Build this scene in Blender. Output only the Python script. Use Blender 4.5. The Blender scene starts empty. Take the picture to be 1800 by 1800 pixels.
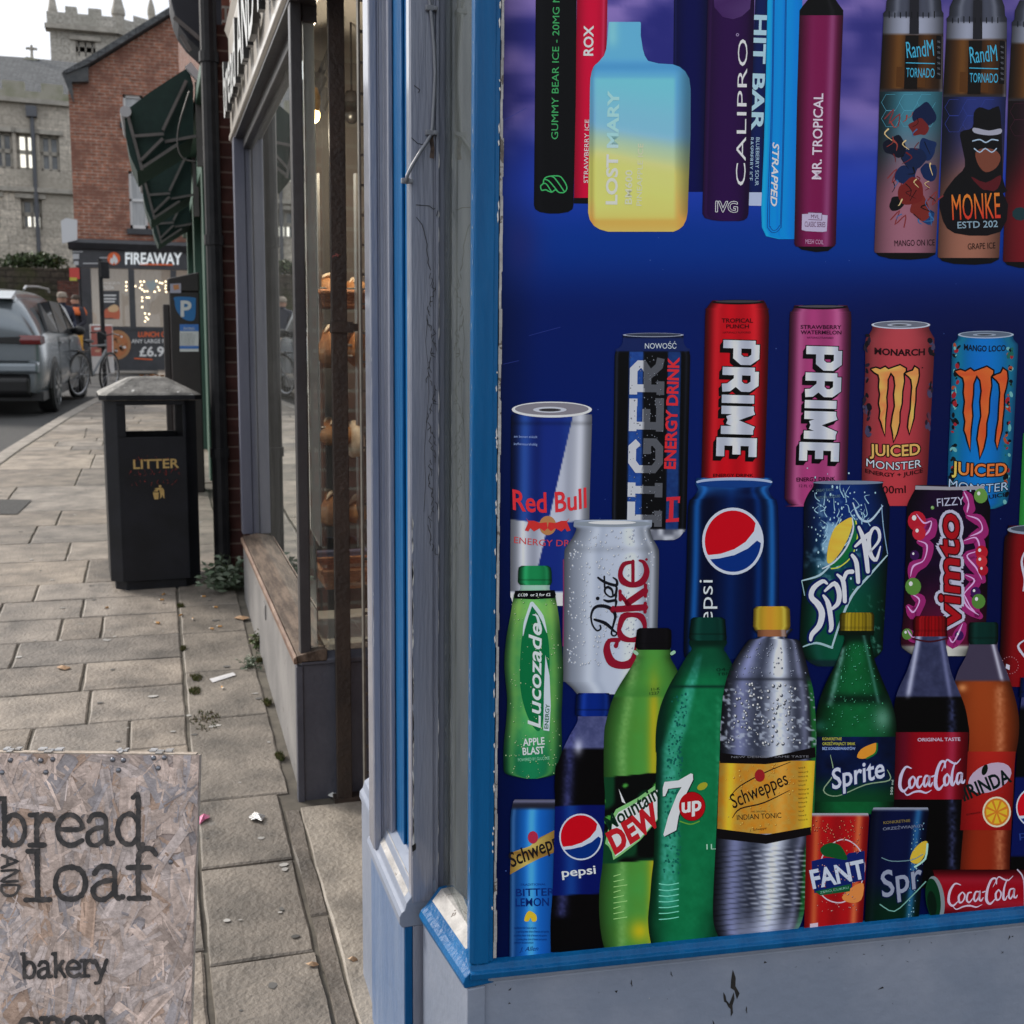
import bpy, bmesh, math, random
import numpy as np
from mathutils import Matrix, Vector
from mathutils.geometry import tessellate_polygon
RND = random.Random(7)
NR = np.random.RandomState(11)
rad = math.radians
S = bpy.context.scene
COL = S.collection

# ------------------------------------------------------------------ camera, sky, sun, exposure
YAW, PITCH, ROLL, FPX = 17.35, 8.3, 0.59, 2000.0
CAM = Vector((0, 0, 1.6))
ROT = Matrix.Rotation(rad(-YAW), 3, 'Z') @ Matrix.Rotation(rad(90 - PITCH), 3, 'X') @ Matrix.Rotation(rad(ROLL), 3, 'Z')
cd = bpy.data.cameras.new("camera")
cam = bpy.data.objects.new("camera", cd)
COL.objects.link(cam)
cam.matrix_world = Matrix.Translation(CAM) @ ROT.to_4x4()
cd.sensor_width = 36
cd.sensor_fit = 'HORIZONTAL'
cd.lens = 36 * FPX / 1800
cd.clip_start = 0.05
cd.clip_end = 2000
cd.dof.use_dof = True
cd.dof.focus_distance = 1.95
cd.dof.aperture_fstop = 10
S.camera = cam

CLOUD = .68
SUN_EL, SUN_AZ = 34, -46            # azimuth measured from the street direction (+Y), negative = to the left
w = bpy.data.worlds.new("World")
S.world = w
w.use_nodes = True
nt = w.node_tree
bg = nt.nodes["Background"]
sky = nt.nodes.new("ShaderNodeTexSky")
sky.sky_type = 'NISHITA'
sky.sun_disc = False
sky.sun_elevation = rad(SUN_EL)
sky.sun_rotation = rad(SUN_AZ)
sky.air_density = 1.0
sky.dust_density = 6.0
sky.ozone_density = 1.0
hs = nt.nodes.new("ShaderNodeHueSaturation")
hs.inputs['Saturation'].default_value = 0.42
nt.links.new(sky.outputs[0], hs.inputs['Color'])
# thin overcast: a high white cloud sheet over most of the clear sky
wtc = nt.nodes.new("ShaderNodeTexCoord")
wnz = nt.nodes.new("ShaderNodeTexNoise"); wnz.inputs['Scale'].default_value = 2.2; wnz.inputs['Detail'].default_value = 7
nt.links.new(wtc.outputs['Generated'], wnz.inputs['Vector'])
wrp = nt.nodes.new("ShaderNodeValToRGB")
wrp.color_ramp.elements[0].position = .35; wrp.color_ramp.elements[0].color = (7.2, 7.7, 8.6, 1)
wrp.color_ramp.elements[1].position = .65; wrp.color_ramp.elements[1].color = (10.2, 10.4, 10.6, 1)
nt.links.new(wnz.outputs[0], wrp.inputs[0])
wmx = nt.nodes.new("ShaderNodeMix"); wmx.data_type = 'RGBA'; wmx.inputs[0].default_value = CLOUD
nt.links.new(hs.outputs[0], wmx.inputs[6]); nt.links.new(wrp.outputs[0], wmx.inputs[7])
nt.links.new(wmx.outputs[2], bg.inputs['Color'])
bg.inputs['Strength'].default_value = 0.11

sl = bpy.data.lights.new("sun", 'SUN')
sl.energy = 2.3
sl.angle = rad(14)
sl.color = (1.0, 0.93, 0.84)
so = bpy.data.objects.new("sun", sl)
COL.objects.link(so)
sd = Vector((math.sin(rad(SUN_AZ)) * math.cos(rad(SUN_EL)), math.cos(rad(SUN_AZ)) * math.cos(rad(SUN_EL)), math.sin(rad(SUN_EL))))
so.rotation_euler = sd.to_track_quat('Z', 'Y').to_euler()
so.location = (0, 0, 30)
S.view_settings.view_transform = 'Standard'
S.view_settings.look = 'None'
S.view_settings.exposure = 0.5
S.view_settings.gamma = 1.0
S.render.engine = 'CYCLES'
S.cycles.max_bounces = 8
S.cycles.transparent_max_bounces = 12
S.cycles.caustics_reflective = False
S.cycles.caustics_refractive = False
S.cycles.sample_clamp_indirect = 6
S.cycles.use_denoising = True

# ------------------------------------------------------------------ surveying helpers (photo direction -> point on a real plane)
def ray(x, y):
    return ROT @ Vector(((x - 900) / FPX, (900 - y) / FPX, -1))
def atY(x, y, Y):
    d = ray(x, y); return CAM + d * (Y / d.y)
def atX(x, y, X):
    d = ray(x, y); return CAM + d * (X / d.x)
def atZ(x, y, Z):
    d = ray(x, y); return CAM + d * ((Z - 1.6) / d.z)
PROF = [(-400, -0.6), (-12, -0.6), (-4, -.23), (0, 0), (6, .345), (9, .46), (12, .55), (17.5, .70), (24, .83), (30, .93), (60, 1.2), (120, 1.4), (900, 1.4)]
def gz(Y):
    for (a, za), (b, zb) in zip(PROF, PROF[1:]):
        if Y <= b:
            return za + (zb - za) * (Y - a) / (b - a)
    return PROF[-1][1]
def ground(x, y, dz=0.0):
    d = ray(x, y); lo, hi = 0.3, 200.0
    for _ in range(60):
        m = (lo + hi) / 2
        p = CAM + d * (m / d.y)
        if p.z > gz(p.y) + dz: lo = m
        else: hi = m
    return CAM + d * (lo / d.y)

# ------------------------------------------------------------------ materials
def s2l(c):
    c = c / 255.0
    return c / 12.92 if c <= 0.04045 else ((c + 0.055) / 1.055) ** 2.4
def rgb(r, g, b):
    return (s2l(r), s2l(g), s2l(b), 1)

MATS = {}
class N:
    def __init__(s, m):
        s.t = m.node_tree
    def new(s, kind, **kw):
        n = s.t.nodes.new(kind)
        for k, v in kw.items():
            if k in n.inputs.keys() if isinstance(k, str) else False:
                n.inputs[k].default_value = v
            else:
                setattr(n, k, v)
        return n
    def ln(s, a, b):
        s.t.links.new(a, b)
def pbr(name, col=(.5, .5, .5, 1), rough=.5, metal=0., spec=.5, col2=None, nscale=6., nlo=.4, nhi=.65, stretch=(1, 1, 1),
        bump=0., bscale=40., bstretch=(1, 1, 1), coords='Object', attr=False, emit=None, estr=0., coat=0., chips=None, alpha=None, rvar=0.):
    if name in MATS: return MATS[name]
    m = bpy.data.materials.new(name); m.use_nodes = True
    q = N(m); b = m.node_tree.nodes["Principled BSDF"]
    if len(col) == 3: col = (*col, 1)
    b.inputs['Roughness'].default_value = rough
    b.inputs['Metallic'].default_value = metal
    b.inputs['Specular IOR Level'].default_value = spec
    b.inputs['Coat Weight'].default_value = coat
    b.inputs['Coat Roughness'].default_value = .12
    tc = q.new("ShaderNodeTexCoord")
    out = None
    if attr:
        a = q.new("ShaderNodeVertexColor"); a.layer_name = "Col"; out = a.outputs['Color']
    if col2 is not None:
        mp = q.new("ShaderNodeMapping"); mp.inputs['Scale'].default_value = stretch
        q.ln(tc.outputs[coords], mp.inputs['Vector'])
        nz = q.new("ShaderNodeTexNoise"); nz.inputs['Scale'].default_value = nscale; nz.inputs['Detail'].default_value = 8
        nz.inputs['Roughness'].default_value = .62
        q.ln(mp.outputs[0], nz.inputs['Vector'])
        rp = q.new("ShaderNodeValToRGB")
        rp.color_ramp.elements[0].position = nlo; rp.color_ramp.elements[1].position = nhi
        if attr:
            rp.color_ramp.elements[0].color = col if len(col) == 4 else (*col, 1)
            rp.color_ramp.elements[1].color = col2 if len(col2) == 4 else (*col2, 1)
            mx = q.new("ShaderNodeMix", data_type='RGBA', blend_type='MULTIPLY'); mx.inputs[0].default_value = 1
            q.ln(out, mx.inputs[6]); q.ln(rp.outputs[0], mx.inputs[7]); out = mx.outputs[2]
        else:
            rp.color_ramp.elements[0].color = col
            rp.color_ramp.elements[1].color = col2 if len(col2) == 4 else (*col2, 1)
            out = rp.outputs[0]
        q.ln(nz.outputs[0], rp.inputs[0])
        if rvar:
            mr = q.new("ShaderNodeMapRange"); mr.inputs[3].default_value = rough - rvar; mr.inputs[4].default_value = rough + rvar
            q.ln(nz.outputs[0], mr.inputs[0]); q.ln(mr.outputs[0], b.inputs['Roughness'])
    if chips:                                           # worn patches with a shape of their own: (scale, threshold, colour, stretch)
        for (cs, th, cc, st) in chips:
            mp = q.new("ShaderNodeMapping"); mp.inputs['Scale'].default_value = st
            q.ln(tc.outputs[coords], mp.inputs['Vector'])
            nz = q.new("ShaderNodeTexNoise"); nz.inputs['Scale'].default_value = cs; nz.inputs['Detail'].default_value = 5
            nz.inputs['Roughness'].default_value = .7
            q.ln(mp.outputs[0], nz.inputs['Vector'])
            rp = q.new("ShaderNodeValToRGB"); rp.color_ramp.elements[0].position = th; rp.color_ramp.elements[1].position = th + .012
            q.ln(nz.outputs[0], rp.inputs[0])
            mx = q.new("ShaderNodeMix", data_type='RGBA')
            q.ln(rp.outputs[0], mx.inputs[0])
            if out is not None: q.ln(out, mx.inputs[6])
            else: mx.inputs[6].default_value = col
            mx.inputs[7].default_value = cc; out = mx.outputs[2]
    if out is not None: q.ln(out, b.inputs['Base Color'])
    else: b.inputs['Base Color'].default_value = col
    if bump:
        mp = q.new("ShaderNodeMapping"); mp.inputs['Scale'].default_value = bstretch
        q.ln(tc.outputs[coords], mp.inputs['Vector'])
        nz = q.new("ShaderNodeTexNoise"); nz.inputs['Scale'].default_value = bscale; nz.inputs['Detail'].default_value = 6
        q.ln(mp.outputs[0], nz.inputs['Vector'])
        bp = q.new("ShaderNodeBump"); bp.inputs['Strength'].default_value = bump; bp.inputs['Distance'].default_value = .01
        q.ln(nz.outputs[0], bp.inputs['Height']); q.ln(bp.outputs[0], b.inputs['Normal'])
    if emit is not None:
        b.inputs['Emission Color'].default_value = emit if len(emit) == 4 else (*emit, 1)
        b.inputs['Emission Strength'].default_value = estr
    MATS[name] = m
    return m
def masonry(name, c1, c2, mortar, bw, bh, msize, rough=.85, bump=.4, stain=None, sscale=.5, offs=.5):
    m = bpy.data.materials.new(name); m.use_nodes = True
    q = N(m); b = m.node_tree.nodes["Principled BSDF"]
    b.inputs['Roughness'].default_value = rough; b.inputs['Specular IOR Level'].default_value = .25
    tc = q.new("ShaderNodeTexCoord")
    br = q.new("ShaderNodeTexBrick")
    br.offset = offs
    br.inputs['Scale'].default_value = 1; br.inputs['Brick Width'].default_value = bw; br.inputs['Row Height'].default_value = bh
    br.inputs['Mortar Size'].default_value = msize; br.inputs['Mortar Smooth'].default_value = .3; br.inputs['Bias'].default_value = 0
    br.inputs['Color1'].default_value = c1; br.inputs['Color2'].default_value = c2; br.inputs['Mortar'].default_value = mortar
    q.ln(tc.outputs['UV'], br.inputs['Vector'])
    nz = q.new("ShaderNodeTexNoise"); nz.inputs['Scale'].default_value = 9; nz.inputs['Detail'].default_value = 8
    q.ln(tc.outputs['UV'], nz.inputs['Vector'])
    rp = q.new("ShaderNodeValToRGB"); rp.color_ramp.elements[0].color = (.6, .6, .6, 1); rp.color_ramp.elements[1].color = (1.25, 1.25, 1.25, 1)
    rp.color_ramp.elements[0].position = .3; rp.color_ramp.elements[1].position = .7
    q.ln(nz.outputs[0], rp.inputs[0])
    mx = q.new("ShaderNodeMix", data_type='RGBA', blend_type='MULTIPLY'); mx.inputs[0].default_value = 1
    q.ln(br.outputs[0], mx.inputs[6]); q.ln(rp.outputs[0], mx.inputs[7]); out = mx.outputs[2]
    if stain:
        n2 = q.new("ShaderNodeTexNoise"); n2.inputs['Scale'].default_value = sscale; n2.inputs['Detail'].default_value = 7
        q.ln(tc.outputs['UV'], n2.inputs['Vector'])
        r2 = q.new("ShaderNodeValToRGB"); r2.color_ramp.elements[0].position = .45; r2.color_ramp.elements[1].position = .68
        q.ln(n2.outputs[0], r2.inputs[0])
        m2 = q.new("ShaderNodeMix", data_type='RGBA'); q.ln(r2.outputs[0], m2.inputs[0]); q.ln(out, m2.inputs[6]); m2.inputs[7].default_value = stain
        out = m2.outputs[2]
    q.ln(out, b.inputs['Base Color'])
    bp = q.new("ShaderNodeBump"); bp.inputs['Strength'].default_value = bump; bp.inputs['Distance'].default_value = .01
    ad = q.new("ShaderNodeMath", operation='SUBTRACT'); q.ln(nz.outputs[0], ad.inputs[0]); q.ln(br.outputs[1], ad.inputs[1])
    q.ln(ad.outputs[0], bp.inputs['Height']); q.ln(bp.outputs[0], b.inputs['Normal'])
    MATS[name] = m
    return m
def glass_mat(name, tint=(1, 1, 1, 1), rough=.0, ior=1.5, dirt=.05, dirtcol=(.5, .5, .48, 1)):
    m = bpy.data.materials.new(name); m.use_nodes = True
    q = N(m); t = m.node_tree; t.nodes.remove(t.nodes["Principled BSDF"])
    out = t.nodes["Material Output"]
    tr = q.new("ShaderNodeBsdfTransparent"); tr.inputs[0].default_value = tint
    gl = q.new("ShaderNodeBsdfGlossy"); gl.inputs['Roughness'].default_value = rough; gl.inputs[0].default_value = (.95, .97, .96, 1)
    fr = q.new("ShaderNodeFresnel"); fr.inputs[0].default_value = ior
    mul = q.new("ShaderNodeMath", operation='MULTIPLY'); mul.inputs[1].default_value = 1.6; mul.use_clamp = True
    q.ln(fr.outputs[0], mul.inputs[0])
    mx = q.new("ShaderNodeMixShader"); q.ln(mul.outputs[0], mx.inputs[0]); q.ln(tr.outputs[0], mx.inputs[1]); q.ln(gl.outputs[0], mx.inputs[2])
    df = q.new("ShaderNodeBsdfDiffuse"); df.inputs[0].default_value = dirtcol
    tc = q.new("ShaderNodeTexCoord"); mp = q.new("ShaderNodeMapping"); mp.inputs['Scale'].default_value = (4, 4, .7)
    q.ln(tc.outputs['Object'], mp.inputs[0])
    nz = q.new("ShaderNodeTexNoise"); nz.inputs['Scale'].default_value = 6; nz.inputs['Detail'].default_value = 7; q.ln(mp.outputs[0], nz.inputs[0])
    m2 = q.new("ShaderNodeMath", operation='MULTIPLY'); m2.inputs[1].default_value = dirt * 2; q.ln(nz.outputs[0], m2.inputs[0])
    mx2 = q.new("ShaderNodeMixShader"); q.ln(m2.outputs[0], mx2.inputs[0]); q.ln(mx.outputs[0], mx2.inputs[1]); q.ln(df.outputs[0], mx2.inputs[2])
    q.ln(mx2.outputs[0], out.inputs[0])
    MATS[name] = m
    return m

# ------------------------------------------------------------------ mesh building
class MB:
    def __init__(s):
        s.v, s.f, s.m, s.c = [], [], [], []
        s.usecol = False
    def add(s, verts, faces, m=0, col=None):
        o = len(s.v)
        s.v += [tuple(v) for v in verts]
        s.f += [tuple(i + o for i in f) for f in faces]
        s.m += [m] * len(faces)
        if col is not None: s.usecol = True
        s.c += [col if col is not None else (1, 1, 1, 1)] * len(verts)
        return s
    def box(s, x0, y0, z0, x1, y1, z1, m=0, col=None):
        x0, x1 = min(x0, x1), max(x0, x1); y0, y1 = min(y0, y1), max(y0, y1); z0, z1 = min(z0, z1), max(z0, z1)
        v = [(x, y, z) for z in (z0, z1) for y in (y0, y1) for x in (x0, x1)]
        return s.add(v, [(0, 2, 3, 1), (4, 5, 7, 6), (0, 1, 5, 4), (2, 6, 7, 3), (0, 4, 6, 2), (1, 3, 7, 5)], m, col)
    def obox(s, c, ax, ay, az, m=0, col=None):           # centre and three half-axis vectors
        c, ax, ay, az = Vector(c), Vector(ax), Vector(ay), Vector(az)
        v = [c + ax * i + ay * j + az * k for k in (-1, 1) for j in (-1, 1) for i in (-1, 1)]
        return s.add(v, [(0, 2, 3, 1), (4, 5, 7, 6), (0, 1, 5, 4), (2, 6, 7, 3), (0, 4, 6, 2), (1, 3, 7, 5)], m, col)
    def bar(s, p, q, w, t, up=(0, 0, 1), m=0, col=None):  # flat bar from p to q
        p, q = Vector(p), Vector(q); d = (q - p); L = d.length; d.normalize()
        a = d.cross(Vector(up))
        if a.length < 1e-4: a = d.cross(Vector((1, 0, 0)))
        a.normalize(); b = a.cross(d)
        return s.obox((p + q) / 2, d * L / 2, a * t / 2, b * w / 2, m, col)
    def prism(s, poly, f, m=0, col=None):
        """poly: 2-D points; f(p, k) -> 3-D with k in (0, 1)"""
        n = len(poly)
        a = [Vector(f(p, 0)) for p in poly]; b = [Vector(f(p, 1)) for p in poly]
        tris = tessellate_polygon([[Vector((p[0], p[1], 0)) for p in poly]])
        fs = [tuple(t) for t in tris] + [tuple(i + n for i in reversed(t)) for t in tris]
        fs += [(i, (i + 1) % n, (i + 1) % n + n, i + n) for i in range(n)]
        return s.add(a + b, fs, m, col)
    def tube(s, pts, r, n=8, m=0, col=None, cap=True):
        pts = [Vector(p) for p in pts]; K = len(pts)
        rs = r if isinstance(r, (list, tuple)) else [r] * K
        vs, fs = [], []
        prev = None
        for i, p in enumerate(pts):
            d = (pts[min(i + 1, K - 1)] - pts[max(i - 1, 0)]).normalized()
            a = prev - d * prev.dot(d) if prev is not None else d.cross(Vector((.3, .2, .93)))
            if a.length < 1e-4: a = d.cross(Vector((1, 0, 0)))
            a.normalize(); prev = a; b = d.cross(a)
            for j in range(n):
                t = 2 * math.pi * j / n
                vs.append(p + (a * math.cos(t) + b * math.sin(t)) * rs[i])
        for i in range(K - 1):
            for j in range(n):
                fs.append((i * n + j, i * n + (j + 1) % n, (i + 1) * n + (j + 1) % n, (i + 1) * n + j))
        if cap:
            fs.append(tuple(reversed(range(n)))); fs.append(tuple((K - 1) * n + j for j in range(n)))
        return s.add(vs, fs, m, col)
    def lathe(s, prof, c=(0, 0, 0), n=16, axis='Z', m=0, col=None):
        vs, fs = [], []
        for (r, h) in prof:
            for j in range(n):
                t = 2 * math.pi * j / n
                p = (r * math.cos(t), r * math.sin(t), h)
                if axis == 'X': p = (h, p[0], p[1])
                if axis == 'Y': p = (p[0], h, p[1])
                vs.append((p[0] + c[0], p[1] + c[1], p[2] + c[2]))
        K = len(prof)
        for i in range(K - 1):
            for j in range(n):
                fs.append((i * n + j, i * n + (j + 1) % n, (i + 1) * n + (j + 1) % n, (i + 1) * n + j))
        fs.append(tuple(reversed(range(n)))); fs.append(tuple((K - 1) * n + j for j in range(n)))
        return s.add(vs, fs, m, col)
    def blob(s, c, r, n=10, k=6, jit=0., m=0, col=None, rot=None):
        vs, fs = [], []
        for i in range(k + 1):
            ph = math.pi * i / k
            for j in range(n):
                t = 2 * math.pi * j / n
                q = 1 + (RND.uniform(-jit, jit) if 0 < i < k else 0)
                p = Vector((r[0] * math.sin(ph) * math.cos(t) * q, r[1] * math.sin(ph) * math.sin(t) * q, r[2] * math.cos(ph) * q))
                if rot is not None: p = rot @ p
                vs.append(p + Vector(c))
        for i in range(k):
            for j in range(n):
                fs.append((i * n + j, (i + 1) * n + j, (i + 1) * n + (j + 1) % n, i * n + (j + 1) % n))
        return s.add(vs, fs, m, col)
    def build(s, name, mats, parent=None, bevel=0., seg=2, smooth=False, world=True, fix=True):
        """one mesh object; with world=True the vertices are in world metres and the parent is unrotated"""
        off = Vector((0, 0, 0))
        if parent is not None and world:
            p = parent
            while p is not None:
                off += p.location; p = p.parent
        me = bpy.data.meshes.new(name)
        me.from_pydata([tuple(Vector(v) - off) for v in s.v], [], s.f)
        if not isinstance(mats, (list, tuple)): mats = [mats]
        for mm in mats: me.materials.append(mm)
        me.polygons.foreach_set('material_index', s.m)
        if fix:
            bm = bmesh.new(); bm.from_mesh(me); bmesh.ops.recalc_face_normals(bm, faces=bm.faces); bm.to_mesh(me); bm.free()
        uv = me.uv_layers.new(name='UVMap')
        V = np.array(s.v, dtype=float).reshape(-1, 3)
        nl = len(me.loops); li = np.empty(nl, int); me.loops.foreach_get('vertex_index', li)
        nr = np.empty(len(me.polygons) * 3); me.polygons.foreach_get('normal', nr); nr = np.abs(nr.reshape(-1, 3))
        tot = np.empty(len(me.polygons), int); me.polygons.foreach_get('loop_total', tot)
        ax = np.repeat(np.argmax(nr, axis=1), tot)
        P = V[li]
        u = np.where(ax == 0, P[:, 1], P[:, 0]); vv = np.where(ax == 2, P[:, 1], P[:, 2])
        uv.data.foreach_set('uv', np.stack([u, vv], 1).ravel())
        if s.usecol:
            ca = me.color_attributes.new('Col', 'FLOAT_COLOR', 'POINT')
            ca.data.foreach_set('color', np.array(s.c, dtype=np.float32).ravel())
        o = bpy.data.objects.new(name, me); COL.objects.link(o)
        if parent is not None: o.parent = parent
        if smooth:
            me.polygons.foreach_set('use_smooth', [True] * len(me.polygons))
        if bevel:
            b = o.modifiers.new('bevel', 'BEVEL'); b.width = bevel; b.segments = seg; b.limit_method = 'ANGLE'; b.angle_limit = rad(35)
            b.harden_normals = False
        me.update()
        return o
def tag(o, label=None, cat=None, group=None, kind=None):
    if label: o['label'] = label
    if cat: o['category'] = cat
    if group: o['group'] = group
    if kind: o['kind'] = kind
    return o
def thing(name, label, cat, loc=(0, 0, 0), rotz=0., group=None):
    o = bpy.data.objects.new(name, None); COL.objects.link(o)
    o.empty_display_size = .1
    o.location = loc; o.rotation_euler = (0, 0, rotz)
    return tag(o, label, cat, group)
def copy_tree(o, parent=None):
    c = o.copy(); COL.objects.link(c)
    if parent is not None: c.parent = parent
    for ch in list(o.children): copy_tree(ch, c)
    return c

def text_mesh(txt, bold=0., shear=0., spacing=1.):
    """outline lettering as (vertices Nx2 scaled to a unit cap height, triangles)"""
    cu = bpy.data.curves.new('lettering', 'FONT')
    cu.body = txt; cu.offset = bold; cu.shear = shear; cu.space_character = spacing; cu.resolution_u = 3
    o = bpy.data.objects.new('lettering', cu); COL.objects.link(o)
    dg = bpy.context.evaluated_depsgraph_get()
    me = o.evaluated_get(dg).to_mesh()
    V = np.array([v.co[:2] for v in me.vertices]).reshape(-1, 2)
    me.calc_loop_triangles()
    T = [tuple(t.vertices) for t in me.loop_triangles]
    o.evaluated_get(dg).to_mesh_clear()
    bpy.data.objects.remove(o); bpy.data.curves.remove(cu)
    return V, T
def lettering(mb, txt, f, width, height, bold=0., shear=0., spacing=1., m=0, col=None):
    """adds flat letters; f(u, v) -> 3-D with u in 0..width, v = height above the baseline; the capitals are `height` tall"""
    V, T = text_mesh(txt, bold, shear, spacing)
    if len(V) == 0: return
    x0, x1 = V[:, 0].min(), V[:, 0].max()
    cap = .72
    vs = [f((p[0] - x0) / (x1 - x0) * width, p[1] / cap * height) for p in V]
    mb.add(vs, T, m, col)
# ------------------------------------------------------------------ colours shared by the setting
M_ASPH = pbr('asphalt', (.045, .045, .047), .9, col2=(.085, .083, .08), nscale=60, bump=.5, bscale=220)
M_SLAB = pbr('paving_stone', (.47, .445, .42), .58, spec=.42, attr=True, col2=(1.26, 1.17, 1.08), nscale=5.5, nlo=.32, nhi=.68, bump=.55, bscale=70,
             chips=[(5, .68, (.20, .185, .165, 1), (1, 1, 1)), (160, .705, (.09, .085, .08, 1), (1, 1, 1))])
M_JOINT = pbr('joint_dirt', (.075, .066, .055), .95, col2=(.14, .125, .10), nscale=9)
M_KERB = pbr('kerb_stone', (.24, .215, .19), .8, col2=(.36, .32, .28), nscale=8, bump=.4, bscale=60)

# ------------------------------------------------------------------ road (one sheet to the horizon), pavement, kerb
KERB = [(-1.85, -8), (-1.75, 2), (-1.64, 8), (-1.44, 12), (-1.2, 15.6), (-.93, 19), (-.55, 22), (-.2, 25), (-.1, 26.4)]
def kx(Y):
    for (a, ya), (b, yb) in zip(KERB, KERB[1:]):
        if Y <= yb: return a + (b - a) * (Y - ya) / (yb - ya)
    return KERB[-1][0]
mb = MB()
ys = [-400, -60, -12, -4, 0, 3, 6, 9, 12, 15, 17.5, 21, 24, 27, 30, 40, 60, 90, 120, 400, 900]
xs = [-500, -120, -40, -15, -6, 0, 6, 20, 80, 500]
vs = [(x, y, gz(y) - .12) for y in ys for x in xs]
nx = len(xs)
mb.add(vs, [(j * nx + i, j * nx + i + 1, (j + 1) * nx + i + 1, (j + 1) * nx + i) for j in range(len(ys) - 1) for i in range(nx - 1)])
tag(mb.build('road', M_ASPH), kind='structure')

mb = MB()
def slab(x0a, x1a, y0, x0b, x1b, y1, col, drop=.012, lift=0., jg=.004):
    """one flagstone: near edge x0a..x1a at y0, far edge x0b..x1b at y1, edges eased"""
    e = .004
    j = [RND.uniform(-.0012, .0012) + lift for _ in range(4)]
    P = [(x0a + jg, y0 + jg), (x1a - jg, y0 + jg), (x1b - jg, y1 - jg), (x0b + jg, y1 - jg)]
    c = (sum(p[0] for p in P) / 4, sum(p[1] for p in P) / 4)
    vs = []
    # wavy stone edges
    ring = []
    for k in range(4):
        a, b = P[k], P[(k + 1) % 4]
        L = math.hypot(b[0] - a[0], b[1] - a[1]); n = max(2, int(L / .09))
        for i in range(n):
            t = i / n
            wv = RND.uniform(-.0026, .0026)
            nxv, nyv = -(b[1] - a[1]) / L, (b[0] - a[0]) / L
            ring.append((a[0] + (b[0] - a[0]) * t + nxv * wv, a[1] + (b[1] - a[1]) * t + nyv * wv))
    n = len(ring)
    top, mid, low = [], [], []
    for (x, y) in ring:
        dx, dy = c[0] - x, c[1] - y; L = math.hypot(dx, dy) + 1e-6
        top.append((x + dx / L * e * 1.6, y + dy / L * e * 1.6, gz(y) + j[0] + (j[1] - j[0]) * (x - P[0][0])))
        mid.append((x, y, gz(y) + j[0] + (j[1] - j[0]) * (x - P[0][0]) - e))
        low.append((x, y, gz(y) - drop))
    cz = sum(t[2] for t in top) / n
    fs = [(i, (i + 1) % n, 3 * n) for i in range(n)]
    fs += [(n + i, n + (i + 1) % n, (i + 1) % n, i) for i in range(n)]
    fs += [(2 * n + i, 2 * n + (i + 1) % n, n + (i + 1) % n, n + i) for i in range(n)]
    mb.add(top + mid + low + [(c[0], c[1], gz(c[1]) + j[0])], fs, 0, col)
def stone_col():
    v = RND.uniform(.17, .30); t = RND.uniform(-.012, .016)
    return (v * 1.07 + t, v * .975 + t * .4, v * .87 - t * .3, 1)
XJ = .068                                              # the long joint between the flags and the shop-side strip
rowpx = [1375, 1320, 1268, 1210, 1162, 1120, 1082, 1050, 1022, 982, 950, 920, 895, 852, 822, 798]
rows = [1.0, 1.32, 1.66, 1.98, 2.32, 2.66] + [ground(200, y).y for y in rowpx if ground(200, y).y > 2.9]
y = rows[-1]
while y < 30:
    y += RND.uniform(.3, .52); rows.append(y)
J = {1022: [(149, 1021), (-150, 1021)], 982: [(122, 965), (262, 965)], 1082: [(146, 1066), (16, 1040)], 1120: [(108, 1100), (180, 1100)], 1162: [(28, 1146), (-260, 1146)],
     1210: [(147, 1188), (-120, 1188)], 1268: [(158, 1235), (-90, 1235)], 1320: [(55, 1295), (228, 1292)]}
joints = {round(ground(200, k).y, 3): [ground(*p).x for p in v] for k, v in J.items()}
for y0, y1 in zip(rows, rows[1:]):
    xk = kx(y0) + .16
    js = joints.get(round(y0, 3))
    if js is None:
        js = []; x = XJ - RND.uniform(.18, .75)
        while x > xk + .2:
            js.append(x); x -= RND.uniform(.42, .9)
    else:
        js = sorted(js, reverse=True); x = js[-1] - RND.uniform(.45, .8)
        while x > xk + .2:
            js.append(x); x -= RND.uniform(.45, .85)
    xr = XJ if y0 < 9 else .5
    edges = [xr] + [x for x in js if xk < x < xr - .05] + [xk]
    sk = -.03
    for a, b in zip(edges, edges[1:]):
        slab(b, a, y0, b + (kx(y1) - kx(y0) if b == xk else 0), a, y1, stone_col(), jg=.0045)
ys2 = [1.0, 1.45] + [ground(420, y).y for y in (1690, 1520, 1402, 1258, 1176, 1108, 1060, 1022, 990)]
ys2 = sorted(ys2); y = ys2[-1]
while y < 9: y += RND.uniform(.35, .6); ys2.append(y)
for y0, y1 in zip(ys2, ys2[1:]):
    xr = .36 if y0 > 3.3 else .325
    v = RND.uniform(.175, .23)
    slab(XJ + .004, xr, y0, XJ + .004, xr, y1, (v * 1.05, v * .98, v * .89, 1), jg=.004)
# concrete edging and the pale doorstep beside the shops
for y0, y1 in ((.8, 1.9), (1.9, 2.75), (2.75, 3.36)):
    slab(.33, .375, y0, .33, .375, y1, (.15, .138, .125, 1), jg=.002, lift=-.004)
p1, p2 = ground(545, 1425), ground(632, 1640)
slab(.378, .72, 2.0, .378, .72, 3.36, (.29, .275, .25, 1), lift=.004, jg=.001)
# old repair patch of tarmac let into the flags
pa = [ground(x, y) for x, y in ((-30, 905), (30, 905), (56, 880), (0, 879))]
mb.add([(p.x, p.y, gz(p.y) + .006) for p in pa], [(0, 1, 2, 3)], 1)
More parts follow.
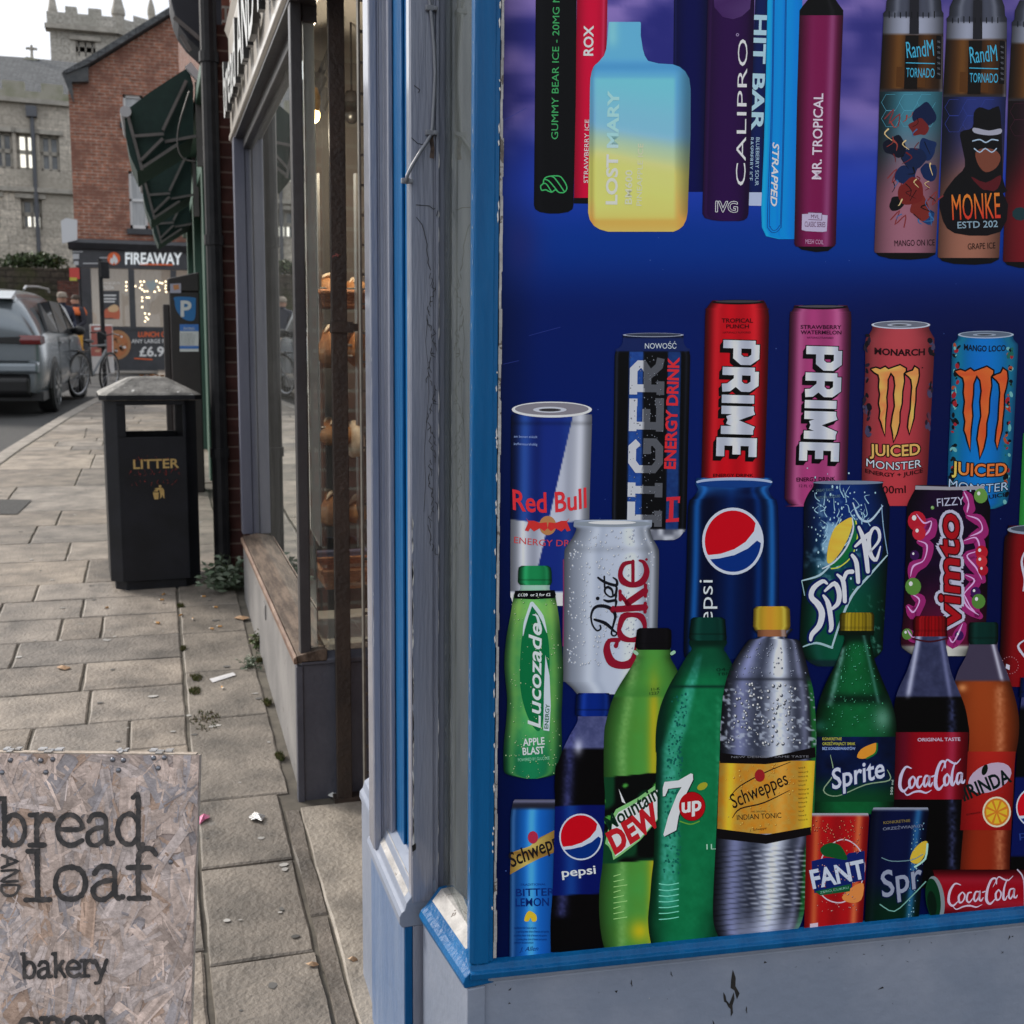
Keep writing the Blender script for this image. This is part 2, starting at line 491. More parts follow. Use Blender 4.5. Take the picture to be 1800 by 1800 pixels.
# pale gum and lichen spots
for _ in range(330):
    Y = 2.4 + 12 * RND.random() ** 1.5; X = RND.uniform(kx(Y) + .1, .34)
    r = RND.uniform(.004, .013) * (1 if RND.random() < .9 else 1.5); n = 9
    sx, sy = RND.uniform(.7, 1.4), RND.uniform(.6, 1.2)
    dark = RND.random() < .3
    g = RND.uniform(.30, .46) if not dark else RND.uniform(.07, .12)
    mb.add([(X + r * sx * math.cos(t * 2 * math.pi / n) * RND.uniform(.75, 1.2), Y + r * sy * math.sin(t * 2 * math.pi / n) * RND.uniform(.75, 1.2), gz(Y) + .0022) for t in range(n)],
           [tuple(range(n))], 2, (g, g * .97, g * .92, 1))
# bedding under the flags
yy = [-10, -4, 0, 3, 6, 9, 12, 15.6, 17.5, 19, 22, 25, 26.4, 30, 33]
vs = []
for Y in yy: vs += [(kx(Y) + .12, Y, gz(Y) - .008), (6, Y, gz(Y) - .008)]
mb.add(vs, [(2 * i, 2 * i + 1, 2 * i + 3, 2 * i + 2) for i in range(len(yy) - 1)], 3)
M_SPOT = pbr('gum_spot', rough=.8, attr=True)
pav = tag(mb.build('pavement', [M_SLAB, M_ASPH, M_SPOT, M_JOINT], fix=True), kind='structure')
mb = MB(); Y = -8
while Y < 26.3:
    Y1 = min(Y + .91, 26.4)
    a0, a1 = kx(Y), kx(Y1)
    g = RND.uniform(.85, 1.1)
    mb.add([(a0, Y + .004, gz(Y) - .13), (a0 + .15, Y + .004, gz(Y) - .13), (a1 + .15, Y1 - .004, gz(Y1) - .13), (a1, Y1 - .004, gz(Y1) - .13),
            (a0, Y + .004, gz(Y) + .002), (a0 + .15, Y + .004, gz(Y) + .002), (a1 + .15, Y1 - .004, gz(Y1) + .002), (a1, Y1 - .004, gz(Y1) + .002)],
           [(0, 3, 2, 1), (4, 5, 6, 7), (0, 1, 5, 4), (1, 2, 6, 5), (2, 3, 7, 6), (3, 0, 4, 7)])
    Y = Y1
tag(mb.build('kerb', M_KERB, bevel=.012), kind='structure')

# ------------------------------------------------------------------ corner shop
M_GREY = pbr('grey_gloss_paint', (.205, .22, .285), .3, spec=.5, col2=(.265, .28, .345), nscale=3, stretch=(5, 5, .6), bump=.22, bscale=30, bstretch=(6, 6, .5), coat=.9, rvar=.06,
             chips=[(26, .735, (.55, .54, .53, 1), (2.4, 2.4, .35)), (55, .765, (.05, .045, .04, 1), (1.5, 1.5, .5))])
M_GREY2 = pbr('grey_wall_paint', (.20, .235, .31), .42, spec=.4, col2=(.26, .29, .365), nscale=4, bump=.18, bscale=45, chips=[(38, .76, (.03, .028, .026, 1), (1, 1, 1)), (18, .735, (.40, .40, .41, 1), (1, 1, .5))])
M_BLUE = pbr('blue_gloss_paint', (.002, .078, .225), .32, spec=.16, col2=(.004, .108, .29), nscale=3, stretch=(6, 6, .5), bump=.35, bscale=26, bstretch=(4, 4, .45), coat=.04, rvar=.05,
             chips=[(60, .765, (.5, .52, .54, 1), (1.2, 1.2, .7))])
M_BLUEG = pbr('blue_grey_paint', (.10, .17, .32), .35, col2=(.15, .22, .36), nscale=5, stretch=(5, 5, .5), bump=.2, bscale=40, chips=[(40, .74, (.45, .45, .46, 1), (2, 2, .4))])
M_WORN = pbr('worn_paint', (.30, .29, .285), .6, col2=(.50, .485, .47), nscale=18, bump=.5, bscale=60, chips=[(14, .58, (.12, .10, .085, 1), (1, 1, 1))])
M_BARE = pbr('bare_primer', (.62, .60, .58), .7, col2=(.75, .73, .70), nscale=60, bump=.4, bscale=120)
M_DARKCHIP = pbr('dark_chip', (.006, .006, .006), .8, col2=(.018, .014, .012), nscale=60)
M_WIRE = pbr('grey_cable', (.21, .22, .25), .4, bump=.2, bscale=60)
M_GLASS = glass_mat('shop_glass', tint=(.96, .98, .97, 1), dirt=.045)
M_SGLASS = glass_mat('side_glass', tint=(.8, .86, .84, 1), dirt=.17, dirtcol=(.30, .33, .33, 1))
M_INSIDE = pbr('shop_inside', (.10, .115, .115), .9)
D2 = Vector((.9954, -.0953, 0)); N2 = Vector((.0953, .9954, 0)); C0 = Vector((.463, 1.69, 0))
def wp(u, wv, z): return C0 + D2 * u + N2 * wv + Vector((0, 0, z))      # u along the poster wall, w inward

shop = thing('corner_shop', 'grey and blue painted corner shop front with tall pilaster and cracked paint', 'shop', (.463, 1.69, .09))
TOPZ = 3.0
def wprism(mb, poly, z0, z1, m=0, drop0=0.):
    return mb.prism(poly, lambda p, k: wp(p[0], p[1], z0 if k == 0 else z1), m)
# poster-side wall under the window
mb = MB()
wprism(mb, [(.004, .012), (1.9, .012), (1.9, .06), (.004, .06)], -.02, .548)
for (px, py, s, a) in ((1290, 1730, 1.0, .1), (1275, 1757, .55, .3), (1286, 1765, .8, -.15), (1312, 1775, .25, 0), (1255, 1800, .3, .4), (1110, 1728, .25, 0), (1180, 1712, .2, .2)):
    d = ray(px, py); q0 = wp(0, .0115, 0); t = (q0 - CAM).dot(N2) / d.dot(N2); p = CAM + d * t
    pts = [(0, .028), (.004, .012), (.003, -.004), (.008, -.02), (.004, -.03), (0, -.012), (-.006, -.006), (-.004, .01)]
    r = [(p + D2 * ((x * math.cos(a) - y * math.sin(a)) * s * RND.uniform(.8, 1.2)) + Vector((0, 0, (x * math.sin(a) + y * math.cos(a)) * s))) for x, y in pts]
    mb.add(r, [tuple(range(8))], 1)
rq = random.Random(5)
for _ in range(46):
    u = rq.uniform(.03, 1.2); z = .54 - abs(rq.gauss(0, .03)) if rq.random() < .6 else rq.uniform(.15, .53); s_ = rq.uniform(.0015, .005)
    mb.add([wp(u + s_ * rq.uniform(-1.4, 1.4), .0114, z + s_ * rq.uniform(-1.2, 1.2)) for _k in range(3)], [(0, 1, 2)], 1)
mb.build('stall_riser', [M_GREY2, M_DARKCHIP], shop, bevel=.004)
# pale lip where the riser meets the blue sill
mb = MB()
wprism(mb, [(.002, .006), (1.9, .006), (1.9, .05), (.002, .05)], .549, .5615)
mb.build('drip_edge', M_GREY2, shop, bevel=.004)
# blue sill below the poster: two slopes
def sill(p, k): return wp(0.001 + k * 1.9, p[0], p[1])
mb = MB()
mb.prism([(-.006, .563), (-.008, .574), (-.001, .577), (.002, .585), (.012, .588), (.05, .590), (.05, .563)], sill)
mb.build('window_sill', M_BLUE, shop, bevel=.0015)
# corner post
mb = MB()
wprism(mb, [(0, .004), (.006, -.001), (.031, -.001), (.034, .004), (.040, .005), (.040, .05), (.004, .05)], .588, TOPZ)
for i in range(34):
    z = .66 + RND.random() ** 1.2 * 1.5; h = RND.uniform(.003, .02); x = .038 + RND.uniform(-.001, .001)
    mb.add([wp(x, .0038, z), wp(x + .0016, .0042, z + h * .3), wp(x + .0006, .0042, z + h), wp(x - .0012, .0038, z + h * .7)], [(0, 1, 2, 3)], 1)
for i in range(60):
    z = .62 + RND.random() * 1.45; h = RND.uniform(.002, .012); wv = RND.uniform(.002, .012)
    mb.add([wp(-.0006, wv, z), wp(-.0004, wv + .003, z + h * .4), wp(-.0006, wv + .001, z + h)], [(0, 1, 2)], 1)
mb.build('corner_post', [M_BLUE, M_BARE], shop, bevel=.0022, seg=2)
mb = MB()                                               # ragged bead of old filler between frame and poster
for i in range(60):
    z = .592 + i * .028
    x = .0405 + RND.uniform(0, .0012)
    wprism(mb, [(x, .0058), (x + .0035 + RND.uniform(0, .002), .0065), (x + .003, .012), (x, .012)], z, z + .028)
mb.build('filler_bead', M_WORN, shop)

# street side: riser, sloping sill, glass, pilaster
SA, SB = Vector((.441, 1.935, 0)), Vector((.4615, 1.69, 0))
def sp(s, o, z):                                         # s along the side from the pilaster to the corner, o outward
    d = (SB - SA); n = Vector((-d.y, d.x, 0)).normalized()
    if n.x > 0: n = -n
    return SA + d * s + n * o + Vector((0, 0, z))
mb = MB()
mb.prism([(.002, -.02), (.002, .545), (-.03, .545), (-.03, -.02)], lambda p, k: sp(k, p[0], p[1]))
mb.build('side_riser', M_GREY2, shop, bevel=.003)
mb = MB()
mb.prism([(.007, .547), (.010, .556), (.006, .566), (-.004, .574), (-.03, .606), (-.045, .606), (-.045, .547)], lambda p, k: sp(k * 1.0, p[0], p[1]))
mb.build('side_sill', M_BLUE, shop, bevel=.002)
mb = MB()                                               # bare wood and flaked paint on the inner slope of the sill
mb.prism([(-.012, .5865), (-.030, .6072), (-.046, .6085), (-.046, .60), (-.03, .60)], lambda p, k: sp(.05 + k * .9, p[0], p[1]))
mb.build('sill_bead', M_WORN, shop, bevel=.001)
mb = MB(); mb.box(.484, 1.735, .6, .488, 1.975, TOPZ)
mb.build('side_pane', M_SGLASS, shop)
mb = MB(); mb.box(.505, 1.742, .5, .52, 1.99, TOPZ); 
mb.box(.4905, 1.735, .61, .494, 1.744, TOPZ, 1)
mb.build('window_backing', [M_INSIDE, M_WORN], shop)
mb = MB()                                               # pale blob standing in for a reflection in the side pane
for t in range(1):
    b = atX(812, 300, .497)
    mb.prism([(1.79, 1.86), (1.792, 1.95), (1.815, 1.99), (1.845, 1.985), (1.85, 1.86), (1.82, 1.845)], lambda p, k: (.495 + .004 * k, p[0], p[1]))
mb.build('pane_reflection', pbr('pale_reflection', (.62, .65, .65), .8), shop)

# pilaster: near post, sunk blue panel, far post, standing on a moulded base
PY = 1.95
mb = MB()
fl = [(.4215, 1.9535), (.4245, 1.9500), (.462, 1.9500), (.4635, 1.9545), (.4665, 1.9545), (.468, 1.9505), (.4725, 1.9505), (.4745, 1.957), (.4885, 1.959), (.4885, 1.985), (.4215, 1.974)]
mb.prism(fl, lambda p, k: (p[0], p[1], .574 + k * (TOPZ - .574)))
def chip_strip(mb, x, y, px0, za, zb, n, wid, m):
    for i in range(n):
        z = RND.uniform(za, zb); h = RND.uniform(.01, .06); w0 = RND.uniform(.3, 1) * wid
        pts = [(0, 0), (w0 * .7, .2), (w0, .5), (w0 * .6, .8), (0, 1)]
        mb.add([(x + a, y, z + b * h) for a, b in pts], [tuple(range(5))], m)
chip_strip(mb, .4236, 1.9488, 0, .66, 1.28, 60, .0036, 1); chip_strip(mb, .4868, 1.9582, 0, .62, 2.15, 130, .0016, 1)
chip_strip(mb, .4720, 1.9494, 0, .62, 1.9, 40, .0016, 1)
for (px, pts) in ((0, [(1225, 1480), (1232, 1478), (1236, 1492), (1228, 1500)]),): pass
for poly in ([(724, 1487), (731, 1482), (731, 1493), (725, 1498)],):
    mb.add([atY(x, y, 1.9486) for x, y in poly], [tuple(range(len(poly)))], 2)
# hairline cracks in the old paint
def crack(pts, wd=.0007):
    P = [atY(x, y, 1.9493) for x, y in pts]
    for a, b in zip(P, P[1:]):
        mb.tube([a, b], wd, 4, 2, cap=False)
crack([(731, 360), (755, 362), (762, 368), (765, 366)]); crack([(732, 382), (742, 395), (745, 405), (751, 430), (750, 440), (753, 455), (752, 462), (757, 475)])
crack([(723, 242), (734, 252), (746, 255), (752, 247)]); crack([(728, 150), (738, 158), (735, 163)]); crack([(770, 370), (767, 380)])
crack([(752, 560), (748, 600), (752, 640), (754, 690), (750, 740), (746, 790), (748, 850), (745, 900)], .0004)
for i in range(60):
    y = 480 + i * 8.2; x = 757 + 5 * math.sin(i * .55) + RND.uniform(-3, 3) + i * .03
    crack([(x, y), (x + RND.uniform(-4, 5), y + RND.uniform(3, 10)), (x + RND.uniform(-3, 6), y + RND.uniform(8, 15))], .0006)
mb.build('pilaster_post', [M_GREY, M_BARE, M_DARKCHIP], shop, bevel=.0012)
mb = MB(); mb.box(.449, 1.976, .585, .46, 2.235, TOPZ)
mb.box(.443, 2.12, .585, .449, 2.20, TOPZ)
mb.build('sunk_panel', M_BLUE, shop, bevel=.002)
mb = MB()
fl = [(.4015, 2.226), (.404, 2.222), (.4165, 2.222), (.4185, 2.2275), (.4215, 2.2275), (.4235, 2.223), (.4305, 2.223), (.432, 2.196), (.434, 2.1935), (.4415, 2.1935), (.4425, 2.197), (.4455, 2.197), (.447, 2.1935), (.4485, 2.20), (.4485, 2.278), (.4015, 2.278)]
mb.prism(fl, lambda p, k: (p[0], p[1], .56 + k * (TOPZ - .56)))
chip_strip(mb, .4462, 2.1926, 0, .66, 1.3, 24, .0016, 1)
chip_strip(mb, .4032, 2.2212, 0, .62, 1.6, 10, .0012, 1)
mb.build('pilaster_post', [M_GREY, M_BARE], shop, bevel=.0012)
mb = MB()                                               # moulded base: plinth block with a sloping cap of bare, flaking wood
mb.prism([(1.956, -.02), (1.956, .528), (2.298, .528), (2.298, -.02)], lambda p, k: (.408 if k == 0 else .47, p[0], p[1]), 0)
mb.prism([(1.9525, -.02), (1.9525, .526), (1.9565, .526), (1.9565, -.02)], lambda p, k: (.4095 if k == 0 else .424, p[0], p[1]), 1)
mb.prism([(1.9525, -.02), (1.9525, .526), (1.9565, .526), (1.9565, -.02)], lambda p, k: (.4245 if k == 0 else .446, p[0], p[1]), 2)
mb.build('pilaster_plinth', [M_BLUEG, M_BLUE, M_GREY], shop, bevel=.0025)
mb = MB()
mb.prism([(.404, .526), (.399, .534), (.399, .548), (.403, .556), (.409, .560), (.4125, .574), (.421, .585), (.426, .600), (.446, .612), (.47, .612), (.47, .526)], lambda p, k: (p[0], 1.9515 + k * .348, p[1]))
mb.build('base_moulding', M_GREY2, shop, bevel=.002)
mb = MB()
mb.prism([(.4100, .5615), (.4135, .576), (.4225, .5875), (.428, .603), (.430, .600), (.424, .583), (.414, .57)], lambda p, k: (p[0], 1.975 + k * .245, p[1]))
mb.build('bare_wood_patch', M_WORN, shop, bevel=.001)
mb = MB()                                               # door-jamb plinth further in
mb.prism([(.417, -.02), (.417, .572), (.412, .578), (.413, .592), (.420, .60), (.424, .616), (.434, .622), (.47, .625), (.47, -.02)], lambda p, k: (p[0], 2.301 + k * .165, p[1]))
mb.build('jamb_plinth', M_GREY2, shop, bevel=.002)
mb = MB(); mb.box(.44, 2.302, .62, .49, 2.42, TOPZ)
mb.build('door_jamb', M_GREY, shop, bevel=.003)
# cable with its clips
mb = MB()
cpx = [(752, -90), (752, -20), (757, 15), (759, 30), (763, 80), (765, 130), (763, 175), (760, 225), (757, 238), (750, 250), (740, 265), (725, 290), (716, 308), (714, 320)]
mb.tube([atY(x, y, 1.9445 - (.004 if i > 8 else 0)) for i, (x, y) in enumerate(cpx)], .0031, 10)
cab = mb.build('cable', M_WIRE, shop, smooth=True)
for (x, y) in ((756, 14), (756, 233), (713, 318)):
    p = atY(x, y, 1.944); mb = MB()
    mb.box(p.x - .0075, p.y - .003, p.z - .0045, p.x + .007, p.y + .005, p.z + .0045)
    mb.tube([(p.x + .009, p.y - .004, p.z), (p.x + .009, p.y + .006, p.z)], .0042, 8)
    mb.build('cable_clip', M_WIRE, cab, bevel=.0015)
mb = MB(); p = atY(759, 255, 1.9482); mb.add([atY(x, y, 1.9484) for x, y in ((754, 240), (761, 238), (764, 262), (763, 279), (755, 277), (757, 262))], [tuple(range(6))])
mb.build('paint_scar', pbr('rust_scar', (.05, .035, .03), .9, col2=(.16, .11, .09), nscale=90), cab)
# upper body of the shop and its fascia, unseen, added with an overhang to block sky
M_SHOPWALL = masonry('shop_brick', (.20, .075, .05, 1), (.15, .06, .045, 1), (.3, .28, .25, 1), .22, .075, .008)
mb = MB()
wprism(mb, [(0, -.12), (1.95, -.12), (1.95, 1.2), (0, 1.2)], TOPZ, TOPZ + .55)
mb.build('fascia', M_BLUE, shop, bevel=.01)
mb = MB()
wprism(mb, [(.05, .07), (1.95, .07), (1.95, 3.0), (.08, 3.0)], TOPZ + .55, 6.5)
mb.box(.53, 2.5, -.05, 2.4, 2.55, TOPZ); mb.box(2.35, 1.6, -.05, 2.4, 2.5, TOPZ)
mb.build('wall', M_SHOPWALL, shop)

# ------------------------------------------------------------------ bakery shop front
M_BAKGREY = pbr('slate_grey_paint', (.062, .064, .085), .42, col2=(.085, .088, .112), nscale=6, bump=.2, bscale=60, chips=[(30, .77, (.10, .035, .02, 1), (1, 1, .6))])
M_BAKFRAME = pbr('dark_window_frame', (.035, .033, .036), .35, col2=(.055, .052, .055), nscale=5, bump=.12, bscale=50)
M_BAKLIL = pbr('lilac_grey_paint', (.115, .12, .165), .35, col2=(.15, .155, .20), nscale=4, stretch=(4, 4, .6), bump=.15, bscale=50)
M_BAKWALL = pbr('weathered_plinth', (.17, .165, .165), .55, col2=(.26, .25, .245), nscale=3, bump=.2, bscale=60, chips=[(9, .66, (.10, .085, .07, 1), (1, 1, 2))])
M_WOODSILL = pbr('worn_brown_sill', (.115, .058, .036), .6, col2=(.23, .15, .105), nscale=14, stretch=(3, .4, 3), bump=.4, bscale=40, bstretch=(4, .5, 4))
M_RUST = pbr('rusty_gate_steel', (.032, .025, .022), .5, metal=.2, col2=(.065, .046, .036), nscale=8, stretch=(1, 1, .5), bump=.35, bscale=80, chips=[(40, .72, (.30, .13, .05, 1), (1, 1, 1)), (22, .72, (.35, .10, .09, 1), (1, 1, 1))])
M_CREAM = pbr('cream_jamb', (.74, .72, .67), .6, col2=(.82, .80, .76), nscale=5, bump=.2, bscale=40)
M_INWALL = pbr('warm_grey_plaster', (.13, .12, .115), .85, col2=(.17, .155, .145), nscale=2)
M_FASC = pbr('cream_fascia', (.68, .63, .57), .35, coat=.6, col2=(.76, .71, .64), nscale=2.5, stretch=(1, .4, 3))
M_BLKPL = pbr('black_plastic', (.012, .012, .013), .35)
bak = thing('bakery_shop', 'bakery shop front with slate grey plinth, brown wooden sill and cream lettered fascia', 'shop', (.378, 3.45, .2))
BY0, BY1 = 3.42, 5.78
mb = MB()
mb.prism([(BY0 + .005, .1), (BY0 + .005, .632), (BY1, .622), (BY1, .25)], lambda p, k: (.392 if k == 0 else .43, p[0], p[1]))
mb.build('plinth', M_BAKWALL, bak, bevel=.004)
mb = MB()
for (y0, dz) in ((4.55, 0),):
    mb.box(.387, y0, .50, .392, y0 + .10, .56); mb.box(.386, y0 + .01, .515, .39, y0 + .09, .545)
mb.build('vent_plate', M_BAKWALL, bak, bevel=.002)
mb = MB()
mb.prism([(.372, .634), (.372, .652), (.381, .660), (.384, .634)], lambda p, k: (p[0], BY0 - .02 + k * (BY1 - BY0 - .1), p[1]))
mb.build('sill_lip', M_WOODSILL, bak, bevel=.0025)
mb = MB(); mb.prism([(.3845, .634), (.3845, .658), (.41, .664), (.452, .673), (.475, .674), (.475, .634)], lambda p, k: (p[0], BY0 - .012 + k * (BY1 - BY0 - .1), p[1]))
mb.build('window_sill', pbr('weathered_sill', (.06, .042, .032), .7, spec=.2, col2=(.17, .125, .095), nscale=9, stretch=(6, .5, 3), bump=.4, bscale=40), bak, bevel=.0025)
# the side of the bay facing up the street: panel, ledge, frames
mb = MB()
mb.box(.382, BY0, .12, .62, BY0 + .04, .625)
mb.build('bay_panel', M_BAKGREY, bak, bevel=.004)
mb = MB(); mb.box(.3805, BY0 - .006, .12, .402, BY0 + .03, .622); mb.build('panel_stile', M_BAKGREY, bak, bevel=.003)
mb = MB(); mb.prism([(BY0 - .012, .627), (BY0 - .012, .642), (BY0 + .05, .672), (BY0 + .05, .627)], lambda p, k: (.395 + k * .24, p[0], p[1]))
mb.build('bay_ledge', M_BAKGREY, bak, bevel=.003)
def Xat(px, Y, y=1000): return atY(px, y, Y).x
HZ = 2.56
mb = MB(); mb.box(Xat(526, BY0), BY0, .655, Xat(545, BY0), BY0 + .05, HZ + .3)
mb.build('corner_mullion', M_BAKFRAME, bak, bevel=.003)
mb = MB(); mb.box(.385, BY1 - .09, .665, .437, BY1, HZ); mb.box(.437, BY1 - .085, .665, .47, BY1, HZ)
mb.build('far_mullion', M_BAKLIL, bak, bevel=.004)
mb = MB(); mb.box(.43, BY0 + .02, HZ - .05, .475, BY1, HZ + .12)
mb.build('window_head', M_BAKFRAME, bak, bevel=.004)
mb = MB(); mb.box(.453, BY0 + .05, .672, .457, BY1 - .086, HZ); mb.build('side_pane', M_GLASS, bak)
mb = MB(); mb.box(Xat(545, BY0), BY0 + .022, .66, .66, BY0 + .026, HZ + .3); mb.build('bay_pane', M_GLASS, bak)
mb = MB()
mb.box(.62, BY0, .66, .66, BY0 + .05, 2.9)
mb.build('door_mullion', M_BAKFRAME, bak, bevel=.003)
mb = MB(); Xa, Xb = Xat(547, 3.462), Xat(565, 3.462)
mb.prism([(Xa, HZ + .1), (Xb, HZ + .1), (Xb, 1.02), (Xb - .004, .985), (Xa, 1.04)], lambda p, k: (p[0], 3.452 + k * .02, p[1]))
mb.build('inner_jamb', M_CREAM, bak, bevel=.003)
# interior shell: floor shelf, walls, ceiling
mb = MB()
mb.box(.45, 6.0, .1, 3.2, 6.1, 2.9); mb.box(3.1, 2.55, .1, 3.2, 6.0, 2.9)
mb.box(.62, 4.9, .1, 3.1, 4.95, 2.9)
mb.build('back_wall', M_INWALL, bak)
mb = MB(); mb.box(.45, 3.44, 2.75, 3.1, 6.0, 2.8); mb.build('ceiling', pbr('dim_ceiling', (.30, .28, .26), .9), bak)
mb = MB(); mb.box(.46, BY0 + .06, .60, .62, 4.9, .66); mb.box(.62, BY0 + .06, .60, 1.3, 4.9, .66)
mb.build('display_shelf', pbr('pale_shelf', (.60, .58, .54), .6, col2=(.68, .66, .62), nscale=3), bak, bevel=.003)
mb = MB(); mb.box(.47, 3.98, .66, 1.2, 4.0, .74); mb.build('shelf_upstand', M_BAKFRAME, bak)
# fascia
mb = MB()
fp = [(.392, 2.57), (.380, 2.575), (.380, 2.60), (.388, 2.61), (.388, 3.05), (.37, 3.09), (.43, 3.09), (.43, 2.57)]
mb.prism(fp, lambda p, k: (p[0], 2.45 + k * 3.46, p[1]))
fas = mb.build('fascia', M_FASC, bak, bevel=.004)
mb = MB(); mb.box(.393, 2.46, 2.555, .47, 5.9, 2.569); mb.build('fascia_soffit', M_BAKFRAME, bak)
# stand-off letters, read from the street: thick black letters with pale faces on pegs
mb = MB()
word = 'bread AND loaf'
V, T = text_mesh(word, .012)
x0, x1 = V[:, 0].min(), V[:, 0].max()
def fy(u): return 5.80 - (u - x0) / (x1 - x0) * 2.4
for (xx, m) in ((.352, 1),):
    vs = [(xx, fy(p[0]), 2.66 + p[1] / .72 * .26) for p in V]
    mb.add(vs, T, m)
bm_edges = {}
for t in T:
    for a, b in ((t[0], t[1]), (t[1], t[2]), (t[2], t[0])):
        k = (min(a, b), max(a, b)); bm_edges[k] = bm_edges.get(k, 0) + 1
o0 = len(V)
vs = [(.352, fy(p[0]), 2.66 + p[1] / .72 * .26) for p in V] + [(.374, fy(p[0]), 2.66 + p[1] / .72 * .26) for p in V]
mb.add(vs, [(a, b, b + o0, a + o0) for (a, b), n in bm_edges.items() if n == 1], 0)
for i in range(26):
    y = 5.75 - i * .09
    mb.tube([(.372, y, 2.72), (.389, y, 2.72)], .008, 6, 0)
mb.build('raised_letters', [M_BLKPL, pbr('letter_face', (.55, .56, .55), .35)], fas, fix=False)
# wall above
mb = MB(); mb.box(.40, 3.0, 3.09, 3.2, 5.93, 6.6); mb.build('upper_wall', M_SHOPWALL, bak)
# brick pier at the far end of the bakery
M_PIER = masonry('pier_brick', (.085, .032, .026, 1), (.065, .028, .025, 1), (.17, .12, .10, 1), .215, .075, .006, bump=.5)
pier = MB()
X0p, X1p = atY(378, 500, 6.3).x, .52
pier.box(X0p, 6.25, .2, X1p, 6.8, 3.2)
tag(pier.build('brick_pier', M_PIER), 'dark red brick pier beside the black downpipe', 'pier')

# ------------------------------------------------------------------ folding gate in the doorway
gate = thing('security_gate', 'rusty brown folding security gate drawn back in the shop doorway', 'gate', (.53, 3.37, .2))
mb = MB(); xa, xb = Xat(585, 3.36, 700), Xat(612, 3.36, 700)
mb.box(xa, 3.36, .195, xb, 3.385, 2.9)
mb.build('gate_post', M_RUST, gate, bevel=.002)
mb = MB(); p = atY(590, 575, 3.355); mb.box(xa - .003, 3.352, p.z - .016, xb + .016, 3.388, p.z + .016); mb.box(xb + .004, 3.35, p.z - .011, xb + .03, 3.356, p.z + .011)
mb.build('latch', M_RUST, gate, bevel=.0015)
mb = MB(); mb.box(xa - .01, 3.352, .196, xb + .09, 3.40, .21); mb.build('foot_rail', M_RUST, gate)
mb = MB()
xl, xr = Xat(634, 2.95, 700), Xat(651, 2.95, 700)
for x in (xl, xr - .004): mb.box(x, 2.94, .19, x + .005, 2.965, 2.55)
z = .22
while z < 2.5:
    mb.box(xl + .005, 2.945, z, xr - .004, 2.953, z + .006); z += .074
mb.build('lattice', pbr('dull_steel', (.10, .095, .085), .45, metal=.5, col2=(.16, .15, .13), nscale=20), gate)
# ------------------------------------------------------------------ litter bin
M_BIN = pbr('black_bin_paint', (.007, .0075, .010), .45, spec=.25, col2=(.012, .013, .018), nscale=5, bump=.08, bscale=60, chips=[(42, .735, (.10, .10, .10, 1), (1, 1, .6)), (30, .775, (.30, .05, .03, 1), (1.6, 1, .7))])
M_BINTOP = pbr('stained_bin_lid', (.075, .072, .067), .6, col2=(.28, .27, .25), nscale=14, nlo=.35, nhi=.70, bump=.3, bscale=50, chips=[(26, .655, (.78, .77, .74, 1), (1, 1, 1)), (30, .68, (.02, .02, .02, 1), (1, 1, 1))])
M_GOLD = pbr('gold_print', (.56, .38, .13), .5, col2=(.44, .28, .09), nscale=60)
M_REDGR = pbr('red_marker', (.60, .05, .03), .6, col2=(.25, .025, .02), nscale=50)
bx, by = -.042, 6.22
bz = gz(by)
bn = thing('litter_bin', 'black square litter bin with gold LITTER lettering and stained pyramid lid', 'litter bin', (bx, by, bz), rad(4))
W = .222
mb = MB()
c = .058
oct_ = [(-W + c, -W), (W - c, -W), (W, -W + c), (W, W - c), (W - c, W), (-W + c, W), (-W, W - c), (-W, -W + c)]
mb.prism([(p[0] * .9, p[1] * .9) for p in oct_], lambda p, k: (p[0], p[1], -.02 + k * .06))
mb.build('base', M_BIN, bn, bevel=.004, world=False)
def binbody():
    mb = MB()
    # lower box as panels so that the throw-in openings are real holes
    t = .012; zt, z0, z1 = .965, .04, .775
    def panel(x0, x1, za, zb, side):
        for s in side:
            if s == 'f': mb.box(x0, -W, za, x1, -W + t, zb)
            if s == 'b': mb.box(x0, W - t, za, x1, W, zb)
            if s == 'l': mb.box(-W, x0, za, -W + t, x1, zb)
            if s == 'r': mb.box(W - t, x0, za, W, x1, zb)
    a = W - c
    panel(-a, a, z0, z1, 'fblr'); panel(-a, a, .935, zt, 'fblr')
    panel(-a, -a + .04, z1, .935, 'fb'); panel(a - .014, a, z1, .935, 'fb')
    panel(-a, a, z1, .935, 'lr')
    for sx in (-1, 1):
        for sy in (-1, 1):
            q = [(sx * a, sy * W), (sx * W, sy * a), (sx * (W - .014), sy * (a - .01)), (sx * (a - .01), sy * (W - .014))]
            mb.prism(q, lambda p, k: (p[0], p[1], z0 + k * (zt - z0)))
    mb.box(-a, -a, .5, a, a, .52)
    return mb
binbody().build('body', M_BIN, bn, bevel=.003, world=False)
mb = MB(); L = .246
def rect(h, z, cc): return [(-h + cc, -h, z), (h - cc, -h, z), (h, -h + cc, z), (h, h - cc, z), (h - cc, h, z), (-h + cc, h, z), (-h, h - cc, z), (-h, -h + cc, z)]
rings = [rect(L - .012, .958, .03), rect(L, .962, .035), rect(L, .985, .035), rect(L - .012, .995, .035), rect(.10, 1.064, .02), rect(.075, 1.070, .015)]
vs = [p for r in rings for p in r]
fs = [(i * 8 + j, i * 8 + (j + 1) % 8, (i + 1) * 8 + (j + 1) % 8, (i + 1) * 8 + j) for i in range(5) for j in range(8)]
fs += [tuple(reversed(range(8))), tuple(40 + j for j in range(8))]
mb.add(vs, fs)
lid = mb.build('lid', M_BINTOP, bn, bevel=.003, world=False)
mb = MB()
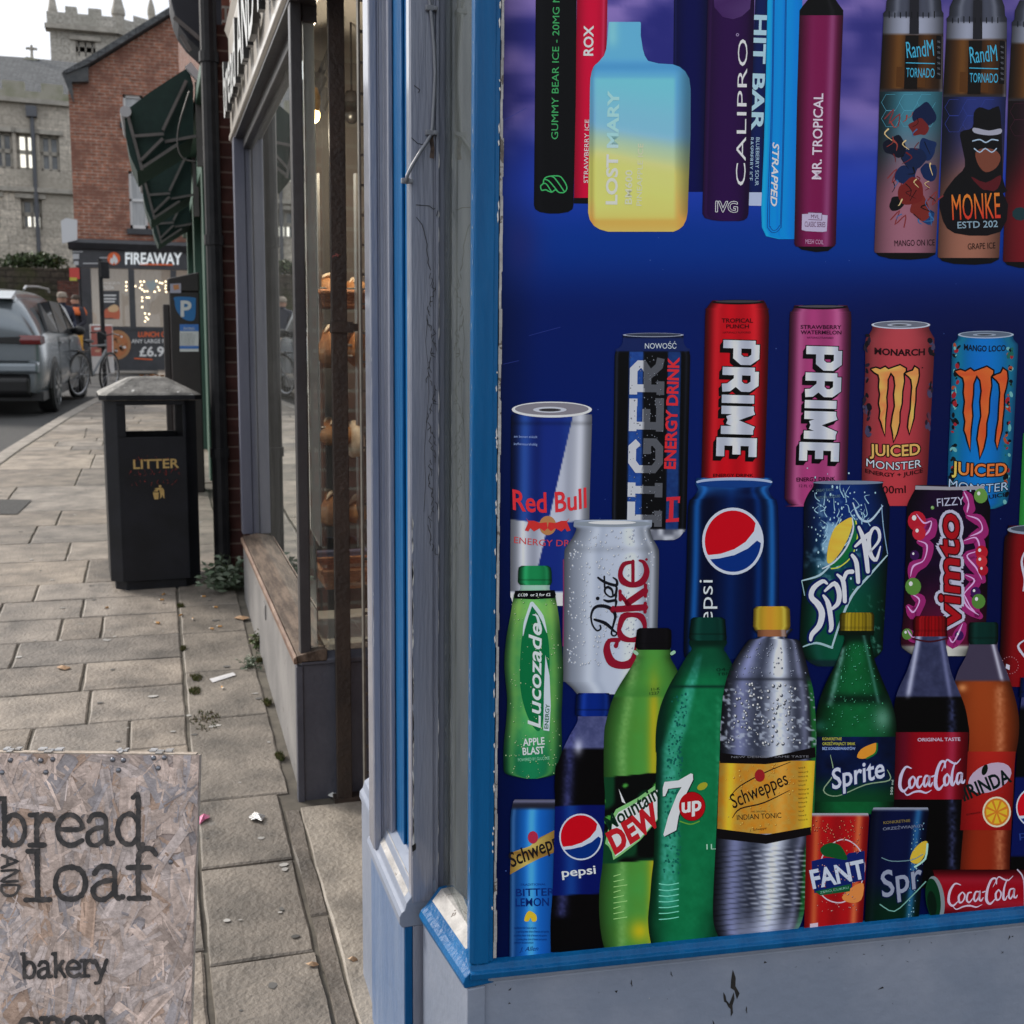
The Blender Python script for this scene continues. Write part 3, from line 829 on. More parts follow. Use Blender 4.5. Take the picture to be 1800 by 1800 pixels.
for i in range(8): mb.add([(x * 1.001, y * 1.001, z) for x, y, z in [rings[1][i], rings[1][(i + 1) % 8], rings[2][(i + 1) % 8], rings[2][i]]], [(0, 1, 2, 3)])
mb.build('lid_rim', M_BIN, lid, world=False)
lt = MB()
lettering(lt, 'LITTER', lambda u, v: (-.096 + u, -W - .0012, .617 + v), .222, .047, bold=.02)
lt.build('lettering', M_GOLD, bn, world=False, fix=False)
mb = MB()                                               # tidy-person emblem
def em(pts): mb.add([(.022 + (x - 1085) * .00049, -W - .0012, .495 - (y - 260) * .00049) for x, y in pts], [tuple(range(len(pts)))])
em([(1025, 262), (1085, 262), (1078, 335), (1040, 335)])
em([(1100 + 14 * math.cos(t * .5236), 200 + 14 * math.sin(t * .5236)) for t in range(12)])
em([(1045, 222), (1090, 214), (1122, 216), (1138, 240), (1140, 330), (1128, 318), (1118, 285), (1112, 312), (1094, 332), (1100, 290), (1092, 240), (1050, 232)])
em([(1032, 252), (1048, 238), (1070, 236), (1082, 244), (1070, 254)])
mb.build('emblem', M_GOLD, bn, world=False, fix=False)
mb = MB()                                               # scrawled red marker pen
def scr(seed, x0, x1, z, h):
    r = random.Random(seed); x = x0
    while x < x1:
        n = r.randint(2, 4); p = [(x + r.uniform(-.006, .012), z + r.uniform(-h, h)) for _ in range(n)]
        for a, b in zip(p, p[1:]):
            mb.bar((a[0], -W - .0009, a[1]), (b[0], -W - .0009, b[1]), .006, .0006, (0, 1, 0))
        x += r.uniform(.014, .034)
scr(3, -.09, .09, .668, .016); scr(5, -.115, .15, .597, .018); scr(8, -.105, .12, .545, .016)
mb.build('graffiti', M_REDGR, bn, world=False)
# leaves lying on the lid
M_LEAF = pbr('dry_leaf', (.30, .12, .04), .7, col2=(.45, .22, .08), nscale=40)
for i, (x, y) in enumerate([(-.03, -.02), (.0, .03), (.05, -.01), (.075, .02), (.03, .045), (.02, -.03)]):
    mb = MB(); a = RND.uniform(0, 6); s = RND.uniform(.7, 1.1)
    pts = [(0, .016), (.009, .008), (.008, -.005), (.002, -.016), (-.007, -.008), (-.008, .006)]
    vs = [((px * math.cos(a) - py * math.sin(a)) * s, (px * math.sin(a) + py * math.cos(a)) * s, (.004 + .006 * abs(px) / .009) * s) for px, py in pts] + [(0, 0, .001)]
    mb.add(vs, [(i_, (i_ + 1) % 6, 6) for i_ in range(6)])
    o = mb.build('dry_leaf', M_LEAF, None, world=False)
    q = Matrix.Rotation(rad(4), 3, 'Z') @ Vector((x, y, 0))
    h = 1.070 if max(abs(x), abs(y)) < .07 else 1.066
    o.location = (bx + q.x, by + q.y, bz + h + .003)
    tag(o, 'curled brown dead leaf lying on the lid of the litter bin', 'leaf', 'dead leaves on the bin lid')

# ------------------------------------------------------------------ bakery pavement board (two hinged strandboard panels)
M_OSB = pbr('strandboard', (.78, .76, .76), .62, spec=.3, attr=True, col2=(1.18, 1.15, 1.15), nscale=60, stretch=(1, 1, 1), bump=.35, bscale=160)
M_INK = pbr('stencil_black', (.022, .02, .021), .6, col2=(.10, .085, .08), nscale=55, nlo=.45, nhi=.75)
M_BOLT = pbr('zinc_bolt', (.22, .23, .26), .38, metal=.75, col2=(.13, .13, .15), nscale=60)
M_EDGE = pbr('board_edge', (.32, .26, .21), .8, col2=(.5, .43, .36), nscale=80)
hd = Vector((math.sin(rad(YAW)), math.cos(rad(YAW)), 0)); hx = Vector((math.cos(rad(YAW)), -math.sin(rad(YAW)), 0))
TD = 1.72                                               # distance of the top edge along the view
tr = CAM + ray(351, 1327) * (TD / ray(351, 1327).dot(hd))
BW, BH, TILT = .56, .92, rad(13)
ax_dn = (-hd * math.sin(TILT) + Vector((0, 0, -math.cos(TILT))))      # down the front panel
ax_n = (-hd * math.cos(TILT) + Vector((0, 0, math.sin(TILT))))        # out of its face
bcx = tr - hx * BW / 2
groot = Vector((bcx.x, bcx.y, gz(bcx.y)))
BH = (tr.z - gz((bcx + ax_dn * .9).y)) / math.cos(TILT) - .004
brd = thing('pavement_board', 'strandboard A-frame pavement board stencilled for the bakery with zinc hinge bolts', 'pavement sign', groot)
def bp(a, d, n=0.): return tr - hx * a + ax_dn * d + ax_n * n         # a = metres left from the right edge, d = down
mb = MB()
P = [bp(0, 0, -.012), bp(BW, 0, -.012), bp(BW, BH, -.012), bp(0, BH, -.012), bp(0, 0, 0), bp(BW, 0, 0), bp(BW, BH, 0), bp(0, BH, 0)]
mb.add(P, [(0, 1, 2, 3), (0, 4, 5, 1), (1, 5, 6, 2), (2, 6, 7, 3), (3, 7, 4, 0)], 1, (1, 1, 1, 1))
mb.add(P[4:], [(0, 3, 2, 1)], 0, (.42, .34, .31, 1))
rr = random.Random(4)
lay = 0
for i in range(1700):
    ca, cdn = rr.uniform(0, BW), rr.uniform(0, min(BH, .62)); L = rr.uniform(.02, .085); Wd = L * rr.uniform(.16, .42) + .003
    an = rr.choice([rr.gauss(1.57, .35), rr.gauss(1.57, .7), rr.uniform(0, 3.14)])
    v = rr.uniform(.36, .60); t = rr.random()
    if t < .45: colr = (min(v * 1.2, .85), v * .97, v * .85, 1)
    elif t < .75: colr = (min(v * 1.14, .85), v * .98, v * .92, 1)
    elif t < .88: colr = (v * .78, v * .72, v * .74, 1)
    else: colr = (v * 1.0, v * .72, v * .56, 1)
    # ragged strand with streaks along its length
    k = rr.randint(3, 5); du, dv = (math.cos(an), math.sin(an)), (-math.sin(an), math.cos(an))
    h = .0006 + .000001 * i
    prevL = None
    ends = [(rr.uniform(-.10, .02), rr.uniform(-.02, .10)) for _ in range(k + 1)]
    vs, fs, cs = [], [], []
    for j in range(k):
        w0, w1 = -Wd / 2 + Wd * j / k, -Wd / 2 + Wd * (j + 1) / k
        e0, e1 = ends[j], ends[j + 1]
        f = rr.uniform(.82, 1.14); cc = (min(colr[0] * f, .9), min(colr[1] * f, .9), min(colr[2] * f, .9), 1)
        qs = []
        for (l, wv) in ((-L / 2 * (1 + e0[0]), w0), (L / 2 * (1 + e0[1]), w0), (L / 2 * (1 + e1[1]), w1), (-L / 2 * (1 + e1[0]), w1)):
            a = min(max(ca + du[0] * l + dv[0] * wv, 0.0005), BW - .0005); d = min(max(cdn + du[1] * l + dv[1] * wv, .0005), BH - .0005)
            qs.append(bp(a, d, h + (.0012 if j == k - 1 else 0) * rr.random()))
        mb.add(qs, [(0, 1, 2, 3)], 0, cc)
mb.build('front_panel', [M_OSB, M_EDGE], brd, fix=False)
def bpx(x, y, n=.0036):                                  # photo direction -> face of the front panel
    d = ray(x, y); o = tr + ax_n * n
    return CAM + d * ((o - CAM).dot(ax_n) / d.dot(ax_n))
mb = MB()                                               # back panel
tb = tr - ax_n * .012 - hd * .012
T2 = rad(-4)
dn2 = (hd * math.sin(T2) + Vector((0, 0, -math.cos(T2)))); n2 = (hd * math.cos(T2) + Vector((0, 0, math.sin(T2))))
B2 = (tb.z - gz((tb + dn2 * .9).y)) / math.cos(T2)
q = [tb - hx * a + dn2 * d + n2 * n for n in (0, .012) for a, d in ((.006, -.004), (BW, -.004), (BW, B2 - .02), (.03, B2 - .02))]
mb.add(q, [(0, 1, 2, 3), (7, 6, 5, 4), (0, 4, 5, 1), (1, 5, 6, 2), (2, 6, 7, 3), (3, 7, 4, 0)])
mb.build('back_panel', M_EDGE, brd)
STR = {  # typewriter letters: strokes on a unit grid, x-height 1
 'b': ([[(.05, 1.55), (.2, 1.55), (.2, 0)], [(.2, .72), (.45, 1), (.78, .9), (.92, .5), (.78, .1), (.45, 0), (.2, .25)]], 1.0),
 'r': ([[(.02, 1), (.25, 1), (.25, 0)], [(0, 0), (.52, 0)], [(.25, .62), (.45, .95), (.7, 1), (.85, .85)]], .85),
 'e': ([[(.1, .52), (.88, .52), (.84, .82), (.52, 1), (.2, .86), (.06, .5), (.2, .12), (.55, -.02), (.92, .14)]], .95),
 'a': ([[(.14, .78), (.3, .98), (.6, .98), (.74, .8), (.74, .18), (.84, .02), (.98, .06)], [(.74, .58), (.35, .52), (.1, .32), (.16, .04), (.42, -.02), (.74, .22)]], 1.0),
 'd': ([[(.62, 1.55), (.8, 1.55), (.8, 0), (.95, 0)], [(.8, .72), (.55, 1), (.22, .9), (.06, .5), (.22, .1), (.55, 0), (.8, .25)]], 1.0),
 'l': ([[(.1, 1.5), (.38, 1.5), (.38, 0)], [(.02, 0), (.74, 0)]], .8),
 'o': ([[(.5, 1), (.82, .88), (.95, .5), (.82, .12), (.5, 0), (.18, .12), (.05, .5), (.18, .88), (.5, 1)]], 1.0),
 'f': ([[(.9, 1.35), (.76, 1.52), (.54, 1.5), (.38, 1.25), (.36, 0)], [(.08, 0), (.68, 0)], [(.06, .95), (.7, .95)]], .85),
 'k': ([[(.02, 1.5), (.2, 1.5), (.2, 0)], [(.2, .42), (.72, 1)], [(.42, .62), (.82, 0)]], .85),
 'y': ([[(.06, 1), (.48, .02)], [(.88, 1), (.48, .02), (.32, -.42), (.06, -.48)]], .9),
 'p': ([[(.02, 1), (.2, 1), (.2, -.6)], [(.2, .72), (.45, 1), (.78, .9), (.92, .5), (.78, .1), (.45, 0), (.2, .25)]], 1.0),
 'n': ([[(.02, 1), (.2, 1), (.2, 0)], [(.2, .65), (.45, .98), (.72, .9), (.8, .6), (.8, 0)]], .95),
 'A': ([[(.0, 0), (.42, 1), (.84, 0)], [(.16, .36), (.68, .36)]], .9), 'N': ([[(.08, 0), (.08, 1), (.75, 0), (.75, 1)]], .88), 'D': ([[(.08, 0), (.08, 1), (.45, 1), (.75, .72), (.75, .28), (.45, 0), (.08, 0)]], .85)}
def ribbon(pts, wd, jit=0.):
    """flat stroke along pts with mitred joins -> (vertices, quads)"""
    n = len(pts); vs = []
    def un(p, q):
        L = math.hypot(q[0] - p[0], q[1] - p[1]) or 1
        return (q[0] - p[0]) / L, (q[1] - p[1]) / L
    for i in range(n):
        d0 = un(pts[i - 1], pts[i]) if i else un(pts[0], pts[1])
        d1 = un(pts[i], pts[i + 1]) if i < n - 1 else d0
        dx, dy = d0[0] + d1[0], d0[1] + d1[1]; L = math.hypot(dx, dy)
        if L < .2: dx, dy, L = d0[0], d0[1], 1
        nx_, ny_ = -dy / L, dx / L
        k = 1 / max(.55, abs(-d0[1] * nx_ + d0[0] * ny_))
        ww = (wd[i] if isinstance(wd, (list, tuple)) else wd) / 2 * k * (1 + RND.uniform(-jit, jit))
        vs += [(pts[i][0] + nx_ * ww, pts[i][1] + ny_ * ww), (pts[i][0] - nx_ * ww, pts[i][1] - ny_ * ww)]
    return vs, [(2 * i, 2 * i + 1, 2 * i + 3, 2 * i + 2) for i in range(n - 1)]
def crm(pts, k=5, closed=False):
    """smooth curve through the points"""
    n = len(pts); out = []
    for i in range(n if closed else n - 1):
        p0, p1, p2, p3 = [pts[(i + j) % n] if closed else pts[min(max(i + j, 0), n - 1)] for j in (-1, 0, 1, 2)]
        for t in range(k):
            t /= k
            out.append(tuple(.5 * (2 * p1[c] + (p2[c] - p0[c]) * t + (2 * p0[c] - 5 * p1[c] + 4 * p2[c] - p3[c]) * t * t + (3 * p1[c] - p0[c] - 3 * p2[c] + p3[c]) * t ** 3) for c in (0, 1)))
    if not closed: out.append(pts[-1])
    return out
def dense(pts, step):
    out = []
    for a, b in zip(pts, pts[1:]):
        n = max(1, int(math.hypot(b[0] - a[0], b[1] - a[1]) / step))
        out += [(a[0] + (b[0] - a[0]) * i / n, a[1] + (b[1] - a[1]) * i / n) for i in range(n)]
    return out + [pts[-1]]
ink_n = [.0036]
def stencil(word, x0, y0, xh, adv, wd, tilt=0., vert=False):
    x = 0; ct, st = math.cos(tilt), math.sin(tilt)
    for ch in word:
        strokes, wch = STR[ch]
        for skt in strokes:
            q = [((x + p[0] * .98) * adv, -p[1] * xh) for p in skt]
            q = [(x0 + a * ct - b * st, y0 + a * st + b * ct) for a, b in q] if not vert else [(x0 - b, y0 + a) for a, b in q]
            cur = dense(crm(q, 4) if len(q) > 3 else q, 4)
            v, f = ribbon(cur, wd, .2)
            ink_n[0] += .000012; mbt.add([bpx(a, b, ink_n[0]) for a, b in v], f)
            for e in (cur[0], cur[-1]):
                ink_n[0] += .000012; mbt.add([bpx(e[0] + wd * .5 * math.cos(t * .7854), e[1] + wd * .5 * math.sin(t * .7854), ink_n[0]) for t in range(8)], [tuple(range(8))])
        x += wch * 1.06
mbt = MB()
stencil('bread', -2, 1486, 53, 51, 8.8, -.008)
stencil('loaf', 44, 1582, 57, 60, 9.4, -.015)
stencil('bakery', 38, 1719, 27, 26, 6.5, -.03)
stencil('open', 33, 1832, 40, 38, 10, -.03)
stencil('AND', 3, 1503, 28, 27, 5, vert=True)
mbt.build('lettering', M_INK, brd, fix=False)
mbt = MB()
def bz_(x, y): return ((x) * .3055, 1250 + y * .3055)
for (x, y) in ((60, 283), (12, 353), (233, 285), (303, 278), (263, 352), (648, 280), (710, 283), (681, 340), (883, 270), (945, 268), (910, 328), (982, 868)):
    px, py = bz_(x, y); p = bpx(px, py, .003)
    b = MB(); prof = [(.0001, .0030), (.0022, .0027), (.0036, .0014), (.0042, 0), (.0042, -.002)]
    vs, fs = [], []
    for r, h in prof:
        for j in range(10):
            t = j * .6283; vs.append(p + hx * r * math.cos(t) - ax_dn * r * math.sin(t) + ax_n * h)
    fs = [(i * 10 + j, i * 10 + (j + 1) % 10, (i + 1) * 10 + (j + 1) % 10, (i + 1) * 10 + j) for i in range(4) for j in range(10)]
    b.add(vs, fs); b.build('bolt', M_BOLT, brd, smooth=True)
for x0_, x1_ in ((5, 105), (205, 350), (660, 725), (848, 985)):
    b = MB(); a0 = bpx(*bz_(x0_, 245), .0); a1 = bpx(*bz_(x1_, 243), .0)
    r_ = tr + ax_n * -.006 + Vector((0, 0, .004)); off = (r_ - tr)
    u0 = (a0 - tr).dot(hx); u1 = (a1 - tr).dot(hx)
    s0 = tr + hx * u0 + off - ax_n * .004; s1 = tr + hx * u1 + off - ax_n * .004
    n_ = 3
    for i in range(n_):
        qa = s0 + (s1 - s0) * (i / n_ + .01); qb = s0 + (s1 - s0) * ((i + 1) / n_ - .03)
        b.tube([qa, qb], .0026, 8)
        b.obox((qa + qb) / 2 - hd * (.008 if i % 2 else -.006) + Vector((0, 0, .001)), hx * ((qb - qa).length / 2), hd * .004, Vector((0, 0, .0006)))
    b.build('hinge', pbr('bright_hinge', (.42, .42, .43), .45, metal=.5, col2=(.28, .25, .22), nscale=60), brd)

# ------------------------------------------------------------------ parking ticket machine
M_MACH = pbr('brown_black_metal', (.018, .013, .013), .4, col2=(.028, .021, .02), nscale=4, bump=.06, bscale=60)
M_SIGNBLUE = pbr('sign_blue', (.02, .16, .42), .4)
M_WHITE = pbr('sign_white', (.68, .68, .68), .5)
M_DKTXT = pbr('print_black', (.03, .03, .035), .6)
MY = 9.0
mach = thing('ticket_machine', 'dark parking ticket machine with blue P sign and sloping hood', 'ticket machine', (.19, MY, gz(MY)))
a, b_ = atY(299, 560, MY), atY(352, 560, MY)
zt = atY(325, 512, MY).z
mb = MB(); mb.box(a.x, MY, gz(MY), b_.x, MY + .26, zt)
mb.build('cabinet', M_MACH, mach, bevel=.01)
mb = MB(); zl, zr = atY(297, 490, MY).z, atY(350, 478, MY).z
mb.prism([(a.x - .012, zt), (b_.x + .004, zt), (b_.x + .004, zr), (a.x - .012, zl)], lambda p, k: (p[0], MY - .012 + k * .30, p[1]))
mb.build('hood', M_MACH, mach, bevel=.012)
mb = MB(); sa = atY(286, 535, MY + .1); mb.box(sa.x, MY + .06, gz(MY), a.x, MY + .22, sa.z)
mb.build('side_panel', M_MACH, mach, bevel=.008)
def my(x, y, n=.004): return atY(x, y, MY - n)
mb = MB()
pp = crm([(308, 522), (341, 523), (344, 530), (343, 558), (336, 564), (322, 560), (310, 545), (307, 530)], 4, True)
mb.add([my(x, y) for x, y in pp], [tuple(range(len(pp)))], 0)
lettering(mb, 'P', lambda u, v: my(317.5 + u, 556 - v, .006), 19, 28, bold=.03, m=1)
mb.build('parking_sign', [M_SIGNBLUE, M_WHITE], mach, fix=False)
mb = MB(); 
for (x0_, y0_, x1_, y1_, m) in ((316, 570, 349, 618, 1), (316, 570, 349, 582, 0), (316, 608, 349, 613, 0)):
    mb.add([my(*p, n=.003 + .002 * (m == 0)) for p in ((x0_, y0_), (x1_, y0_), (x1_, y1_), (x0_, y1_))], [(0, 1, 2, 3)], m)
lettering(mb, 'PAYING', lambda u, v: my(323 + u, 580 - v, .006), 19, 5, m=1)
for i in range(8): lettering(mb, 'pay and display here', lambda u, v, i=i: my(318 + u, 587.5 + i * 2.7 - v, .0055), RND.uniform(20, 28), 1.5, m=2)
mb.build('notice', [pbr('notice_blue', (.05, .18, .55), .5), M_WHITE, M_DKTXT], mach, fix=False)
mb = MB(); mb.add([my(*p, n=.014) for p in ((299, 499), (318, 498), (318, 515), (299, 515))], [(0, 1, 2, 3)], 0)
mb.add([my(*p, n=.016) for p in ((304, 501), (314, 500), (315, 508), (306, 510))], [(0, 1, 2, 3)], 1)
mb.build('sticker', [pbr('sticker_lilac', (.42, .40, .5), .5), pbr('sticker_orange', (.6, .25, .1), .5)], mach, fix=False)

# ------------------------------------------------------------------ green shop with awnings beyond the bakery
M_GREEN = pbr('dull_green_paint', (.035, .085, .062), .5, col2=(.055, .12, .088), nscale=4, stretch=(3, 3, .5), bump=.15, bscale=40)
M_AWN = pbr('bottle_green_canvas', (.004, .022, .018), .75, col2=(.007, .032, .026), nscale=8, bump=.2, bscale=120)
M_ARM = pbr('grey_awning_arm', (.10, .09, .085), .5, metal=.2, col2=(.14, .125, .12), nscale=10)
M_BLACKP = pbr('black_downpipe', (.008, .008, .010), .5, spec=.25, col2=(.018, .018, .02), nscale=10)
M_EAVE = pbr('slate_blue_eave', (.010, .012, .020), .6, col2=(.018, .02, .03), nscale=4)
gs = thing('green_shop', 'green painted shop with dark overhanging eave next to the bakery', 'shop', (.45, 7, gz(7)))
mb = MB(); mb.box(.47, 6.82, .2, 3.2, 16.5, 3.3); mb.build('wall', M_GREEN, gs)
for y0 in (7.0, 9.6, 11.8, 14):
    mb = MB(); mb.box(.40, y0, gz(y0) - .05, .47, y0 + .22, 3.0); mb.build('pilaster', M_GREEN, gs, bevel=.006)
mb = MB(); mb.box(.41, 7.0, 3.0, .469, 16.4, 3.32); mb.box(.33, 7.0, 3.25, .409, 16.4, 3.34)
mb.build('fascia', M_GREEN, gs, bevel=.006)
EP = [(297, -40), (300, 0), (306, 24), (314, 44), (330, 66), (358, 92), (402, 114), (412, 60), (425, -40)]
mb = MB(); mb.prism([(lambda p: (p.x, p.z))(atY(x, y, 6.9)) for x, y in EP], lambda p, k: (p[0], 6.9 + k * .35, p[1]))
mb.build('eave', M_EAVE, gs, bevel=.01)
mb = MB()
for (pa_, pb_) in (((306, 30), (398, 108)), ((318, 62), (335, 90))):
    u_, v_ = atY(*pa_, 6.86), atY(*pb_, 6.86); mb.bar(u_, v_, .02, .02)
mb.build('eave_trim', M_ARM, gs)
mb = MB(); mb.box(.42, 6.85, 3.33, 3.2, 16, 6.5); mb.build('upper_wall', M_SHOPWALL, gs)
pipe = MB()
p0, p1_ = atY(368, 130, 6.2), atY(380, 955, 6.2)
pipe.tube([(atY(358, 60, 6.2).x + .02, 6.2, 4.2), (p0.x, 6.2, p0.z), (p0.x, 6.2, gz(6.2) + .06)], .042, 12)
for z in (1.0, 2.1, 3.0): pipe.lathe([(.05, z), (.05, z + .05)], (p0.x, 6.2, 0), 12)
tag(pipe.build('downpipe', M_BLACKP, smooth=False), 'black drainpipe running down beside the dark brick pier', 'drainpipe')
mb = MB(); q0, q1 = atY(358, 85, 7.6), atY(364, 380, 7.6)
mb.tube([q0, (q0.x, 7.6, gz(7.6))], .016, 8)
tag(mb.build('thin_pipe', pbr('pale_conduit', (.32, .29, .25), .5, col2=(.42, .39, .34), nscale=20)), 'pale thin conduit pipe down the green shop corner', 'pipe')

def awning(idx, Y, label):
    """folded shop blind seen from its near end: canvas on a roller carried by hinged arms"""
    k = [1, .715, .575][idx]; Yn = Y
    vpx, vpy = 271, 601
    def T(x, y):                                         # the near blind's outline carried to this blind's distance
        sh = [0, 16, 25][idx]
        return atY(vpx + (x - vpx) * k + sh, vpy + (y - vpy) * k, Yn)
    root = thing('awning', label, 'awning', T(345, 290), 0, 'folded green awnings')
    Ln = .85
    def rib(pts, y0=0., y1=.03, th=.0, m=0, mbx=None):
        return [(lambda p: (p.x, p.z))(T(*q)) for q in pts]
    # canvas: roof sheet, hanging front and gathered folds
    mb = MB()
    up = rib([(331, 118), (300, 138), (262, 163), (224, 192), (219, 205), (221, 240), (228, 272), (241, 302), (252, 294), (311, 258), (340, 240), (340, 150)])
    mb.prism(up, lambda p, kk: (p[0], Yn + kk * Ln, p[1]))
    mb.build('canvas', M_AWN, root)
    def bar(p, q, wv, dy=0.): 
        mbx = MB(); A, B = T(*p), T(*q); A.y -= dy; B.y -= dy; mbx.bar(A, B, wv * k * Yn / FPX * 1.0, .02, (0, 1, 0)); return mbx
    for (p, q, wd, dy) in (((327, 145), (286, 232), 11, .05), ((286, 246), (248, 284), 10, .05), ((225, 205), (250, 300), 8, .03), ((311, 256), (252, 295), 5, .04)):
        bar(p, q, wd, dy).build('arm', M_ARM, root)
    bar((236, 241), (288, 237), 2.5, .04).build('stay_rod', M_ARM, root)
    bar((290, 250), (345, 240), 3.5, .02).build('stay_rod', M_ARM, root)
    mb = MB(); c_ = T(221, 198); mb.tube([(c_.x, Yn - .05, c_.z), (c_.x, Yn + Ln, c_.z)], .038, 12)
    mb.build('roller', pbr('pale_roller', (.45, .45, .47), .4), root, smooth=False)
    mb = MB(); c_ = T(330, 116); e_ = T(350, 140)
    mb.bar((c_.x, Yn - .03, c_.z), (e_.x, Yn - .03, e_.z), .06 * k, .05, (0, 1, 0)); mb.build('bracket', pbr('pale_roller', (.45, .45, .47), .4), root)
    mb = MB(); t_, b2 = T(347, 145), T(347, 292); mb.box(t_.x - .018, Yn - .02, b2.z, t_.x + .03, Yn + .03, t_.z); mb.build('wall_post', M_ARM, root)
    return root
awning(0, 8.6, 'nearest dark green folded awning, with large white roller end cap')
awning(1, 11.0, 'middle dark green folded awning, between the near one and the lowest one')
awning(2, 13.2, 'farthest dark green folded awning, hanging lowest over the lettered fascia')
mb = MB()
cb = [(333, 160), (325, 185), (316, 215), (312, 240), (314, 265), (325, 280), (345, 284)]
mb.tube([atY(x, y, 8.4) for x, y in crm(cb, 4)], .006, 6)
tag(mb.build('hanging_cable', M_ARM, smooth=True), 'thin grey cable looping down in front of the green awning', 'cable')
# ------------------------------------------------------------------ stone college across the street
M_STONE = masonry('grey_ashlar', (.64, .575, .49, 1), (.47, .425, .365, 1), (.36, .325, .28, 1), .62, .30, .012, stain=(.36, .33, .28, 1), sscale=.35, bump=.5)
M_STONE2 = masonry('tower_ashlar', (.50, .47, .42, 1), (.40, .38, .34, 1), (.31, .29, .26, 1), .7, .33, .012, stain=(.30, .29, .25, 1), sscale=.3, bump=.5)
M_MOSSY = pbr('mossy_coping', (.33, .315, .26), .9, col2=(.21, .215, .14), nscale=1.4, bump=.5, bscale=10)
M_TRIMST = pbr('trim_stone', (.30, .28, .245), .85, col2=(.43, .40, .35), nscale=3, bump=.4, bscale=20)
M_SLATE = masonry('roof_slate', (.085, .09, .095, 1), (.115, .12, .125, 1), (.05, .05, .055, 1), .35, .22, .012, bump=.4)
M_PANE = pbr('old_window_pane', (.05, .06, .07), .12, spec=.7, col2=(.16, .18, .20), nscale=2)
M_LIT = pbr('lit_window_pane', (.6, .6, .55), .3, emit=(1, .97, .86), estr=.85)
M_LEAD = pbr('lead_pipe', (.085, .09, .105), .5)
def opening_wall(mb, u0, u1, z0, z1, holes, f, th, m=0):
    """a wall with real openings: f(u, d, z) -> 3-D, d = depth behind the face"""
    us = sorted({u0, u1, *[h[0] for h in holes], *[h[1] for h in holes]}); zs = sorted({z0, z1, *[h[2] for h in holes], *[h[3] for h in holes]})
    us = [u for u in us if u0 <= u <= u1]; zs = [z for z in zs if z0 <= z <= z1]
    for a, b in zip(us, us[1:]):
        for c, d in zip(zs, zs[1:]):
            if any(h[0] <= (a + b) / 2 <= h[1] and h[2] <= (c + d) / 2 <= h[3] for h in holes): continue
            mb.add([f(a, 0, c), f(b, 0, c), f(b, 0, d), f(a, 0, d)], [(0, 1, 2, 3)], m)
    for (a, b, c, d) in holes:
        mb.add([f(a, 0, c), f(b, 0, c), f(b, 0, d), f(a, 0, d), f(a, th, c), f(b, th, c), f(b, th, d), f(a, th, d)], [(0, 1, 5, 4), (1, 2, 6, 5), (2, 3, 7, 6), (3, 0, 4, 7)], m)
SY = 46.0
def fS(x, d, z): return (x, SY + d + .10 * (x + 4), z)      # the front is turned a little away from square
def sX(px, py=300): 
    x = atY(px, py, SY).x
    return atY(px, py, SY + .10 * (x + 4)).x
def sZ(py, px=70):
    x = atY(px, py, SY).x
    return atY(px, py, SY + .10 * (x + 4)).z
col = thing('stone_college', 'long grey stone building with mullioned windows and mossy parapet', 'building', (sX(70), SY, gz(46)))
xL, xR = -42.0, sX(146)
wz0, wz1 = gz(46) - 1, sZ(182)
rows_ = [(sZ(300), sZ(236)), (sZ(404), sZ(350))]
wins = []
step = (sX(89) - sX(48)) / .95
for ri, (za, zb) in enumerate(rows_):
    for k in range(-18, 3):
        if ri == 0:
            cx = sX(48) + step * k * .95; hw = (sX(60) - sX(40)) / 2 * 1.75
        else:
            cx = sX(52) + step * 1.72 * k; hw = (sX(68) - sX(38)) / 2 * 1.25
        if xL + 1 < cx - hw and cx + hw < xR - .2: wins.append((cx - hw, cx + hw, za, zb, ri, k))
mb = MB()
opening_wall(mb, xL, xR, wz0, wz1, [q[:4] for q in wins], fS, .35)
mb.add([fS(xR, 0, wz0), fS(xR, 12, wz0), fS(xR, 12, wz1), fS(xR, 0, wz1)], [(0, 1, 2, 3)])
mb.build('wall', M_STONE, col)
mb = MB()
def sband(z0, z1, d0, d1=.05, a=None, b=None):
    a = xL if a is None else a; b = xR if b is None else b
    mb.add([fS(a, d0, z0), fS(b, d0, z0), fS(b, d1, z0), fS(a, d1, z0), fS(a, d0, z1), fS(b, d0, z1), fS(b, d1, z1), fS(a, d1, z1)], [(0, 1, 2, 3), (4, 7, 6, 5), (0, 4, 5, 1), (1, 5, 6, 2), (3, 2, 6, 7), (0, 3, 7, 4)])
sband(sZ(184), sZ(176), -.22); sband(sZ(339), sZ(331), -.16)
mb.build('string_course', M_TRIMST, col)
mb = MB()
sband(sZ(177), sZ(163), -.12)
k = 0; x = xL
while x < xR - .3:
    x2 = min(x + .72, xR); sband(sZ(163), sZ(147), -.10, .25, x, x2); x += 1.28
mb.build('parapet', M_MOSSY, col)
mb = MB()
up_ = lambda z, dd: 1.6 + (z - 1.6) * (SY + dd) / SY
zr0, zr1 = up_(sZ(166), 1), up_(sZ(104), 7)
mb.add([fS(xL, 1.0, zr0), fS(xR, 1.0, zr0), fS(xR, 7, zr1), fS(sX(22), 7, zr1), fS(sX(-4), 7.2, up_(sZ(135), 7)), fS(xL, 3.2, zr0 + .6)], [(0, 1, 2, 3), (0, 3, 4, 5)])
mb.build('roof', M_SLATE, col)
rf = bpy.data.objects['roof']
mb = MB()
gx0, gx1, gxm = sX(-22, 130), sX(66, 130), sX(26, 100)
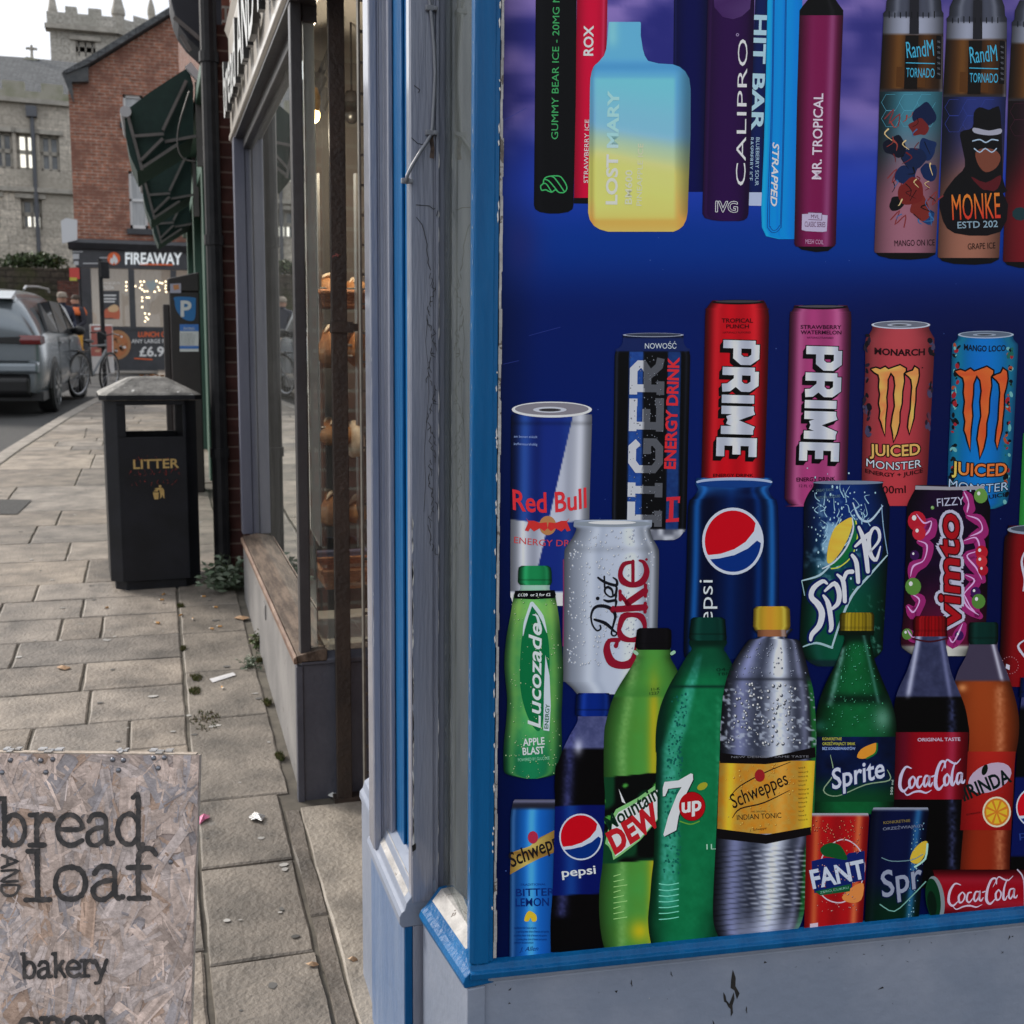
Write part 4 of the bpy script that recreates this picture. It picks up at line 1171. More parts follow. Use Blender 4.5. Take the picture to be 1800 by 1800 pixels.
mb.prism([(gx0, up_(sZ(146), 7)), (gx0, up_(sZ(138), 7)), (gxm - .2, up_(sZ(106), 7)), (gxm + .3, up_(sZ(109), 7)), (gxm, up_(sZ(113), 7))], lambda p, k: fS(p[0], 6.6 + k * .4, p[1]))
mb.build('gable_coping', M_MOSSY, rf)
mb = MB(); fz = up_(sZ(108), 7); p = Vector(fS(gxm, 6.8, 0))
mb.lathe([(.12, fz - .1), (.10, fz), (.06, fz + .1), (.055, fz + .34), (.09, fz + .38), (.055, fz + .42), (.05, fz + .56)], (p.x, p.y, 0), 8)
mb.box(p.x - .22, p.y - .05, fz + .37, p.x + .22, p.y + .05, fz + .46)
mb.build('cross_finial', M_TRIMST, rf)
lit = {(0, 0), (1, 0)}
for (a, b, z0, z1, ri, k) in wins:
    if b < sX(-500): continue
    fr = MB(); W_ = b - a; n_ = 2
    def bx_(u0, u1, c, d, d0=.16, d1=.30, mbx=fr):
        mbx.add([fS(u, dd, z) for dd in (d0, d1) for z in (c, d) for u in (u0, u1)], [(0, 1, 3, 2), (4, 6, 7, 5), (0, 4, 5, 1), (2, 3, 7, 6), (0, 2, 6, 4), (1, 5, 7, 3)])
    t = .10
    bx_(a, a + t, z0, z1); bx_(b - t, b, z0, z1); bx_(a, b, z0, z0 + t); bx_(a, b, z1 - t, z1)
    for i in range(1, n_ + 0): bx_(a + W_ * i / n_ - .05, a + W_ * i / n_ + .05, z0, z1)
    zm = z0 + (z1 - z0) * .5; bx_(a, b, zm - .07, zm + .07)
    bx_(a - .15, b + .15, z1, z1 + .16, -.08, .10); 
    fo = fr.build('window', M_TRIMST, col)
    g = MB(); g.add([fS(a + .02, .27, z0), fS(b - .02, .27, z0), fS(b - .02, .27, z1), fS(a + .02, .27, z1)], [(0, 1, 2, 3)])
    g.build('pane', M_LIT if (ri, k) == (0, 0) else M_PANE, fo)
    if (ri, k) == (1, 0):
        g = MB(); g.add([fS(a + W_ * .28, .25, z0 + .12), fS(b - .12, .25, z0 + .12), fS(b - .12, .25, z0 + (z1 - z0) * .46), fS(a + W_ * .28, .25, z0 + (z1 - z0) * .46)], [(0, 1, 2, 3)])
        g.build('lit_lower_pane', M_LIT, fo)
mb = MB()
pa_, pb_ = sX(61), sX(72, 450)
mb.tube([fS(pa_, -.1, sZ(198)), fS(pb_ - .05, -.12, sZ(470))], .075, 8)
pq = Vector(fS(pa_, -.12, sZ(195))); mb.box(pq.x - .18, pq.y - .15, pq.z - .25, pq.x + .18, pq.y + .12, pq.z + .12)
mb.build('drainpipe', M_LEAD, col)

# tower behind
TY = 62.0
def tX(px, py=90): return atY(px, py, TY).x
def tZ(py, px=150): return atY(px, py, TY).z
tow = thing('stone_tower', 'square stone tower with battlements and pinnacles rising above the brick gable', 'tower', (tX(150), TY, gz(62)))
txl, txc = tX(89), tX(206)
def fT(u, d, z): return (u, TY + d, z)
RD = Vector((.80, .60, 0))                              # the right-hand face turns away
def fR(u, d, z): return (txc + RD.x * u - RD.y * d * 0 , TY + RD.y * u + d, z)
wd_ = 7.0
mb = MB()
hole = (tX(133), tX(168), tZ(101), tZ(72))
opening_wall(mb, txl, txc, gz(62), tZ(26), [hole], fT, .5)
opening_wall(mb, 0, wd_, gz(62), tZ(26), [], fR, .5)
mb.build('wall', M_STONE2, tow)
mb = MB()
def tblock(f, u0, u1, z0, z1, d0=-.25, d1=.5):
    mb.add([f(u, dd, z) for dd in (d0, d1) for z in (z0, z1) for u in (u0, u1)], [(0, 1, 3, 2), (4, 6, 7, 5), (0, 4, 5, 1), (2, 3, 7, 6), (0, 2, 6, 4), (1, 5, 7, 3)])
tblock(fT, txl - .2, txc + .1, tZ(57), tZ(49), -.4); tblock(fR, 0, wd_, tZ(57), tZ(49), -.4)
mb.build('cornice', M_TRIMST, tow)
mb = MB()
zb0, zb1, zb2 = tZ(50), tZ(27.5), tZ(16)
tblock(fT, txl - .1, txc, zb0, zb1); tblock(fR, 0, wd_, zb0, zb1)
for a, b in ((118, 138.5), (158, 181)): tblock(fT, tX(a), tX(b), zb1, zb2)
tblock(fR, 1.0, 2.2, zb1, zb2); tblock(fR, 3.6, 4.8, zb1, zb2); tblock(fR, 5.8, 6.6, zb1, zb2)
mb.build('battlement', M_STONE2, tow)
for (px, top, w0) in ((93, -40, 6.5), (208, -30, 9.5), (266, -6, 5.5)):
    mb = MB(); u = tX(px, 30); r = w0 / FPX * TY
    yo = TY if px < 220 else TY + 5
    if px > 220: u = atY(px, 30, yo).x; r = w0 / FPX * yo
    b0 = tZ(52); z1 = atY(px, 22 if px != 93 else 20, yo).z; z2 = atY(px, top, yo).z
    mb.lathe([(r * .95, b0), (r * .95, z1 - .2), (r * 1.15, z1 - .1), (r * 1.1, z1 + .1), (r * .85, z1 + .35), (r * .1, z2)], (u, yo, 0), 8)
    mb.build('pinnacle', M_TRIMST, tow)
a, b, z0, z1 = hole
mb = MB()
for i in range(4):
    u = a + (b - a) * i / 3; tblock(fT, u - .12, u + .12, z0, z1, .12, .4)
tblock(fT, a, b, (z0 + z1) / 2 - .12, (z0 + z1) / 2 + .12, .12, .4); tblock(fT, a, b, z0 - .1, z0 + .06, .1, .4); tblock(fT, a - .25, b + .25, z1, z1 + .2, -.15, .3)
wo = mb.build('window', M_TRIMST, tow)
mb = MB(); mb.add([fT(a, .35, z0), fT(b, .35, z0), fT(b, .35, z1), fT(a, .35, z1)], [(0, 1, 2, 3)]); mb.build('pane', M_PANE, wo)

# ------------------------------------------------------------------ retaining wall with ivy in front of the college
M_RWALL = masonry('dark_rubble_wall', (.085, .075, .06, 1), (.055, .05, .042, 1), (.04, .037, .03, 1), .4, .18, .02, stain=(.06, .075, .02, 1), sscale=.8, bump=.7)
WY = 36.0
zt = atY(70, 470, WY).z
mb = MB(); wx0, wx1 = -40, atY(140, 500, WY).x
n_ = 60
top = [(wx0 + (wx1 - wx0) * i / n_, zt + RND.uniform(-.05, .05)) for i in range(n_ + 1)]
mb.prism([(wx0, gz(36) - .3), (wx1, gz(36) - .3)] + list(reversed(top)), lambda p, k: (p[0], WY + k * .6, p[1]))
tag(mb.build('retaining_wall', M_RWALL), 'dark mossy retaining wall below the stone building', 'wall')
mb = MB(); bx0, bx1 = atY(106, 560, WY).x, atY(142, 560, WY).x
mb.box(bx0, WY - .5, gz(36) - .2, bx1, WY - .02, atY(120, 495, WY).z)
tag(mb.build('brick_pier', masonry('red_pier_brick', (.16, .06, .045, 1), (.11, .05, .04, 1), (.12, .10, .09, 1), .22, .075, .008)), 'red brick gate pier at the end of the mossy wall', 'pier')
# grassy bank between wall and college
mb = MB()
mb.add([(-45, WY + .55, zt - .15), (wx1, WY + .55, zt - .15), (xR, SY - .3, zt + .25), (-45, SY - 4.5, zt + .25)], [(0, 1, 2, 3)])
tag(mb.build('terrain', pbr('rough_bank', (.07, .075, .035), .95, col2=(.10, .09, .06), nscale=2)), kind='structure')
M_LEAFG = pbr('bush_leaf', rough=.6, attr=True)
def foliage(mb, c, r, n, size, cols, squash=1.):
    for _ in range(n):
        while True:
            v = Vector((RND.uniform(-1, 1), RND.uniform(-1, 1), RND.uniform(-1, 1)))
            if v.length < 1: break
        v = v * (.55 + .45 * v.length)
        p = Vector(c) + Vector((v.x * r[0], v.y * r[1], v.z * r[2]))
        d = Vector((RND.gauss(0, 1), RND.gauss(0, 1), RND.gauss(.4, 1))).normalized(); e = d.orthogonal().normalized()
        e = Matrix.Rotation(RND.uniform(0, 6.28), 3, d) @ e; f = d.cross(e); s = size * RND.uniform(.6, 1.4)
        cc = RND.choice(cols); k = RND.uniform(.7, 1.3); cc = (cc[0] * k, cc[1] * k, cc[2] * k, 1)
        mb.add([p - e * s, p + f * s * .5, p + e * s, p - f * s * .5], [(0, 1, 2, 3)], 0, cc)
mb = MB()
for i in range(9):
    q = atY(18 + i * 10.5, 468 - 6 * math.sin(i * .4), WY + .6)
    foliage(mb, (q.x, q.y, q.z + .1), (.34, .3, .24), 150, .06, [(.05, .085, .03), (.07, .11, .04), (.035, .06, .025)])
for i in range(40):
    X = RND.uniform(-30, -5.5); foliage(mb, (X, WY + .4, zt + .12), (.5, .3, .25), 24, .09, [(.05, .085, .03), (.07, .11, .04)])
tag(mb.build('bush', M_LEAFG, fix=False), 'low green bush growing along the top of the mossy wall', 'bush')

# ------------------------------------------------------------------ brick house with the takeaway shop
M_BRICK = masonry('orange_red_brick', (.36, .15, .095, 1), (.26, .11, .075, 1), (.38, .31, .26, 1), .235, .078, .009, stain=(.20, .095, .07, 1), sscale=2.2, bump=.4)
M_CHAR = pbr('charcoal_paint', (.032, .034, .040), .45, col2=(.045, .047, .055), nscale=4)
M_WFRAME = pbr('white_sash', (.62, .62, .62), .45)
M_ORANGE = pbr('sign_orange', (.75, .13, .03), .5)
M_INSHOP = pbr('takeaway_inside', (.36, .32, .28), .8, emit=(.9, .78, .66), estr=.10)
HY = 30.0
def hX(px, py=500, Y=HY): return atY(px, py, Y).x
def hZ(py, px=220, Y=HY): return atY(px, py, Y).z
hs_ = thing('brick_house', 'orange red brick house with steep gable and charcoal takeaway shopfront', 'building', (hX(200), HY, gz(30)))
hl = hX(133, 450); hr = hl + 7.2
up = [(hX(133, 470), hZ(472)), (hr, hZ(472)), (hr, hZ(128)), (hX(345, 2), hZ(2, 345)), (hX(152, 122), hZ(122, 152)), (hX(126, 138), hZ(138, 126)), (hX(129, 180), hZ(180, 129))]
w1 = (hX(228), hX(262), hZ(215), hZ(166)); w2 = (hX(233), hX(264), hZ(401), hZ(300))
mb = MB()
opening_wall(mb, hl, hr, hZ(472), hZ(160), [w1, w2], lambda u, d, z: (u, HY + d, z), .2)
mb.prism([(hl, hZ(160)), (hr, hZ(160)), (hr, hZ(128)), (hX(345, 2), hZ(2, 345)), (hX(152, 122), hZ(122, 152)), (hX(128, 140), hZ(140, 128))], lambda p, k: (p[0], HY + k * .3, p[1]))
mb.add([(hl, HY, hZ(472)), (hl, HY + 10, hZ(472)), (hl, HY + 10, hZ(140)), (hl, HY, hZ(140))], [(0, 1, 2, 3)])
mb.build('wall', M_BRICK, hs_)
mb = MB()
vz = [(118, 133), (153, 118), (345, 0), (345, -12), (150, 108), (112, 129)]
mb.prism([(hX(x, y), hZ(y, x)) for x, y in vz], lambda p, k: (p[0], HY - .25 + k * 10, p[1]))
mb.prism([(hX(345, 0), hZ(0, 345)), (hX(345, -12), hZ(-12, 345)), (hr + .4, hZ(118)), (hr + .4, hZ(130))], lambda p, k: (p[0], HY - .25 + k * 10, p[1]))
rfo = mb.build('roof', M_SLATE, hs_)
mb = MB(); mb.prism([(hX(109, 131), hZ(131, 109)), (hX(156, 120), hZ(120, 156)), (hX(156, 146), hZ(146, 156)), (hX(127, 147), hZ(147, 127)), (hX(130, 182), hZ(182, 130)), (hX(117, 150), hZ(150, 117))], lambda p, k: (p[0], HY - .2 + k * .5, p[1]))
mb.build('eaves_corbel', pbr('sooty_stone', (.05, .055, .06), .8, col2=(.09, .09, .09), nscale=5), rfo)
for (a, b, z0, z1) in (w1, w2):
    mb = MB(); t = .06
    for (u0, u1, c, d) in ((a, a + t, z0, z1), (b - t, b, z0, z1), (a, b, z0, z0 + t * 1.4), (a, b, z1 - t, z1), (a, b, (z0 + z1) / 2 - .03, (z0 + z1) / 2 + .03)):
        mb.box(u0, HY + .06, c, u1, HY + .13, d)
    fo = mb.build('window', M_WFRAME, hs_)
    mb = MB(); mb.add([(a, HY + .11, z0), (b, HY + .11, z0), (b, HY + .11, z1), (a, HY + .11, z1)], [(0, 1, 2, 3)])
    mb.build('pane', pbr('net_curtain_pane', (.30, .31, .32), .15, spec=.7, col2=(.42, .43, .44), nscale=3, stretch=(6, 1, .5)), fo)
    mb = MB(); mb.box(a - .08, HY - .08, z0 - .14, b + .25, HY + .02, z0 - .005); mb.build('window_sill', M_CHAR, fo)
mb = MB(); mb.prism([(hX(110, 395), hZ(392, 110)), (hX(119, 388), hZ(387, 120)), (hX(138, 390), hZ(390, 138)), (hX(138, 425), hZ(425, 138)), (hX(112, 431), hZ(431, 112))], lambda p, k: (p[0], HY - .5 + k * .06, p[1]))
tag(mb.build('hanging_sign', pbr('blank_white_board', (.55, .56, .58), .5)), 'white hanging sign board on the corner of the brick house', 'sign')
mb = MB(); mb.box(hX(311), HY - .04, hZ(399, 320), hX(331), HY - .01, hZ(388, 320), 0)
lettering(mb, 'MEAL', lambda u, v: (hX(313, 395) + u, HY - .045, hZ(397, 320) + v), hX(330) - hX(313), .09, m=1)
tag(mb.build('street_sign', [pbr('sign_navy', (.02, .05, .2), .5), M_WHITE]), 'small blue street name sign on the brick house wall', 'sign')
mb = MB(); mb.box(hX(328, 400), HY - .30, gz(30), hX(348, 400), HY - .17, hZ(372, 338))
mb.build('pale_quoin', pbr('pale_render', (.42, .41, .40), .7), hs_)
# shopfront
sf = HY - .28
def fX(px, py=500): return atY(px, py, sf).x
def fZ(py, px=220): return atY(px, py, sf).z
gzz = gz(30) - .02
mb = MB(); cor = [(sf - .16, fZ(424)), (sf - .22, fZ(430)), (sf - .10, fZ(440)), (sf, fZ(441)), (HY, fZ(441)), (HY, fZ(420))]
mb.prism(cor, lambda p, k: (fX(120, 430) + k * 6.3, p[0], p[1])); mb.build('cornice', M_CHAR, hs_)
mb = MB(); mb.prism([(fX(127, 440), fZ(441)), (fX(127, 440) + 6.2, fZ(441)), (fX(127, 440) + 6.2, fZ(471)), (fX(135, 470), fZ(472)), (fX(129, 465), fZ(465))], lambda p, k: (p[0], sf + k * .25, p[1]))
fsc = mb.build('fascia', M_CHAR, hs_)
def fs_(x, y, n=.02): return atY(x, y, sf - n)
mb = MB(); lettering(mb, 'FIREAWAY', lambda u, v: fs_(220 + u, 464 + u * .006 - v), 100, 20.5, bold=.03)
mb.build('shop_lettering', pbr('lit_letter_white', (.72, .74, .75), .5, emit=(.9, .97, 1), estr=.22), fsc, fix=False)
mb = MB(); cc = [(200 + 11.5 * math.cos(t * .393), 454.5 + 11.5 * math.sin(t * .393)) for t in range(16)]
mb.add([fs_(*p) for p in cc], [tuple(range(16))], 0)
fl = [(200, 446), (206, 454), (207.5, 460), (203, 465), (200.5, 460), (198, 465), (193, 461), (194.5, 453), (197, 455)]
mb.add([fs_(x, y, .03) for x, y in fl], [tuple(range(9))], 1)
mb.add([fs_(*p) for p in ((246, 463), (304, 464), (304, 467), (246, 466))], [(0, 1, 2, 3)], 0)
for (x0_, y0_, s) in ((128, 446, 11), (130, 459, 8)):
    mb.add([fs_(*p) for p in ((x0_, y0_), (x0_ + s, y0_), (x0_ + s, y0_ + s * .85), (x0_, y0_ + s * .85))], [(0, 1, 2, 3)], 2)
for (x0_, x1_, y) in ((128, 146, 442.5), (146, 176, 463), (175, 190, 453)):
    mb.add([fs_(*p) for p in ((x0_, y - 1), (x1_, y - 1), (x1_, y + 1), (x0_, y + 1))], [(0, 1, 2, 3)], 2)
mb.build('flame_logo', [M_ORANGE, M_WHITE, pbr('sign_pale', (.45, .46, .48), .5)], fsc, fix=False)
zs0, zs1 = fZ(574), fZ(473)
mb = MB()
for px in (139, 226, 300): 
    mb.box(fX(px) - .0, sf - .02, gzz, fX(px) + (.27 if px == 139 else .14), sf + .12, zs1)
mb.box(fX(347), sf - .02, gzz, fX(347) + .2, sf + .12, zs1); mb.box(fX(139), sf - .05, zs0 - .08, fX(347), sf + .12, zs0)
mb.build('shop_frame', M_CHAR, hs_)
mb = MB(); mb.box(fX(139), sf - .03, gzz, fX(420), sf + .10, zs0 - .08); stl = mb.build('stall_riser', M_CHAR, hs_)
mb = MB(); mb.add([(fX(139), sf + .06, zs0), (fX(420), sf + .06, zs0), (fX(420), sf + .06, zs1), (fX(139), sf + .06, zs1)], [(0, 1, 2, 3)])
mb.build('shop_pane', glass_mat('takeaway_glass', dirt=.12, dirtcol=(.4, .4, .4, 1)), hs_)
mb = MB(); mb.box(fX(139), sf + 1.2, gzz, fX(420), sf + 1.25, zs1 + .1); mb.box(fX(139), sf + .15, zs0 - .06, fX(420), sf + 1.2, zs0 - .04)
mb.box(fX(156), sf + .9, zs0 - .05, fX(172), sf + 1.15, zs0 + .9)
mb.build('shop_inside', M_INSHOP, hs_)
def poster_quad(name, pts, cols, par, n=.05, off=0):
    pass
mb = MB()
def dq(x0_, y0_, x1_, y1_, m, n): mb.add([atY(*p, sf - n) for p in ((x0_, y0_), (x1_, y0_), (x1_, y1_), (x0_, y1_))], [(0, 1, 2, 3)], m)
dq(178, 511, 210, 561, 0, -.05)
cc = crm([(181, 548), (190, 541), (200, 536), (209, 540), (210, 560), (196, 559), (181, 558)], 3, True); mb.add([atY(x, y, sf + .045) for x, y in cc], [tuple(range(len(cc)))], 1)
cc = crm([(190, 541), (202, 535), (209, 542), (204, 548), (193, 548)], 3, True); mb.add([atY(x, y, sf + .04) for x, y in cc], [tuple(range(len(cc)))], 2)
for y in (518, 524, 529): dq(182, y, 200 + (y % 3) * 2, y + 2.5, 3, -.04)
for (x0_, x1_, y, hh) in ((181, 200, 504, 6), (181, 212, 495, 3)): lettering(mb, 'PIZZA', lambda u, v, x0_=x0_, y=y: atY(x0_ + u, y + 4 - v, sf + .045), x1_ - x0_, hh, m=3)
mb.build('food_poster', [M_CHAR, pbr('pizza_red', (.5, .12, .06), .5), pbr('pizza_cream', (.6, .4, .22), .5), M_WHITE], hs_, fix=False)
mb = MB(); cc = crm([(258, 495), (263, 493), (265, 497), (267, 493), (273, 494), (275, 500), (266, 512), (257, 500)], 3, True)
mb.add([atY(x, y, sf + .05) for x, y in cc], [tuple(range(len(cc)))], 0); 
mb.build('window_sticker', [pbr('sticker_grey', (.30, .36, .37), .5), M_WHITE], hs_, fix=False)
M_FAIRY = pbr('fairy_bulb', (1, .9, .7), .4, emit=(1, .80, .50), estr=3.2)
pts = [(247, 495), (253, 495), (249, 501), (246, 506), (250, 509), (259, 512), (254, 512), (238, 503), (275, 494), (281, 497), (291, 495), (291, 502), (291, 507), (292, 513), (278, 505), (280, 510), (272, 513), (250, 523), (258, 523), (262, 523), (250, 529), (250, 540), (255, 551), (262, 552), (257, 558), (260, 561), (255, 565), (222, 496), (222, 503), (222, 510), (285, 498)]
fl_ = thing('fairy_lights', 'string of warm fairy lights glowing behind the takeaway window', 'lights', (hX(262), sf + .3, fZ(530)))
pw = [atY(x, y, sf + .3) for x, y in sorted(pts, key=lambda q: (q[0] > 235, q[0]))]
for (x, y) in pts:
    mb = MB(); p = atY(x, y, sf + .3); mb.blob(p, (.021, .021, .021), 8, 5); mb.build('bulb', M_FAIRY, fl_)
mb = MB(); mb.tube(pw, .003, 4); mb.build('wire', M_BLKPL, fl_)
# offer panel on the stall riser
mb = MB()
def rp(x, y, n=.036): return atY(x, y, sf - n)
cc = [(206 + 24 * math.cos(t * .2618), 606 + 26 * math.sin(t * .2618)) for t in range(24)]
mb.add([rp(x, y) for x, y in cc], [tuple(range(24))], 0)
cc = [(206 + 19 * math.cos(t * .2618), 606 + 21 * math.sin(t * .2618)) for t in range(24)]
mb.add([rp(x, y, .042) for x, y in cc], [tuple(range(24))], 1)
for i in range(26):
    a = RND.uniform(0, 6.28); q = 16 * math.sqrt(RND.random()); x, y = 206 + q * math.cos(a), 606 + q * 1.1 * math.sin(a); r = RND.uniform(1.5, 3.5)
    mb.add([rp(x + r * math.cos(t), y + r * math.sin(t), .047) for t in range(6)], [tuple(range(6))], RND.choice([2, 2, 3, 0]))
for (s, x, y, wd, h, m, b) in (('LUNCH OFFER', 243, 592, 72, 9, 4, .02), ('ANY LARGE PIZZA', 231, 603, 80, 7, 3, .01), ('£6.99', 245, 626, 56, 17, 3, .025)):
    lettering(mb, s, lambda u, v, x=x, y=y: rp(x + u, y - v, .04), wd, h, bold=b, m=m)
mb.add([rp(*p, .04) for p in ((236, 629), (268, 631), (268, 633), (236, 631))], [(0, 1, 2, 3)], 4)
mb.build('offer_panel', [pbr('pizza_crust', (.36, .18, .08), .6), pbr('pizza_sauce', (.40, .14, .05), .6), pbr('pizza_olive', (.16, .07, .03), .6), M_WHITE, M_ORANGE], stl, fix=False)

# ------------------------------------------------------------------ things standing in front of the takeaway
MY2 = 26.5
def qX(px, py, Y): return atY(px, py, Y)
mn = thing('menu_board', 'red and white pizza menu board standing on the pavement', 'sign', (qX(178, 628, MY2).x, MY2, gz(MY2)))
mb = MB(); a_, b_ = qX(157, 570, MY2), qX(200, 628, MY2); mb.box(a_.x, MY2, gz(MY2) + .03, b_.x, MY2 + .05, a_.z)
mb.build('frame', pbr('menu_frame', (.5, .48, .47), .5), mn, bevel=.02)
mb = MB(); mb.add([qX(*p, MY2 - .004) for p in ((160, 573), (197, 573), (197, 626), (160, 626))], [(0, 1, 2, 3)], 0)
for i in range(7): 
    x = RND.uniform(162, 180); y = 576 + i * 6.5; mb.add([qX(*p, MY2 - .008) for p in ((x, y), (x + RND.uniform(6, 16), y), (x + 8, y + 4), (x, y + 4))], [(0, 1, 2, 3)], RND.choice([1, 2, 1]))
mb.build('menu_sheet', [pbr('menu_red', (.35, .10, .08), .5), pbr('menu_tan', (.5, .32, .22), .5), M_WHITE], mn, fix=False)
LY = 22.0
lp = thing('lamp_post', 'thin black street post with a small dark sign head', 'post', (qX(181, 640, LY).x, LY, gz(LY)))
mb = MB(); px_ = qX(180, 560, LY).x
mb.tube([(px_, LY, gz(LY)), (px_, LY, atY(180, 455, LY).z)], .04, 8); mb.build('pole', M_BLACKP, lp)
mb = MB(); mb.box(atY(177, 490, LY).x, LY - .1, atY(180, 490, LY).z, atY(192, 460, LY).x, LY - .05, atY(180, 460, LY).z); mb.build('sign_head', M_BLACKP, lp, bevel=.02)
mb = MB(); mb.box(atY(171, 598, LY).x, LY - .08, atY(180, 612, LY).z, atY(187, 580, LY).x, LY + .08, atY(180, 582, LY).z); mb.build('control_box', M_BLACKP, lp, bevel=.02)

# bicycle seen from behind at an angle
BYk = 20.0
bk = thing('bicycle', 'dark bicycle leaning by the lamp post with a pale basket bag', 'bicycle', (qX(165, 690, BYk).x, BYk, gz(BYk)), rad(62))
bk.rotation_euler = (rad(5), 0, rad(66))
def wheel(x0):
    R0 = .335; mb = MB(); K = 28
    mb.tube([(x0 + R0 * math.cos(2 * math.pi * i / K), 0, R0 + R0 * math.sin(2 * math.pi * i / K)) for i in range(K + 1)], .019, 8, cap=False)
    wh = mb.build('wheel', pbr('tyre_rubber', (.018, .018, .018), .7), bk, world=False)
    mb = MB()
    for i in range(16):
        t = i * math.pi / 8; mb.tube([(x0, .02 * (-1) ** i, R0), (x0 + .31 * math.cos(t), 0, R0 + .31 * math.sin(t))], .0022, 4)
    mb.tube([(x0 + .31 * math.cos(2 * math.pi * i / K), 0, R0 + .31 * math.sin(2 * math.pi * i / K)) for i in range(K + 1)], .010, 6, cap=False)
    mb.build('rim', pbr('bike_rim', (.4, .4, .42), .35, metal=.6), wh, world=False)
wheel(-.52); wheel(.52)
mb = MB(); F_ = lambda pts, r: mb.tube(pts, r, 8)
bb, st_, hd_, rr_, fr_ = (-.08, 0, .30), (-.22, 0, .78), (.34, 0, .80), (-.52, 0, .335), (.52, 0, .335)
F_([bb, st_], .017); F_([st_, hd_], .017); F_([bb, (.36, 0, .72)], .02); F_([bb, rr_], .011); F_([st_, rr_], .010); F_([(.33, 0, .88), (.38, 0, .66), fr_], .015)
mb.build('frame', pbr('bike_frame', (.14, .15, .16), .35, metal=.3), bk, world=False)
mb = MB(); mb.tube([(.30, -.26, .98), (.36, -.12, 1.0), (.34, 0, .96), (.36, .12, 1.0), (.30, .26, .98)], .012, 8); mb.build('handlebar', M_BLKPL, bk, world=False)
mb = MB(); mb.blob((-.25, 0, .86), (.14, .07, .035), 10, 6); mb.tube([st_, (-.245, 0, .85)], .013, 8); mb.build('saddle', M_BLKPL, bk, world=False)
mb = MB(); mb.tube([(-.08, .05, .30), (-.02, .05, .15)], .008, 6); mb.lathe([(.08, .0), (.08, .012)], (-.08, .03, .30), 14, 'Z'); mb.build('crank', M_BLKPL, bk, world=False)
mb = MB(); mb.prism([(-.66, .62), (-.36, .62), (-.38, .36), (-.62, .34)], lambda p, k: (p[0], .06 + k * .10, p[1])); mb.build('pannier_bag', pbr('pale_bag', (.30, .31, .33), .7), bk, bevel=.02, world=False)
mb = MB(); mb.box(-.68, -.07, .69, -.30, .07, .71); mb.build('rack', M_BLKPL, bk, world=False)

